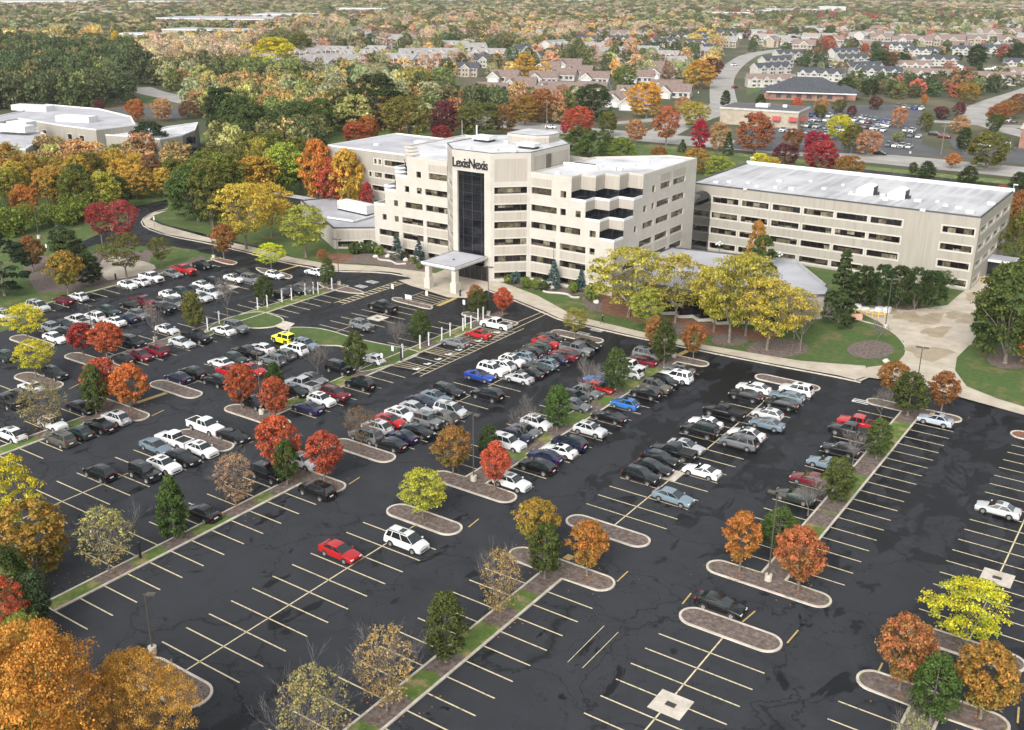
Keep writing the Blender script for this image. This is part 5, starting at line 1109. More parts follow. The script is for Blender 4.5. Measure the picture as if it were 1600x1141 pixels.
NEAR='''honey 661 812 737 94 yg2 on the mulch island left of centre
round 708 742 669 64 rust on the centre cross-aisle islands
round 773 766 693 52 redor on the centre cross-aisle islands
round 835 862 783 72 orgreen on the centre cross-aisle islands
oval 851 905 819 54 green on the centre cross-aisle islands
round 917 901 818 68 orange on the centre cross-aisle islands
round 437 743 653 72 redor on the left cross-aisle islands
round 507 752 677 64 redor on the left cross-aisle islands
oval 449 758 689 40 green on the left cross-aisle islands
round 378 640 571 54 redor on the left cross-aisle islands
round 431 656 592 52 redor on the left cross-aisle islands
oval 430 625 568 32 green in the grass medians at upper left
round 130 555 506 50 red on the upper left cross-aisle islands
round 168 562 507 62 redor on the upper left cross-aisle islands
round 205 641 572 66 orange on the upper left cross-aisle islands
round 165 632 562 66 redor on the upper left cross-aisle islands
oval 151 648 572 42 green on the upper left cross-aisle islands
honey 44 532 478 68 yellow on the two pill islands at far left
honey 57 590 534 68 yellow on the two pill islands at far left
sparse 71 672 598 78 speck in the lower left medians
sparse 171 893 797 88 speck in the lower left medians
cone 274 843 747 64 green in the lower left medians
sparse 369 792 712 70 tan in the lower left medians
oval 697 1036 929 70 green in the near centre median
sparse 782 965 862 72 gold2 in the near centre median
sparse 605 1112 982 104 gold2 in the near centre median
sparse 495 1200 1052 120 speck in the near centre median
round 1155 894 805 68 orange on the long island at right
round 1247 922 827 80 redrust on the long island at right
oval 1215 858 796 60 green in the right-hand median
oval 1369 718 656 44 green in the right-hand median
oval 1305 788 716 56 green in the right-hand median
round 1395 622 567 54 brownor at the top of the right-hand median
oval 1418 650 583 56 green at the top of the right-hand median
round 1470 645 584 54 brownor at the top of the right-hand median
honey 1508 1012 915 134 yellow on the islands at lower right
round 1405 1079 968 96 redrust on the islands at lower right
oval 1452 1133 1026 74 green on the islands at lower right
round 1531 1124 1011 106 orgreen on the islands at lower right
sparse 1413 1230 1120 70 paleg on the islands at lower right
oval 962 614 547 44 green in the centre grass median
oval 871 672 604 46 green in the centre grass median
oval 763 718 666 34 green in the centre grass median
oval 556 584 519 38 green by the wavy visitor lawn
oval 657 536 487 38 green by the wavy visitor lawn
oval 413 475 432 30 green in the medians with white posts
oval 304 515 456 37 olive in the medians with white posts
oval 513 450 404 26 green in the medians with white posts
oval 747 495 454 34 green in the medians with white posts
round 742 482 446 26 rust in the medians with white posts
round 785 493 451 34 redor in the medians with white posts
honey 898 527 482 48 ygreen at the bend of the sidewalk
round 1083 562 507 42 rust at the top of the centre median
oval 1037 570 500 38 green at the top of the centre median
round 1022 556 496 36 rust at the top of the centre median
bare 620 548 505 30 green x
bare 497 585 545 38 green x
sparse 565 694 638 54 brown on the island by the packed double row
bare 920 638 572 36 green x
bare 817 693 633 40 green x
bare 243 536 478 30 green x
bare 356 496 440 30 green x
bare 1332 728 680 36 green x
bare 1262 806 758 44 green x
bare 1375 655 612 32 green x
bare 482 472 440 26 green x
round 107 460 394 60 orgreen on the mulch bank at upper left
round 52 425 370 46 rust on the mulch bank at upper left
pine 8 462 365 90 pine on the mulch bank at upper left
pine 96 400 352 34 pine on the mulch bank at upper left
oval 140 447 396 46 dgreen on the mulch bank at upper left
oval 112 430 360 56 dgreen on the mulch bank at upper left
honey 198 433 367 72 olive on the mulch bank at upper left
honey 252 417 372 38 olive on the mulch bank at upper left
round 350 405 352 42 rust by the curved sidewalk
honey 424 420 381 50 yellow by the curved sidewalk
honey 160 382 318 52 red at the bend of the entry road
honey 194 384 314 58 crim2 at the bend of the entry road
broad 310 346 262 88 green on the lawn inside the road bend
honey 385 390 287 104 gold between the road bend and the annex
honey 425 372 288 90 gold between the road bend and the annex
honey 478 402 322 92 ygreen between the road bend and the annex
broad 350 330 240 90 lime between the road bend and the annex
round 505 412 390 20 rust between the road bend and the annex
honey 982 496 388 136 ygreen in front of the low pavilion
honey 1055 505 400 107 ygreen in front of the low pavilion
honey 1139 536 404 116 ygreen in front of the low pavilion
honey 1198 548 440 116 ygold in front of the low pavilion
honey 1115 520 420 89 ygold in front of the low pavilion
honey 1165 525 398 112 ygreen in front of the low pavilion
honey 1010 520 452 67 ygreen in front of the low pavilion
honey 1240 530 452 73 ygold in front of the low pavilion
bare 1250 549 470 56 green x
bare 1070 400 365 26 green x
bare 1370 535 505 30 green x
broad 1178 440 346 36 orgreen between the pavilion and the right wing
pine 1187 455 370 44 green between the pavilion and the right wing
spruce 1310 510 390 60 dgreen right of the low pavilion
broad 1345 482 417 44 dgreen in the dense row before the right wing
broad 1372 484 415 46 dgreen in the dense row before the right wing
broad 1400 485 418 46 dgreen in the dense row before the right wing
broad 1428 485 420 46 dgreen in the dense row before the right wing
broad 1452 484 424 42 dgreen in the dense row before the right wing
honey 1470 463 424 38 green in the dense row before the right wing
broad 1570 568 415 128 green at the right edge by the driveway
broad 1540 545 470 70 green at the right edge by the driveway
broad 1612 575 505 50 orange at the right edge by the driveway
broad 1592 420 330 60 olive at the right edge beside the long wing
broad 1590 380 300 50 rust at the right edge beside the long wing
spruce 620 406 365 24 blue by the left garden wall
spruce 655 412 376 22 blue by the left garden wall
spruce 865 452 408 26 blue by the right garden wall
spruce 908 455 422 22 blue by the right garden wall
ball 805 444 426 16 blue along the base of the tower
ball 554 397 380 18 green beside the annex wall
ball 563 396 380 18 green beside the annex wall
ball 580 395 378 20 green beside the annex wall
ball 592 399 385 14 lime beside the annex wall
ball 795 444 430 14 lime along the base of the tower
ball 822 450 434 16 lime along the base of the tower
ball 838 452 436 16 lime along the base of the tower
ball 849 454 440 14 green along the base of the tower
ball 895 458 442 14 lime along the base of the tower
ball 632 404 394 12 green along the base of the tower
ball 645 412 402 10 lime along the base of the tower
ball 925 470 446 22 lime along the base of the tower
ball 655 420 412 10 lime along the base of the tower
honey 22 850 718 100 yellow in the clump at the lower left edge
broad 62 905 790 122 orgreen in the clump at the lower left edge
broad 5 950 860 90 green in the clump at the lower left edge
oval 62 985 895 52 pine in the clump at the lower left edge
honey 10 1010 905 80 redor in the clump at the lower left edge
round 45 1030 962 70 lime in the clump at the lower left edge
round 20 400 385 30 green x
big 75 1335 1008 400 bigor in the clump at the lower left edge
big 225 1232 1022 190 bigye in the clump at the lower left edge
big 0 1290 1030 240 bigor in the clump at the lower left edge
broad 60 1330 1120 90 lime in the clump at the lower left edge'''
PAL.update({'ygold':((.46,.35,.035),(.30,.30,.04)),'yg2':((.48,.42,.03),(.24,.24,.03)),'gold2':((.40,.27,.09),(.30,.22,.09)),'redrust':((.42,.12,.045),(.24,.15,.035)),'brownor':((.30,.12,.03),(.17,.10,.03)),'crim2':((.38,.05,.05),(.24,.05,.04)),'bigor':((.62,.33,.035),(.32,.26,.045)),'bigye':((.50,.32,.045),(.34,.26,.05))})
PN.update({'ygold':'golden yellow','yg2':'yellow','gold2':'straw-coloured','redrust':'red and orange','brownor':'brownish orange','crim2':'deep red','bigor':'orange','bigye':'yellow-orange'})
for l in NEAR.split('\n'):
    a=l.split(' ',6); 
    if a[6]=='x' and a[0]!='bare': continue
    T(a[0],float(a[1]),float(a[2]),float(a[3]),float(a[4]),a[5],a[6] if a[6]!='x' else 'standing in the campus lot and lawns')
# dense yellow-green thicket by the entry road (left), hedge
def hedge(pts,w_,h_,pal,label,name='hedge',n=40):
    rng=np.random.default_rng(len(label)); A=[]
    line=smooth_line(pp(*pts),1); 
    for _ in range(n):
        s=rng.integers(0,len(line)-1); t=rng.random(); x=line[s][0]*(1-t)+line[s+1][0]*t; y=line[s][1]*(1-t)+line[s+1][1]*t
        q,ti,lu=crown_arrays('ball',w_*(.8+.5*rng.random()),h_*(.75+.4*rng.random()),10,40,.4,rng,.22,.9,.6); q[...,0]+=x+rng.normal()*w_*.25; q[...,1]+=y+rng.normal()*w_*.25; A.append((q,ti,lu))
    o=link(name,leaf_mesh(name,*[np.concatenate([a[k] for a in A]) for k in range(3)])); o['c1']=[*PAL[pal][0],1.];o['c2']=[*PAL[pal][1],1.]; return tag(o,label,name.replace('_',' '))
hedge([(0,368),(50,362),(110,352),(150,338)],6,5.5,'lime','long leafy green hedge along the entry road at far left',n=46)
hedge([(1010,462),(1060,478),(1110,478),(1150,495),(1230,505)],3,1.8,'dgreen','low dark hedge under the locust trees by the zigzag glass',n=36)
hedge([(1250,498),(1262,505)],2.4,2.6,'dgreen','small dark bush at the right corner of the low pavilion','bush',6)
# ================================================================ BACKGROUND: trees, houses, woods
from math import hypot
def inpoly(x,y,P):
    c=False; n=len(P)
    for i in range(n):
        x0,y0=P[i];x1,y1=P[i-1]
        if (y0>y)!=(y1>y) and x<(x1-x0)*(y-y0)/(y1-y0)+x0: c=not c
    return c
def nearroad(x,y,m=3):
    for c,wd in RD:
        for (ax_,ay_),(bx_,by_) in zip(c,c[1:]):
            dx,dy=bx_-ax_,by_-ay_; t=max(0,min(1,((x-ax_)*dx+(y-ay_)*dy)/(dx*dx+dy*dy+1e-9)))
            if hypot(x-ax_-dx*t,y-ay_-dy*t)<wd/2+m: return True
    return False
# ---- individually surveyed trees of the middle distance: kind bx by top width palette place
MID='''broad 300 336 258 56 lime in the wood by the left wing
broad 236 298 243 44 brown in the wood by the left wing
broad 272 300 248 40 olive in the wood by the left wing
round 522 338.0 250 58 redor around the rear of the left wing
round 497 333.7 222 60 orange around the rear of the left wing
round 545 342.0 236 60 gold around the rear of the left wing
round 575 347.2 287 24 red around the rear of the left wing
broad 432 240 190 64 lime left of the office wings
broad 470 225 160 60 green left of the office wings
broad 440 270 205 60 olive left of the office wings
broad 400 250 165 80 green left of the office wings
broad 375 235 150 70 green left of the office wings
broad 350 220 138 70 dgreen left of the office wings
broad 590 200 118 86 dgreen behind the left wing roof
broad 635 228 152 76 olive behind the left wing roof
broad 575 225 182 40 orange behind the left wing roof
broad 556 222 190 46 redor behind the left wing roof
broad 694 215 158 50 maroon behind the left wing roof
round 690 220 197 38 red behind the left wing roof
broad 745 214 160 64 olive behind the tower roof
broad 790 212 165 46 rust behind the tower roof
broad 530 195 140 60 olive behind the left wing roof
broad 505 215 155 50 green behind the left wing roof
broad 820 196 150 50 orgreen behind the tower roof
broad 848 192 140 42 rust behind the tower roof
broad 905 215 168 52 redor along the main road behind the tower
round 883 214 190 16 crimson along the main road behind the tower
broad 950 214 175 34 olive along the main road behind the tower
broad 930 236 206 56 green along the main road behind the tower
broad 905 232 200 50 green along the main road behind the tower
broad 970 240 215 50 lime along the main road behind the tower
round 1040 229 167 44 redrust along the main road right of the tower
round 992 228 188 36 orangeb along the main road right of the tower
oval 1092 238 187 30 crimson along the main road right of the tower
broad 1122 238 192 36 orangeb along the main road right of the tower
broad 1178 240 177 64 redrust along the main road right of the tower
spruce 1066 238 218 18 dgreen along the main road right of the tower
spruce 1137 243 206 20 dgreen along the main road right of the tower
round 1030 246 229 28 rust along the main road right of the tower
broad 1085 270 232 46 orgreen just behind the right wing roof
broad 1120 262 245 50 ygreen just behind the right wing roof
broad 1185 262 240 34 yellow just behind the right wing roof
broad 1205 268 247 34 gold just behind the right wing roof
broad 1225 262 226 40 maroon just behind the right wing roof
broad 1237 240 202 34 rust just behind the right wing roof
broad 1272 238 206 44 crimson on the road above the long wing
broad 1283 262 222 60 red on the road above the long wing
broad 1325 264 244 44 rust on the road above the long wing
broad 1310 220 180 38 yellow by the shop parking lot
broad 1330 240 195 38 olive by the shop parking lot
broad 1355 244 205 40 orangeb by the shop parking lot
round 1487 262 240 26 orange on the road above the long wing
broad 1541 262 208 68 olive on the road above the long wing
oval 1446 286 253 30 dgreen in the rear lot above the long wing
oval 1510 294 260 30 dgreen in the rear lot above the long wing
oval 1426 272 254 16 green in the rear lot above the long wing
oval 1590 300 270 30 dgreen in the rear lot above the long wing
round 1562 300 290 26 redor in the rear lot above the long wing
oval 1532 296 284 18 green in the rear lot above the long wing
broad 1243 184 153 18 redor around the dark roofed clinic
broad 1283 178 154 26 orangeb around the dark roofed clinic
broad 1280 184 164 22 olive around the dark roofed clinic
broad 1312 172 156 24 olive around the dark roofed clinic
broad 1330 182 165 18 maroon around the dark roofed clinic
round 1248 185 171 20 rust around the dark roofed clinic
broad 1366 172 152 22 maroon by the shop parking lot
broad 1470 188 167 24 maroon by the shop parking lot
broad 1498 182 160 20 maroon by the shop parking lot
broad 1445 206 176 24 olive by the shop parking lot
broad 1403 200 168 24 orangeb by the shop parking lot
round 1402 226 206 22 paleg by the shop parking lot
round 1443 168 148 12 orange by the shop parking lot
oval 1504 238 200 26 dgreen by the shop parking lot
broad 1500 210 182 30 orangeb by the shop parking lot
broad 1555 208 180 28 green by the shop parking lot
broad 1560 190 163 38 rust by the shop parking lot
broad 1575 175 156 34 rust by the shop parking lot
broad 1592 168 147 34 rust by the shop parking lot
broad 928 190 132 56 dgreen among the rose roofed houses
broad 900 170 135 40 green among the rose roofed houses
broad 1010 185 130 60 gold among the rose roofed houses
broad 1085 185 160 46 ygreen among the rose roofed houses
broad 1095 130 95 50 gold among the rose roofed houses
broad 1110 118 92 36 maroon among the rose roofed houses
broad 975 140 105 40 lime among the rose roofed houses
oval 1133 170 142 16 dgreen by the foot of the climbing road
oval 1187 172 148 18 dgreen by the foot of the climbing road
broad 1066 180 152 26 orangeb by the foot of the climbing road
broad 820 125 85 36 gold in the woods above the tower
broad 430 100 60 70 yellow beside the pale apartments at left
broad 470 95 52 50 olive beside the pale apartments at left
spruce 541 88 62 14 dgreen beside the pale apartments at left
broad 185 95 48 18 yellow in the woods at upper left
spruce 645 104 80 12 dgreen beside the pale apartments at left
broad 690 140 105 50 paleg behind the left wing roof
broad 650 145 105 50 ygreen behind the left wing roof
broad 240 250 192 62 dgreen beside the school building
broad 256 190 155 36 orangeb beside the school building
broad 215 192 156 32 orange beside the school building
broad 294 186 158 30 brown beside the school building
round 157 178 156 18 maroon beside the school building
broad 1320 150 122 30 dgreen in the hedge below the townhouses
broad 1360 152 125 30 dgreen in the hedge below the townhouses
broad 1510 155 130 36 orgreen in the hedge below the townhouses
oval 1524 108 70 34 dgreen among the townhouses at right
broad 1370 110 80 34 green among the townhouses at right
broad 1388 112 82 30 brown among the townhouses at right
oval 1412 108 84 22 dgreen among the townhouses at right
broad 1268 78 60 20 redor among the townhouses at right
broad 1292 82 56 26 redor among the townhouses at right
broad 1350 84 68 16 redor among the townhouses at right
broad 1590 95 68 34 dgreen among the townhouses at right
broad 1568 96 72 26 redor among the townhouses at right'''
PAL['orangeb']=((.46,.24,.10),(.34,.20,.09)); PN['orangeb']='pale orange'
for l in MID.split('\n'):
    a=l.split(' ',6); T(a[0],float(a[1]),float(a[2]),float(a[3]),float(a[4]),a[5],a[6])
# ---- houses -------------------------------------------------------------
HP={}
def house_proto(style):
    w_=MB(); r=MB(); wi=MB()
    if style=='cottage':      # single family: gabled block with garage wing
        L,D,h=14,9,3.0; w_.box(-L/2,L/2,-D/2,D/2,0,h,0); gab(w_,r,-L/2,L/2,-D/2,D/2,h,3.0); w_.box(-L/2,-L/2+6,-D/2-4,-D/2+.01,0,h,0); gab(w_,r,-L/2,-L/2+6,-D/2-4,0,h,2.4,'y')
        for x in (0,3,5.2): wi.box(x-.7,x+.7,-D/2-.06,-D/2-.01,.9,2.2,0)
        wi.box(-L/2+1,-L/2+5,-D/2-4.06,-D/2-4.01,.1,2.2,1)
    elif style=='two':
        L,D,h=15,9,5.6; w_.box(-L/2,L/2,-D/2,D/2,0,h,0); gab(w_,r,-L/2,L/2,-D/2,D/2,h,3.2); w_.box(-3,3,-D/2-2,-D/2+.01,0,h,0); gab(w_,r,-3,3,-D/2-2,1,h,2.4,'y')
        for z in (.9,3.6):
            for x in (-6,-4.2,4.2,6,-1,1): y=-D/2-.06-(2 if abs(x)<3 else 0); wi.box(x-.55,x+.55,y,y+.05,z,z+1.3,0)
    elif style=='row':        # townhouse row
        L,D,h=34,10,5.8; w_.box(-L/2,L/2,-D/2,D/2,0,h,0); gab(w_,r,-L/2,L/2,-D/2,D/2,h,3.4)
        for k in range(4):
            x=-L/2+4.2+k*8.5; w_.box(x-2,x+2,-D/2-1.4,-D/2+.01,0,h,0); gab(w_,r,x-2,x+2,-D/2-1.4,.5,h,2.0,'y')
            for z in (.9,3.7): wi.box(x-1.2,x+1.2,-D/2-1.46,-D/2-1.41,z,z+1.3,0); wi.box(x+3.2,x+4.4,-D/2-.06,-D/2-.01,z,z+1.3,0)
    else:                     # three storey apartments
        L,D,h=30,13,9; w_.box(-L/2,L/2,-D/2,D/2,0,h,0); gab(w_,r,-L/2,L/2,-D/2,D/2,h,3.6)
        for k in range(3):
            x=-L/2+5+k*10; w_.box(x-2.6,x+2.6,-D/2-1.6,-D/2+.01,0,h,1); gab(w_,r,x-2.6,x+2.6,-D/2-1.6,0,h,2.2,'y')
            for z in (.9,3.9,6.7): wi.box(x-2.1,x+2.1,-D/2-1.66,-D/2-1.61,z,z+1.4,0); wi.box(x+3.6,x+5.8,-D/2-.06,-D/2-.01,z,z+1.3,0)
            for s in (-1,1): w_.box(x-2.6 if s<0 else x+2.2,x-2.2 if s<0 else x+2.6,-D/2-1.75,-D/2-1.6,0,h,2)
    return w_,r,wi
def gab(w_,r,x0,x1,y0,y1,z,h,ax='x',ov=.5):
    if ax=='x':
        cy=(y0+y1)/2; w_.face([(x0,y0,z),(x0,cy,z+h),(x0,y1,z)],0); w_.face([(x1,y0,z),(x1,y1,z),(x1,cy,z+h)],0); k=h/((y1-y0)/2)*ov
        for s,y in ((-1,y0),(1,y1)):
            f=[(x0-ov,y+s*ov,z-k),(x1+ov,y+s*ov,z-k),(x1+ov,cy,z+h),(x0-ov,cy,z+h)]; r.face(f if s<0 else f[::-1]); f=[(x0-ov,y+s*ov,z-k-.25),(x1+ov,y+s*ov,z-k-.25),(x1+ov,y+s*ov,z-k),(x0-ov,y+s*ov,z-k)]; r.face(f,1)
        for x in (x0-ov-.01,x1+ov+.01):
            for s,y in ((-1,y0),(1,y1)): r.face([(x,y+s*ov,z-k),(x,cy,z+h),(x,cy,z+h-.45),(x,y+s*ov,z-k-.45)],1)
    else:
        cx=(x0+x1)/2; w_.face([(x0,y0,z),(x1,y0,z),(cx,y0,z+h)],0); k=h/((x1-x0)/2)*ov
        for s,x in ((-1,x0),(1,x1)):
            f=[(x+s*ov,y0-ov,z-k),(cx,y0-ov,z+h+.02),(cx,y1,z+h+.02),(x+s*ov,y1,z-k)]; r.face(f)
            r.face([(x+s*ov,y0-ov-.01,z-k),(cx,y0-ov-.01,z+h),(cx,y0-ov-.01,z+h-.4),(x+s*ov,y0-ov-.01,z-k-.4)],1)
PR={s:house_proto(s) for s in('cottage','two','row','apt')}
HM={}
def house(style,x,y,rz,roof,wall,place,sc_=1.0):
    k=(style,roof,wall)
    if k not in HM:
        a,b,c=PR[style]; HM[k]=(a.mesh('house_wall',[wall,'brick' if style=='apt' else wall,'white']),b.mesh('house_roof',[roof,'white']),c.mesh('house_window',['pane','white']))
    r=bpy.data.objects.new({'row':'townhouse_row','apt':'apartment_house'}.get(style,'house'),None); COL.objects.link(r); r.location=(x,y,0); r.rotation_euler=(0,0,rz); r.scale=(sc_,)*3
    for n,m in zip(('wall','roof','window'),HM[k]): link(n,m,r)
    HOUSES.append((r,style,roof,wall,place)); HPOS.append((x,y,{'cottage':9,'two':10,'row':18,'apt':17}[style]*sc_)); return r
HOUSES=[];HPOS=[]
def Hs(place,style,roof,wall,lst,sc_=1.0):
    for px,py,rz in lst: x,y=G(px,py); house(style,x,y,rz,roof,wall,place,sc_)
Hs('left of centre beyond the green wood','apt','greyshingle','tan',[(432,106,.2),(476,98,1.2),(456,112,.9),(520,94,.3),(505,108,1.3),(490,120,.2),(535,110,1.1),(560,100,.3)],.8)
Hs('left of centre beyond the green wood','two','greyshingle','siding',[(470,120,.8),(505,124,.3),(545,92,.4),(420,120,.7)])
Hs('in the woods above the left wing','apt','greyshingle','siding',[(628,108,.1),(668,108,.9),(735,88,.9),(765,98,.3),(712,84,.2),(650,98,1.0),(695,98,.4)],.8)
Hs('in the woods above the left wing','two','greyshingle','tan',[(560,92,.4),(590,90,.3)])
Hs('in the estate behind the tower','cottage','redroof','siding',[(745,158,.5),(770,150,.3),(815,140,.4),(850,130,.5),(880,125,.3),(905,120,.4),(868,148,.3),(895,150,.4),(870,165,.4),(810,160,.4),(845,155,.5),(925,148,.2),(975,165,.4),(1000,170,.3),(990,155,.4),(1040,145,.5),(1055,152,.3),(825,122,.4),(855,113,.5),(890,108,.4),(930,130,.4),(1020,112,.3),(1000,128,.4),(790,128,.3),(1035,122,.4)],1.15)
Hs('on the slope above the rose roofed estate','apt','greyshingle','tan',[(1008,90,.3),(1040,98,.1),(955,92,1.),(932,84,.2),(1105,92,.9)],.7)
Hs('right of the top centre','apt','slate','siding',[(930,62,.9),(955,57,.4),(985,60,1.2),(1010,62,.2),(1040,58,.9),(1062,68,.1),(1092,64,1.),(965,72,.2),(1035,76,1.),(1085,78,.3),(912,72,.3),(1112,70,.9),(1132,62,.2),(1050,50,.3),(985,50,.9),(925,51,.3)],.72)
Hs('among the townhouses at right','row','slate','siding',[(1212,104,1.15),(1234,93,1.0),(1204,116,1.05),(1318,90,1.1),(1330,101,1.0),(1348,114,1.0),(1440,88,.12),(1398,80,.3),(1515,86,.25),(1462,103,.45),(1283,126,.1),(1372,122,.12),(1600,108,.4),(1560,84,.1)],.8)
Hs('among the townhouses at right','row','brownroof','siding',[(1448,126,.15),(1552,132,.25),(1592,124,.1),(1203,136,.6),(1420,112,.3)],.8)
Hs('by the townhouse court at right','two','brownroof','tan',[(1255,82,.3),(1375,70,.3),(1440,75,.1),(1465,72,.1),(1490,74,.1),(1300,74,.4),(1550,62,.1),(1580,60,.1),(1530,58,.1)],1.2)
rng=np.random.default_rng(11); nh=0
for _ in range(900):
    px,py=rng.uniform(440,1120),rng.uniform(46,132); x,y=G(px,py)
    if py>100 and px<700: continue
    if nh<52 and all(hypot(x-a,y-b)>c+22 for a,b,c in HPOS):
        house(random.choice(('two','cottage','apt')) if py<90 else 'two',x,y,random.uniform(-.5,1.6),random.choice(('greyshingle','brownroof','slate')),random.choice(('siding','tan')),'scattered in the central woods',random.uniform(.75,1.0)); nh+=1
# suburban field to the horizon, on a jittered grid
rng=np.random.default_rng(5)
def free_of(x,y,m=4): return all(hypot(x-a,y-b)>c+m for a,b,c in HPOS)
cand=[]
for gy in range(640,2100,38):
    for gx in range(-760,120,27):
        x,y=gx+rng.normal()*4,gy+rng.normal()*4; px,py=PX(x,y)
        if 1130<px<1620 and 18<py<78 or (850<px<1130 and 12<py<30 and rng.random()<.25) or (1150<px<1620 and 18<py<50):
            if rng.random()<.80 and not nearroad(x,y,6) and free_of(x,y,5): cand.append((py,px,x,y))
cand.sort(reverse=True)
for py,px,x,y in cand[:125]:
    house(random.choice(('cottage','two','cottage')),x,y,random.choice((.1,.25,1.6,.4,3.2)),random.choice(('greyshingle','brownroof','greyshingle','redroof','greyshingle')),random.choice(('siding','tan','siding')),'in the '+('near' if py>56 else 'middle' if py>42 else 'far')+' suburb, '+('left' if px<1300 else 'right')+' part',1.1)
# the remaining distant houses as one mass
far=cand[125:]
for k in range(140):
    px,py=rng.random()*1600,4+rng.random()*22; x,y=G(px,py); far.append((py,px,x,y))
a,b,c=PR['cottage']; V=[];FF=[];MI=[]
for py,px,x,y in far:
    rz=rng.random()*3; cs,sn=math.cos(rz),math.sin(rz); ss=1.2 if py>15 else 1.8
    for mb_,off_ in ((a,0),(b,1)):
        i=len(V); V+=[(x+(vx*cs-vy*sn)*ss,y+(vx*sn+vy*cs)*ss,vz*ss) for vx,vy,vz in mb_.v]; FF+=[tuple(i+q for q in f) for f in mb_.f]; MI+=[0 if off_==0 else (1 if m_==0 else 2) for m_ in mb_.m]
me=bpy.data.meshes.new('distant_houses'); me.from_pydata(V,[],FF); [me.materials.append(MT[q]) for q in('siding','greyshingle','white')]; me.polygons.foreach_set('material_index',MI)
o=link('distant_houses',me); tag(o,'far suburb of small pale houses fading toward the horizon','houses',kind='stuff')
SN={'cottage':'house','two':'two storey house','row':'townhouse row','apt':'apartment house'}; RN={'greyshingle':'grey roofed','slate':'dark roofed','brownroof':'brown roofed','redroof':'rose roofed'}
gp={}
for h in HOUSES: gp.setdefault((h[4],h[1],h[2],h[3]),[]).append(h)
for (pl,st,ro,wa),L_ in gp.items():
    L_.sort(key=lambda h:PX(*h[0].location)[0])
    for i,h in enumerate(L_): tag(h[0],(('the ' if len(L_)==1 else ordi(i)+' ')+('pale ' if wa=='siding' else 'tan ')+RN[ro]+' '+SN[st]+(' from left ' if len(L_)>1 else ' ')+pl),'house','houses beyond the campus')
# ---- woods: zones (ground polygon in photo px), spacing m, size, palette weights
BLD=[(EX0-6,EX1+6,EY0-6,EY1+6),(-156,-88,164,210),(-206,-155,186,226),(-192,-150,160,200),(-96,-50,163,201)]
def inb(x,y):
    for a,b,c,d in BLD:
        if a<x<b and c<y<d: return True
    return False
schp=pp((-60,262),(-60,180),(150,168),(215,188),(320,186),(325,252),(250,255),(150,250)); 
KEEP=[schp,pp((1140,236),(1160,200),(1210,140),(1345,145),(1400,160),(1455,170),(1450,225),(1345,242)),pp((1290,255),(1380,255),(1490,265),(1650,290),(1650,345),(1460,285)),pp((390,118),(395,103),(440,103),(445,120)),pp((165,182),(165,168),(300,165),(300,190)),pp((205,168),(205,140),(262,140),(262,168)),pp((1100,200),(1110,185),(1240,185),(1240,205)),pp((1470,240),(1470,205),(1640,215),(1640,262)),pp((1160,150),(1176,86),(1222,88),(1243,120),(1195,142)),pp((0,420),(0,375),(160,340),(240,310),(262,320),(262,345),(220,350),(150,400)),pp((1180,176),(1190,166),(1470,160),(1600,150),(1600,165),(1470,178)),
pp((1290,100),(1290,82),(1320,88),(1320,112)),pp((1490,122),(1490,102),(1560,98),(1560,122)),pp((90,78),(90,68),(240,64),(240,72)),pp((240,112),(270,108),(270,120))]
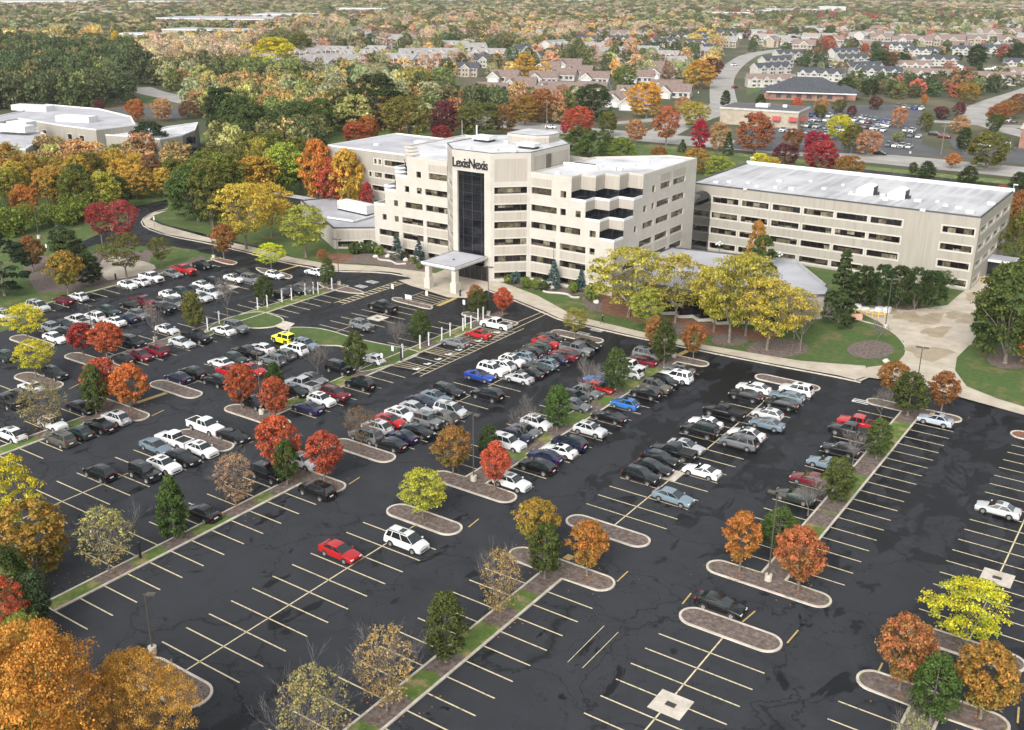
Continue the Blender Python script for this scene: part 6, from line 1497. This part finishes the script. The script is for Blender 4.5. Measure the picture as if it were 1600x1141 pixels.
ZON=[(pp((-120,175),(215,172),(232,140),(235,112),(200,92),(-200,78)),8.5,13,17,{'dgreen':2,'green':7,'olive':3,'lime':1},'in the dense upper left wood'),
(pp((-160,365),(120,345),(262,318),(300,275),(250,262),(150,258),(-100,270)),7.2,9.5,10.5,{'gold':2,'orgreen':3,'orange':2,'olive':3,'green':3,'ygreen':3,'rust':1},'before the school building'),
(pp((300,336),(330,355),(420,330),(470,305),(500,285),(500,240),(450,190),(345,195),(345,250),(325,300)),8,11,14,{'olive':4,'green':4,'lime':2,'orgreen':2,'ygreen':2,'gold':1},'in the wood by the left wing'),
(pp((300,190),(400,195),(500,210),(640,205),(700,190),(640,140),(520,125),(300,115),(240,130)),9,12,14,{'green':3,'olive':4,'lime':2,'ygreen':2,'orgreen':2,'paleg':3,'gold':1},'below the pale apartments'),
(pp((600,212),(870,195),(920,170),(860,165),(700,160),(640,150),(560,180)),9,11,12,{'olive':3,'orgreen':2,'paleg':2,'rust':1,'green':2,'orangeb':1},'in the belt behind the tower'),
(pp((205,115),(400,112),(380,80),(240,78)),9,11,15,{'tan':5,'pink':2,'gold':2,'paleg':1},'in the upper left tan wood'),
(pp((400,85),(850,85),(1000,48),(900,36),(500,36),(380,60)),13,13,15,{'pink':4,'tan':5,'gold':2,'orangeb':2,'olive':4,'green':2,'paleg':3,'brown':2},'above the pale apartments'),
(pp((0,95),(230,90),(400,75),(420,55),(330,50),(0,50)),12,12,14,{'olive':4,'gold':2,'paleg':3,'green':3,'brown':1,'orangeb':1},'in the woods at upper left'),
(pp((540,130),(1120,135),(1130,90),(900,80),(560,84)),15,10,12,{'gold':2,'ygreen':3,'paleg':4,'orangeb':1,'green':2,'olive':3,'pink':1,'brown':1},'among the rose roofed houses'),
(pp((850,85),(1130,85),(1160,36),(860,36)),17,11,12,{'olive':3,'gold':2,'green':2,'redor':1,'orangeb':2,'ygreen':1},'round the blue-roofed apartments'),
(pp((1340,158),(1640,148),(1640,120),(1320,135)),8,8,9,{'green':3,'dgreen':3,'rust':1,'olive':3,'redor':1,'brown':1},'in the hedge strip below the townhouses'),
(pp((1180,130),(1640,120),(1640,60),(1170,62)),18,8,8.5,{'redor':2,'orangeb':2,'dgreen':3,'green':3,'brown':2,'olive':3,'paleg':2},'among the townhouses at right'),
(pp((1130,62),(1640,62),(1640,36),(1130,36)),23,10,10,{'crimson':4,'redor':3,'green':3,'olive':3,'maroon':2,'orangeb':1},'in the top right suburb'),
(pp((1000,40),(1640,40),(1640,22),(980,22)),20,12,12,{'crimson':2,'olive':4,'green':4,'gold':1,'brown':1},'in the far top right suburb')]
def screens(x,y):
    d=hypot(x,y)
    for a,b,c in HPOS:
        if abs(x-a)>70 or abs(y-b)>70: continue
        t=((a-x)*x+(b-y)*y)/d
        if 0<t<42 and abs((a-x)*y-(b-y)*x)/d<c*.75: return True
    return False
SPOT=[];IND=[]
ends=[(t[0].location.x,t[0].location.y) for t in TREES]
for poly,sp,D,H,pw,place in ZON:
    xs=[p[0] for p in poly];ys=[p[1] for p in poly]; A=(max(xs)-min(xs))*(max(ys)-min(ys)); n=int(A/(sp*sp)*1.6); keys=list(pw);wt=[pw[k] for k in keys]; grid={}
    for _ in range(min(n,60000)):
        x=rng.uniform(min(xs),max(xs)); y=rng.uniform(min(ys),max(ys))
        if not inpoly(x,y,poly): continue
        px,py=PX(x,y)
        if px<-60 or px>1660: continue
        g=(int(x/sp),int(y/sp))
        if any(hypot(x-a,y-b)<sp*.8 for i in(-1,0,1) for j in(-1,0,1) for a,b in grid.get((g[0]+i,g[1]+j),())): continue
        if inb(x,y) or nearroad(x,y,4) or any(inpoly(x,y,k) for k in KEEP): continue
        if not all(hypot(x-a,y-b)>c*.8+2 for a,b,c in HPOS): continue
        if any(abs(x-a)<5 and abs(y-b)<5 for a,b in ends): continue
        if py<140 and rng.random()<.8 and screens(x,y): continue
        grid.setdefault(g,[]).append((x,y))
        nz=math.sin(x*.021+3)+math.sin(y*.017+1.7)+math.sin((x+y)*.011); k=random.choices(keys,wt)[0]
        kk=[q for q in keys for _ in range(pw[q])]
        if random.random()<.5: k=kk[int((nz+3)/6*len(kk)*.999)%len(kk)]
        IND.append((py,x,y,D*random.uniform(.75,1.25),H*random.uniform(.75,1.15),k,place))
IND.sort(key=lambda q:-q[0])
NI=max(0,292-len(TREES)); print('near/mid trees',len(TREES),'zone trees',len(IND),'individual',NI)
for py,x,y,D,H,k,place in IND[:NI]: tree(random.choice(('broad','broad','broad','round')),x,y,D,H,k,place)
for q in IND[NI:]: SPOT.append(q[1:6])
# far woodland, thinning into the horizon
FZ=['olive','paleg','green','tan','olive','pink','paleg','brown','tan','green','orangeb']
cnt_=0
for _ in range(52000):
    px=rng.uniform(-50,1650); v=rng.random(); d=620*(3900/620)**v; 
    py=-38+CH*FPX/ d * 1.0
    if py<-8 or py>62: continue
    x,y=G(px,py); 
    if x*x+y*y>4200**2: continue
    dens={True:.25,False:1.}[px>1130 and py>24 or (900<px and 24<py<34)]
    # fields and roofs break the canopy
    nz=math.sin(x*.006+1)+math.sin(y*.0045)+math.sin((x-y)*.0032+2)
    if py<22 and nz>1.3: continue
    if py<14 and nz>.5: continue
    if rng.random()>dens*min(1,(d/1500)**1.1+.12): continue
    if py>24 and (nearroad(x,y,6) or any(inpoly(x,y,k) for k in KEEP)): continue
    if py>16 and rng.random()<.6 and screens(x,y): continue
    k=FZ[int(abs(nz*1.9+rng.normal()*2.2))%len(FZ)]; s=1.0 if py>25 else 1.35
    SPOT.append((x,y,13*s*random.uniform(.7,1.3),12*random.uniform(.7,1.2),k)); cnt_+=1
bb=BR
SPOT=[s for s in SPOT if not any(hypot(s[0]-a,(s[1]-b)*.8)<L*.48+12 or (abs(s[0]-a)<L*.5 and 0<b-s[1]<80 and rng.random()<.75) for a,b,L in bb)]
print('woodland trees',len(SPOT))
# woodland: points carrying size + colours, instanced low crowns (geometry nodes)
pc=bpy.data.collections.new('woodland_crowns')
for v in range(4):
    rg=np.random.default_rng(90+v); q,t_,l_=crown_arrays('broad',1,.9,60,22,.07,rg,.12,.8,.5,1.); 
    mb=MB(); mb.tube((0,0,0),(0,0,.4),.025,.015,4)
    me=leaf_mesh('far_crown',q,t_,l_,'leafi'); o=bpy.data.objects.new('far_crown',me); pc.objects.link(o)
n=len(SPOT); me=bpy.data.meshes.new('woodland'); me.vertices.add(n); me.vertices.foreach_set('co',np.array([(s[0],s[1],0) for s in SPOT],dtype=np.float32).reshape(-1))
def att(nm,typ,key,ar): a=me.attributes.new(nm,typ,'POINT'); a.data.foreach_set(key,np.array(ar,dtype=np.float32).reshape(-1) if typ!='INT' else np.array(ar,dtype=np.int32))
att('sz','FLOAT_VECTOR','vector',[(s[2],s[2],s[3]) for s in SPOT]); att('rz','FLOAT_VECTOR','vector',[(0,0,rng.random()*6.28) for s in SPOT]); att('pick','INT','value',[int(rng.integers(0,4)) for s in SPOT])
def jc(c,s): return [max(.005,(v*.75+sum(c)/3*.25)*1.38*s*random.uniform(.88,1.12)) for v in c]+[1.]
SJ=[random.uniform(.8,1.2) for _ in SPOT]
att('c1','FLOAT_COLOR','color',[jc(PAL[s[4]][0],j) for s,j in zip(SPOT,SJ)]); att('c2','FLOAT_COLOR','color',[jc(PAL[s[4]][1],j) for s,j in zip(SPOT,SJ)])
o=link('woodland',me); tag(o,'far autumn woods stretching behind the houses to the horizon','woods',kind='stuff')
ng=bpy.data.node_groups.new('woodland','GeometryNodeTree'); ng.interface.new_socket('Geometry',in_out='INPUT',socket_type='NodeSocketGeometry'); ng.interface.new_socket('Geometry',in_out='OUTPUT',socket_type='NodeSocketGeometry')
gi=ng.nodes.new('NodeGroupInput');go=ng.nodes.new('NodeGroupOutput'); ip=ng.nodes.new('GeometryNodeInstanceOnPoints'); ci=ng.nodes.new('GeometryNodeCollectionInfo'); ci.inputs['Collection'].default_value=pc; ci.inputs['Separate Children'].default_value=True; ci.inputs['Reset Children'].default_value=True
ip.inputs['Pick Instance'].default_value=True
def na(nm,typ):
    q=ng.nodes.new('GeometryNodeInputNamedAttribute'); q.data_type=typ; q.inputs['Name'].default_value=nm; return q.outputs['Attribute']
mp=ng.nodes.new('GeometryNodeMeshToPoints')
ng.links.new(gi.outputs[0],mp.inputs['Mesh']); ng.links.new(mp.outputs[0],ip.inputs['Points']); ng.links.new(ci.outputs[0],ip.inputs['Instance']); ng.links.new(na('pick','INT'),ip.inputs['Instance Index']); ng.links.new(na('sz','FLOAT_VECTOR'),ip.inputs['Scale'])
er=ng.nodes.new('FunctionNodeEulerToRotation'); ng.links.new(na('rz','FLOAT_VECTOR'),er.inputs[0]); ng.links.new(er.outputs[0],ip.inputs['Rotation']); ng.links.new(ip.outputs[0],go.inputs[0])
md=o.modifiers.new('woodland','NODES'); md.node_group=ng
# mulch rings cut into the median grass at each tree
for t_ in TREES:
    x,y=t_[0].location.x,t_[0].location.y
    for xa,xb in ((-31.3,-28.5),(-69.5,-66.2),(-105.3,-102.4),(-142,-138.8),(-13,-10.4),(-50.1,-47.4),(-86.7,-84.5),(-124,-121.5)):
        if xa-.9<x<xb+.9 and t_[1] in('oval','sparse','cone','bare','round'):
            h=random.uniform(1.5,2.3); q=[]
            for k in range(7): q.append((xa+.25+(xb-xa-.5)*k/6,y-h+random.uniform(-.35,.35)))
            for k in range(7): q.append((xb-.25-(xb-xa-.5)*k/6,y+h+random.uniform(-.35,.35)))
            sheet('mulch_patch',q,.1075+random.random()*.004,'mulch')
# ---- tree labels
gp={}
for t_ in TREES: gp.setdefault((t_[1] if t_[1] not in('round',) else 'round',t_[2],t_[3]),[]).append(t_)
GR={}
for (kd,pal,pl),L_ in gp.items():
    L_.sort(key=lambda t_:t_[4])
    for i,t_ in enumerate(L_):
        base=(PN[pal]+' ' if kd!='bare' else '')+KN[kd]; lab=(ordi(i)+' '+base+' from left '+pl) if len(L_)>1 else ('the '+base+' '+pl)
        tag(t_[0],lab,CATN.get(kd,'tree'),'shrubs by the buildings' if kd=='ball' else 'trees of the campus and the woods')

for o_ in COL.objects:
    l_=o_.get('label')
    if l_ and len(l_.split())>16: print('LONG',o_.name,l_)

rg=np.random.default_rng(3)
for pal,nm,lab in (('orange','fallen_leaves','orange fallen leaves scattered under the autumn trees'),('ygold','fallen_leaves','yellow fallen leaves scattered under the locust trees')):
    Q=[]
    for r_,kd,pl_,place,_,_ in TREES:
        x,y=r_.location.x,r_.location.y
        if hypot(x,y)>215 or kd in('bare','ball','spruce','pine','oval','cone'): continue
        if (pl_ in('yellow','ygreen','yg2','ygold','gold','lime','speck'))!=(pal=='ygold'): continue
        m=42; a=rg.random(m)*6.283; d=np.abs(rg.normal(size=m))*1.7+.3; cx,cy=x+d*np.cos(a),y+d*np.sin(a); z=np.full(m,.165)+rg.random(m)*.01; z=np.where(d>2.2,.03,z)
        sz=.05+.07*rg.random(m); th=rg.random(m)*6.28
        u=np.stack([np.cos(th)*sz,np.sin(th)*sz,rg.normal(size=m)*.01],1); v=np.stack([-np.sin(th)*sz,np.cos(th)*sz,rg.normal(size=m)*.01],1); c=np.stack([cx,cy,z],1)
        Q.append(np.stack([c-u-v*.5,c+u*.3-v,c+u+v*.2,c+v],axis=1))
    q=np.concatenate(Q); o=link(nm,leaf_mesh(nm,q,rg.random(len(q)),.7+.6*rg.random(len(q)))); o['c1']=[*PAL[pal][0],1.]; o['c2']=[.22,.12,.05,1.]; tag(o,lab,'leaves',kind='stuff')
# ================================================================ STREET FURNITURE
def lampmesh(h,heads=2):
    p=MB(); p.tube((0,0,0),(0,0,h),.09,.06,8); b=MB(); b.tube((0,0,0),(0,0,.75),.38,.38,12,0,True); hd=MB()
    for s in ((-1,1) if heads==2 else (1,)): hd.box(s*.15 if s>0 else -.95,.95 if s>0 else -.15,-.2,.2,h-.05,h+.13); hd.box(-.16,.16,-.05,.05,h-.02,h+.06)
    return p.mesh('pole',['bronze']),b.mesh('base',['kerb']),hd.mesh('lamp_head',['bronze'])
LMS={}
def hgt(px,py,top):
    x,y=G(px,py); lo,hi=0.2,40
    for _ in range(30):
        m=(lo+hi)/2
        if PX(x,y,m)[1]>top: lo=m
        else: hi=m
    return x,y,lo
for px,py,top,hd,rz,lab in ((239,1022,930,1,.6,'single-headed lamp post beside the big orange tree at lower left'),(740,752,648,2,0,'twin-headed lamp post with concrete base on the centre island'),(1200,908,772,2,0,'twin-headed lamp post between two orange trees on the long island'),(409,648,552,2,0,'twin-headed lamp post among the red trees at left'),
 (144,520,478,2,0,'twin-headed lamp post in the upper left double row'),(1383,513,437,2,.4,'lamp post at the corner of the tan-stained driveway'),(1434,592,544,2,.2,'lamp post at the top of the right-hand median'),(763,493,418,2,.1,'twin-headed lamp post before the entrance at the tower'),(530,446,375,2,.1,'lamp post left of the entrance in the post-lined median'),
 (1053,559,476,2,0,'lamp post at the top of the centre median before the pavilion'),(61,373,324,1,.3,'thin lamp post by the leafy hedge at far left'),(334,404,335,1,0,'lamp post by the curved sidewalk near the yellow trees'),(1422,240,188,1,.5,'tall dark pole beside the main road above the long wing'),(855,192,155,1,1.,'pale street lamp above the tower on the main road'),(888,190,168,1,1.,'pale short street lamp right of the tall one on the main road'),(1519,112,88,1,.5,'pale street lamp among the dark roofed townhouses'),(1091,146,128,1,.5,'pale street lamp left of the climbing road'),(243,534,478,1,0,'slim lamp post on the upper left grass median')):
    x,y,h=hgt(px,py,top); k=(round(h),hd)
    if k not in LMS: LMS[k]=lampmesh(round(h),hd)
    e=empty('lamp_post',(x,y,.05),lab,'lamp post','lamp posts',rz); e.scale=(1,1,h/round(h))
    for n,m_ in zip(('pole','base','lamp_head'),LMS[k]): link(n,m_,e)
fp=None
for i,(px,py,top,lab) in enumerate(((598.3,393,330,'leftmost thin dark flagpole left of the entrance'),(632.5,399,335,'middle thin dark flagpole left of the entrance'),(667.5,400,341,'thin dark flagpole nearest the canopy on the left'),(822.3,437,366,'thin dark flagpole nearest the tower on the right'),(864,449,373,'middle thin dark flagpole right of the tower'),(907.5,451,379,'rightmost thin dark flagpole by the blue spruce'))):
    x,y,h=hgt(px,py,top); e=empty('flagpole',(x,y,0),lab,'flagpole','flagpoles before the facade')
    if not fp: m=MB(); m.tube((0,0,0),(0,0,1),.07,.04,7,0); k=MB(); k.tube((0,0,0),(0,0,.02),.16,.16,8,0,True); fp=(m.mesh('pole',['dark']),k.mesh('collar',['dark']))
    for n,m_ in zip(('pole','collar'),fp): link(n,m_,e)
    e.scale=(1,1,h)
m=MB(); m.tube((0,0,0),(0,0,2.35),.11,.11,8,0,True); PM=m.mesh('post',['white']); m=MB(); m.box(.06,.10,-.16,.16,1.7,2.2); SM=m.mesh('plaque',['white'])
for nm,lst in (('left',((403,485),(418,481),(441,473),(456,469.5),(477,462),(490,460),(497.5,460),(519,453),(325,518),(343,507))),('right',((629,560),(656.5,546),(670,541),(690.5,533),(703.5,526),(723.5,518),(727,512.5),(736,514),(747,503),(755,500)))):
    for i,(px,py) in enumerate(sorted(lst)):
        x,y=G(px,py); e=empty('bollard_post',(x,y,.1),ordi(i)+' white sign post from left on the '+('left' if nm=='left' else 'accessible-stall')+' grass median','sign post','white sign posts on the medians'); link('post',PM,e); link('plaque',SM,e)
m=MB(); m.tube((0,0,0),(0,0,2.1),.035,.035,6); SP=m.mesh('post',['bronze']); m=MB(); m.box(-.3,.3,-.03,.03,1.5,2.3); SB=m.mesh('sign_board',['white'])
for px,py,w_,h_,lab in ((638.5,480,2.6,1.9,'large square white sign board by the island below the canopy'),(614,466,.9,1.2,'small white sign at the left tip of the visitor island'),(667,477,.9,1.2,'small white sign right on the visitor island'),(725,490,.9,1.1,'small white sign at the head of the accessible median'),(577,580,1,1.2,'white sign by the white hatchback at the wavy lawn'),(597,574,.8,1.,'small white sign right on the wavy lawn'),(614,563,.8,1.,'small white sign by the mulch of the wavy lawn'),(242,357,.9,1.3,'white sign at the bend of the entry road'),(177,374,1.6,1.4,'pale sign board under the red trees'),(74,398,.8,1,'small white sign beside the narrow drive at left')):
    x,y=G(px,py); e=empty('traffic_sign',(x,y,.05),lab,'sign','small signs'); link('post',SP,e); b_=link('sign_board',SB,e); b_.scale=(w_,1,h_ if h_<1.5 else 1); 
for px,py,top,lab in ((219.5,873,849,'short black bollard in the lower left median'),(181,437,429,'black bollard beside the gravel pad'),(627,565,545,'tall black box post on the wavy lawn'),(719,464,455,'dark litter bin beside the right canopy column'),(631,469,460,'small black bollard on the pink island below the canopy')):
    x,y,h=hgt(px,py,top); m=MB(); m.tube((0,0,0),(0,0,h),.17,.17,10,0,True); m.tube((0,0,h),(0,0,h+.08),.2,.14,10,0,True); o=m.obj('litter_bin' if 'bin' in lab else 'bollard',['dark']); o.location=(x,y,.1); tag(o,lab,'litter bin' if 'bin' in lab else 'bollard')
# yellow guard rails
def rail(pts,lab):
    e=empty('guard_rail',(0,0,0),lab,'guard rail'); q=pp(*pts); m=MB()
    for a,b in zip(q,q[1:]):
        for z in (.6,1.1): m.tube((*a,z+.14),(*b,z+.14),.05,.05,6)
    m.obj('rail',['rail'],e)
    for a in q: m=MB(); m.tube((*a,.1),(*a,1.3),.07,.07,6,0,True); m.obj('post',['rail'],e)
rail(((1336,490),(1345,492.5),(1354,494),(1363,496),(1372,498),(1382,497),(1382,494)),'yellow guard rail at the service ramp beside the driveway')
rail(((1530,441),(1536,444),(1548,444)),'short yellow rail at the side porch of the long wing')
m=MB(); x,y=G(1345,487); 
for k in range(6): 
    a,b=x-3+k*1.3,y+.3*k; m.box(a,a+1.4,b,b+1.0,.15,.8+.35*math.sin(k*1.7),0,.3*k)
tag(m.obj('tarp_pile',['white']),'heap of white wrapped material behind the yellow rail','pile')
m=MB(); x,y=G(1337,502); m.box(x-.9,x+.9,y-.05,y+.05,.2,1.4,0,.6); m.box(x-.7,x+1.0,y+.3,y+.4,.2,1.2,0,.5); MT['pinkb']=M('pink_barrier',.7,(.6,.34,.26))[0]; tag(m.obj('road_barrier',['pinkb']),'faded pink road barrier before the yellow rail','barrier')
# globe lamps behind the pavilion
for px,py,top,lab in ((1123,394,381,'left five-globe lamp behind the pavilion'),(1216,411,398,'right five-globe lamp behind the pavilion')):
    x,y,h=hgt(px,py+8,top); e=empty('globe_lamp',(x,y,0),lab,'lamp post','globe lamps'); m=MB(); m.tube((0,0,0),(0,0,h),.07,.05,6); m.obj('pole',['dark'],e)
    for k in range(5):
        a=k*1.257; bm=bmesh.new(); bmesh.ops.create_uvsphere(bm,u_segments=10,v_segments=6,radius=.26); me=bpy.data.meshes.new('globe'); bm.to_mesh(me); bm.free(); me.materials.append(MT['white']); link('globe',me,e,(.75*math.cos(a) if k else 0,.75*math.sin(a) if k else 0,h-.1 if k else h+.4))
for i,(px,py) in enumerate(((587,403),(660,402),(646,411),(634,408),(606,402),(855,448),(862,452),(932,474),(923,456),(1384,567))):
    x,y=G(px,py); rg=np.random.default_rng(i); bm=bmesh.new(); bmesh.ops.create_icosphere(bm,subdivisions=2,radius=.6 if i!=2 else .8)
    for v in bm.verts: v.co*=(.8+.35*rg.random()); v.co.z*=.7
    me=bpy.data.meshes.new('boulder'); bm.to_mesh(me); bm.free(); me.materials.append(MT['rock']); o=link('boulder',me,None,(x,y,.3)); tag(o,ordi(i)+' pale boulder counted along the planting beds by the walls','boulder','boulders in the beds')
# fountains in the pond
for i,(px,py) in enumerate(((418,121),(470,117))):
    x,y=G(px,py); m=MB(); m.tube((0,0,0),(0,0,4.5),1.1,.25,10); m.tube((0,0,4.5),(0,0,5.6),.25,.02,8); o=m.obj('fountain_jet',['white']); o.location=(x,y,.05); tag(o,('left' if i==0 else 'right')+' white fountain jet by the pale apartments','fountain')
# utility poles
for px,py,top,lab in ((1470,243,193,'wooden utility pole by the blue service truck'),(854,204,156,'wooden utility pole left behind the tower penthouse')):
    x,y,h=hgt(px,py,top); e=empty('utility_pole',(x,y,0),lab,'utility pole'); m=MB(); m.tube((0,0,0),(0,0,h),.2,.14,7); m.obj('pole',['bark'],e); m=MB(); m.box(-1.3,1.3,-.07,.07,h-1,h-.8); m.obj('crossarm',['bark'],e)
# ---- the walker on the sidewalk
PS={'skin':M('skin',.6,(.45,.28,.2))[0],'cloth':M('black_clothes',.9,(.014,.014,.017))[0],'hair':M('dark_hair',.8,(.02,.014,.01))[0]}
x,y,=G(941,507.5); pe=empty('person',(x,y,.14),'person in black clothes walking along the sidewalk by the red mulch','person',None,0.0)
J={'pel':(0,0,.95,.13,.11),'sp':(.01,0,1.15,.135,.10),'ch':(.02,0,1.36,.165,.11),'nk':(.03,0,1.50,.055,.055),'hd0':(.04,0,1.58,.075,.08),'hd':(.05,0,1.68,.085,.10),'top':(.045,0,1.755,.06,.07),
 'hL':(.0,.095,.90,.095,.09),'kL':(.22,.10,.52,.06,.06),'aL':(.30,.10,.10,.042,.045),'tL':(.44,.11,.04,.038,.03),'hR':(.0,-.095,.90,.095,.09),'kR':(.0,-.10,.50,.06,.06),'aR':(-.30,-.10,.16,.042,.045),'tR':(-.20,-.11,.03,.036,.03),
 'shL':(.02,.18,1.42,.065,.06),'eL':(-.10,.24,1.14,.045,.045),'wL':(-.02,.25,.90,.032,.032),'shR':(.02,-.18,1.42,.065,.06),'eR':(.10,-.24,1.16,.045,.045),'wR':(.30,-.22,1.02,.032,.032)}
E_=[('pel','sp'),('sp','ch'),('ch','nk'),('nk','hd0'),('hd0','hd'),('hd','top'),('pel','hL'),('hL','kL'),('kL','aL'),('aL','tL'),('pel','hR'),('hR','kR'),('kR','aR'),('aR','tR'),('ch','shL'),('shL','eL'),('eL','wL'),('ch','shR'),('shR','eR'),('eR','wR')]
vx=[];ed=[];rad=[];ix={}
for k,v in J.items(): ix[k]=len(vx); vx.append(v[:3]); rad.append(v[3:])
for a,b in E_: ed.append((ix[a],ix[b]))
for s,wn in ((1,'wL'),(-1,'wR')):     # palm, four fingers and thumb
    w0=Vector(J[wn][:3]); el=Vector(J['e'+wn[1]][:3]); d=(w0-el).normalized(); side=Vector((1,0,0)).cross(d).normalized() if abs(d.x)<.9 else Vector((0,1,0)); f_=Vector((1,0,-.2)).normalized()
    pm=w0+d*.07; ix['p'+wn]=len(vx); vx.append(tuple(pm)); rad.append((.028,.018)); ed.append((ix[wn],ix['p'+wn]))
    for q,ln_ in enumerate((.055,.065,.062,.048)):
        b=pm+f_*(.022-.015*q)+d*.03; i0=len(vx); vx+= [tuple(b),tuple(b+d*ln_*.55),tuple(b+d*ln_*.9-Vector((0,s*.02,0)))]; rad+=[(.009,.009),(.008,.008),(.007,.007)]; ed+=[(ix['p'+wn],i0),(i0,i0+1),(i0+1,i0+2)]
    b=w0+d*.03+f_*.028; i0=len(vx); vx+=[tuple(b),tuple(b+d*.04+f_*.018)]; rad+=[(.011,.011),(.009,.009)]; ed+=[(ix[wn],i0),(i0,i0+1)]
me=bpy.data.meshes.new('figure'); me.from_pydata(vx,ed,[]); o=link('figure',me); sm=o.modifiers.new('s','SKIN')
for i,r_ in enumerate(rad): me.skin_vertices[0].data[i].radius=r_
me.skin_vertices[0].data[0].use_root=True; o.modifiers.new('d','SUBSURF').levels=1; bpy.context.view_layer.update()
me2=bpy.data.meshes.new_from_object(o.evaluated_get(bpy.context.evaluated_depsgraph_get())); bpy.data.objects.remove(o)
me2.materials.clear(); me2.materials.append(PS['cloth']); me2.materials.append(PS['skin'])
for p in me2.polygons:
    c=p.center; p.material_index=1 if (c.z>1.52 or (abs(c.y)>.2 and c.z<.92) or (c.x>.31 and c.z>.9)) else 0; p.use_smooth=True
link('body',me2,pe)
bm=bmesh.new(); bmesh.ops.create_uvsphere(bm,u_segments=14,v_segments=8,radius=.105)
for v in bm.verts: v.co=Vector((v.co.x*.95+.03,v.co.y*.86,v.co.z*.9+1.72)); 
bmesh.ops.delete(bm,geom=[v for v in bm.verts if v.co.x>.085 and v.co.z<1.76 or v.co.z<1.64],context='VERTS'); me=bpy.data.meshes.new('hair'); bm.to_mesh(me); bm.free(); me.materials.append(PS['hair']); link('hair',me,pe)
m=MB(); m.box(.135,.155,-.012,.012,1.655,1.69); [m.box(.128,.137,s*.035-.010,s*.035+.010,1.695,1.707,1) for s in(-1,1)]; m.box(.128,.136,-.025,.025,1.622,1.63,1); [m.box(.03,.06,s*.088-.006,s*.088+.006,1.66,1.71,0) for s in (-1,1)]
m.obj('face_features',[PS['skin'],PS['hair']],pe)
# ---- thin autumn air
HZ=0.000065
mb=MB(); mb.box(-7100,7100,-700,7100,-1.2,62); o=mb.obj('haze',['dark']); o['kind']='stuff'
hm=bpy.data.materials.new('haze'); hm.use_nodes=True; t=hm.node_tree; t.nodes.remove(t.nodes['Principled BSDF']); pv=N(t,'VolumePrincipled'); pv.inputs['Color'].default_value=(.86,.90,.98,1); pv.inputs['Density'].default_value=HZ; pv.inputs['Anisotropy'].default_value=.2
t.links.new(pv.outputs[0],t.nodes['Material Output'].inputs['Volume']); o.data.materials.clear(); o.data.materials.append(hm); tag(o,'thin pale haze over the distant suburb','haze',kind='stuff')
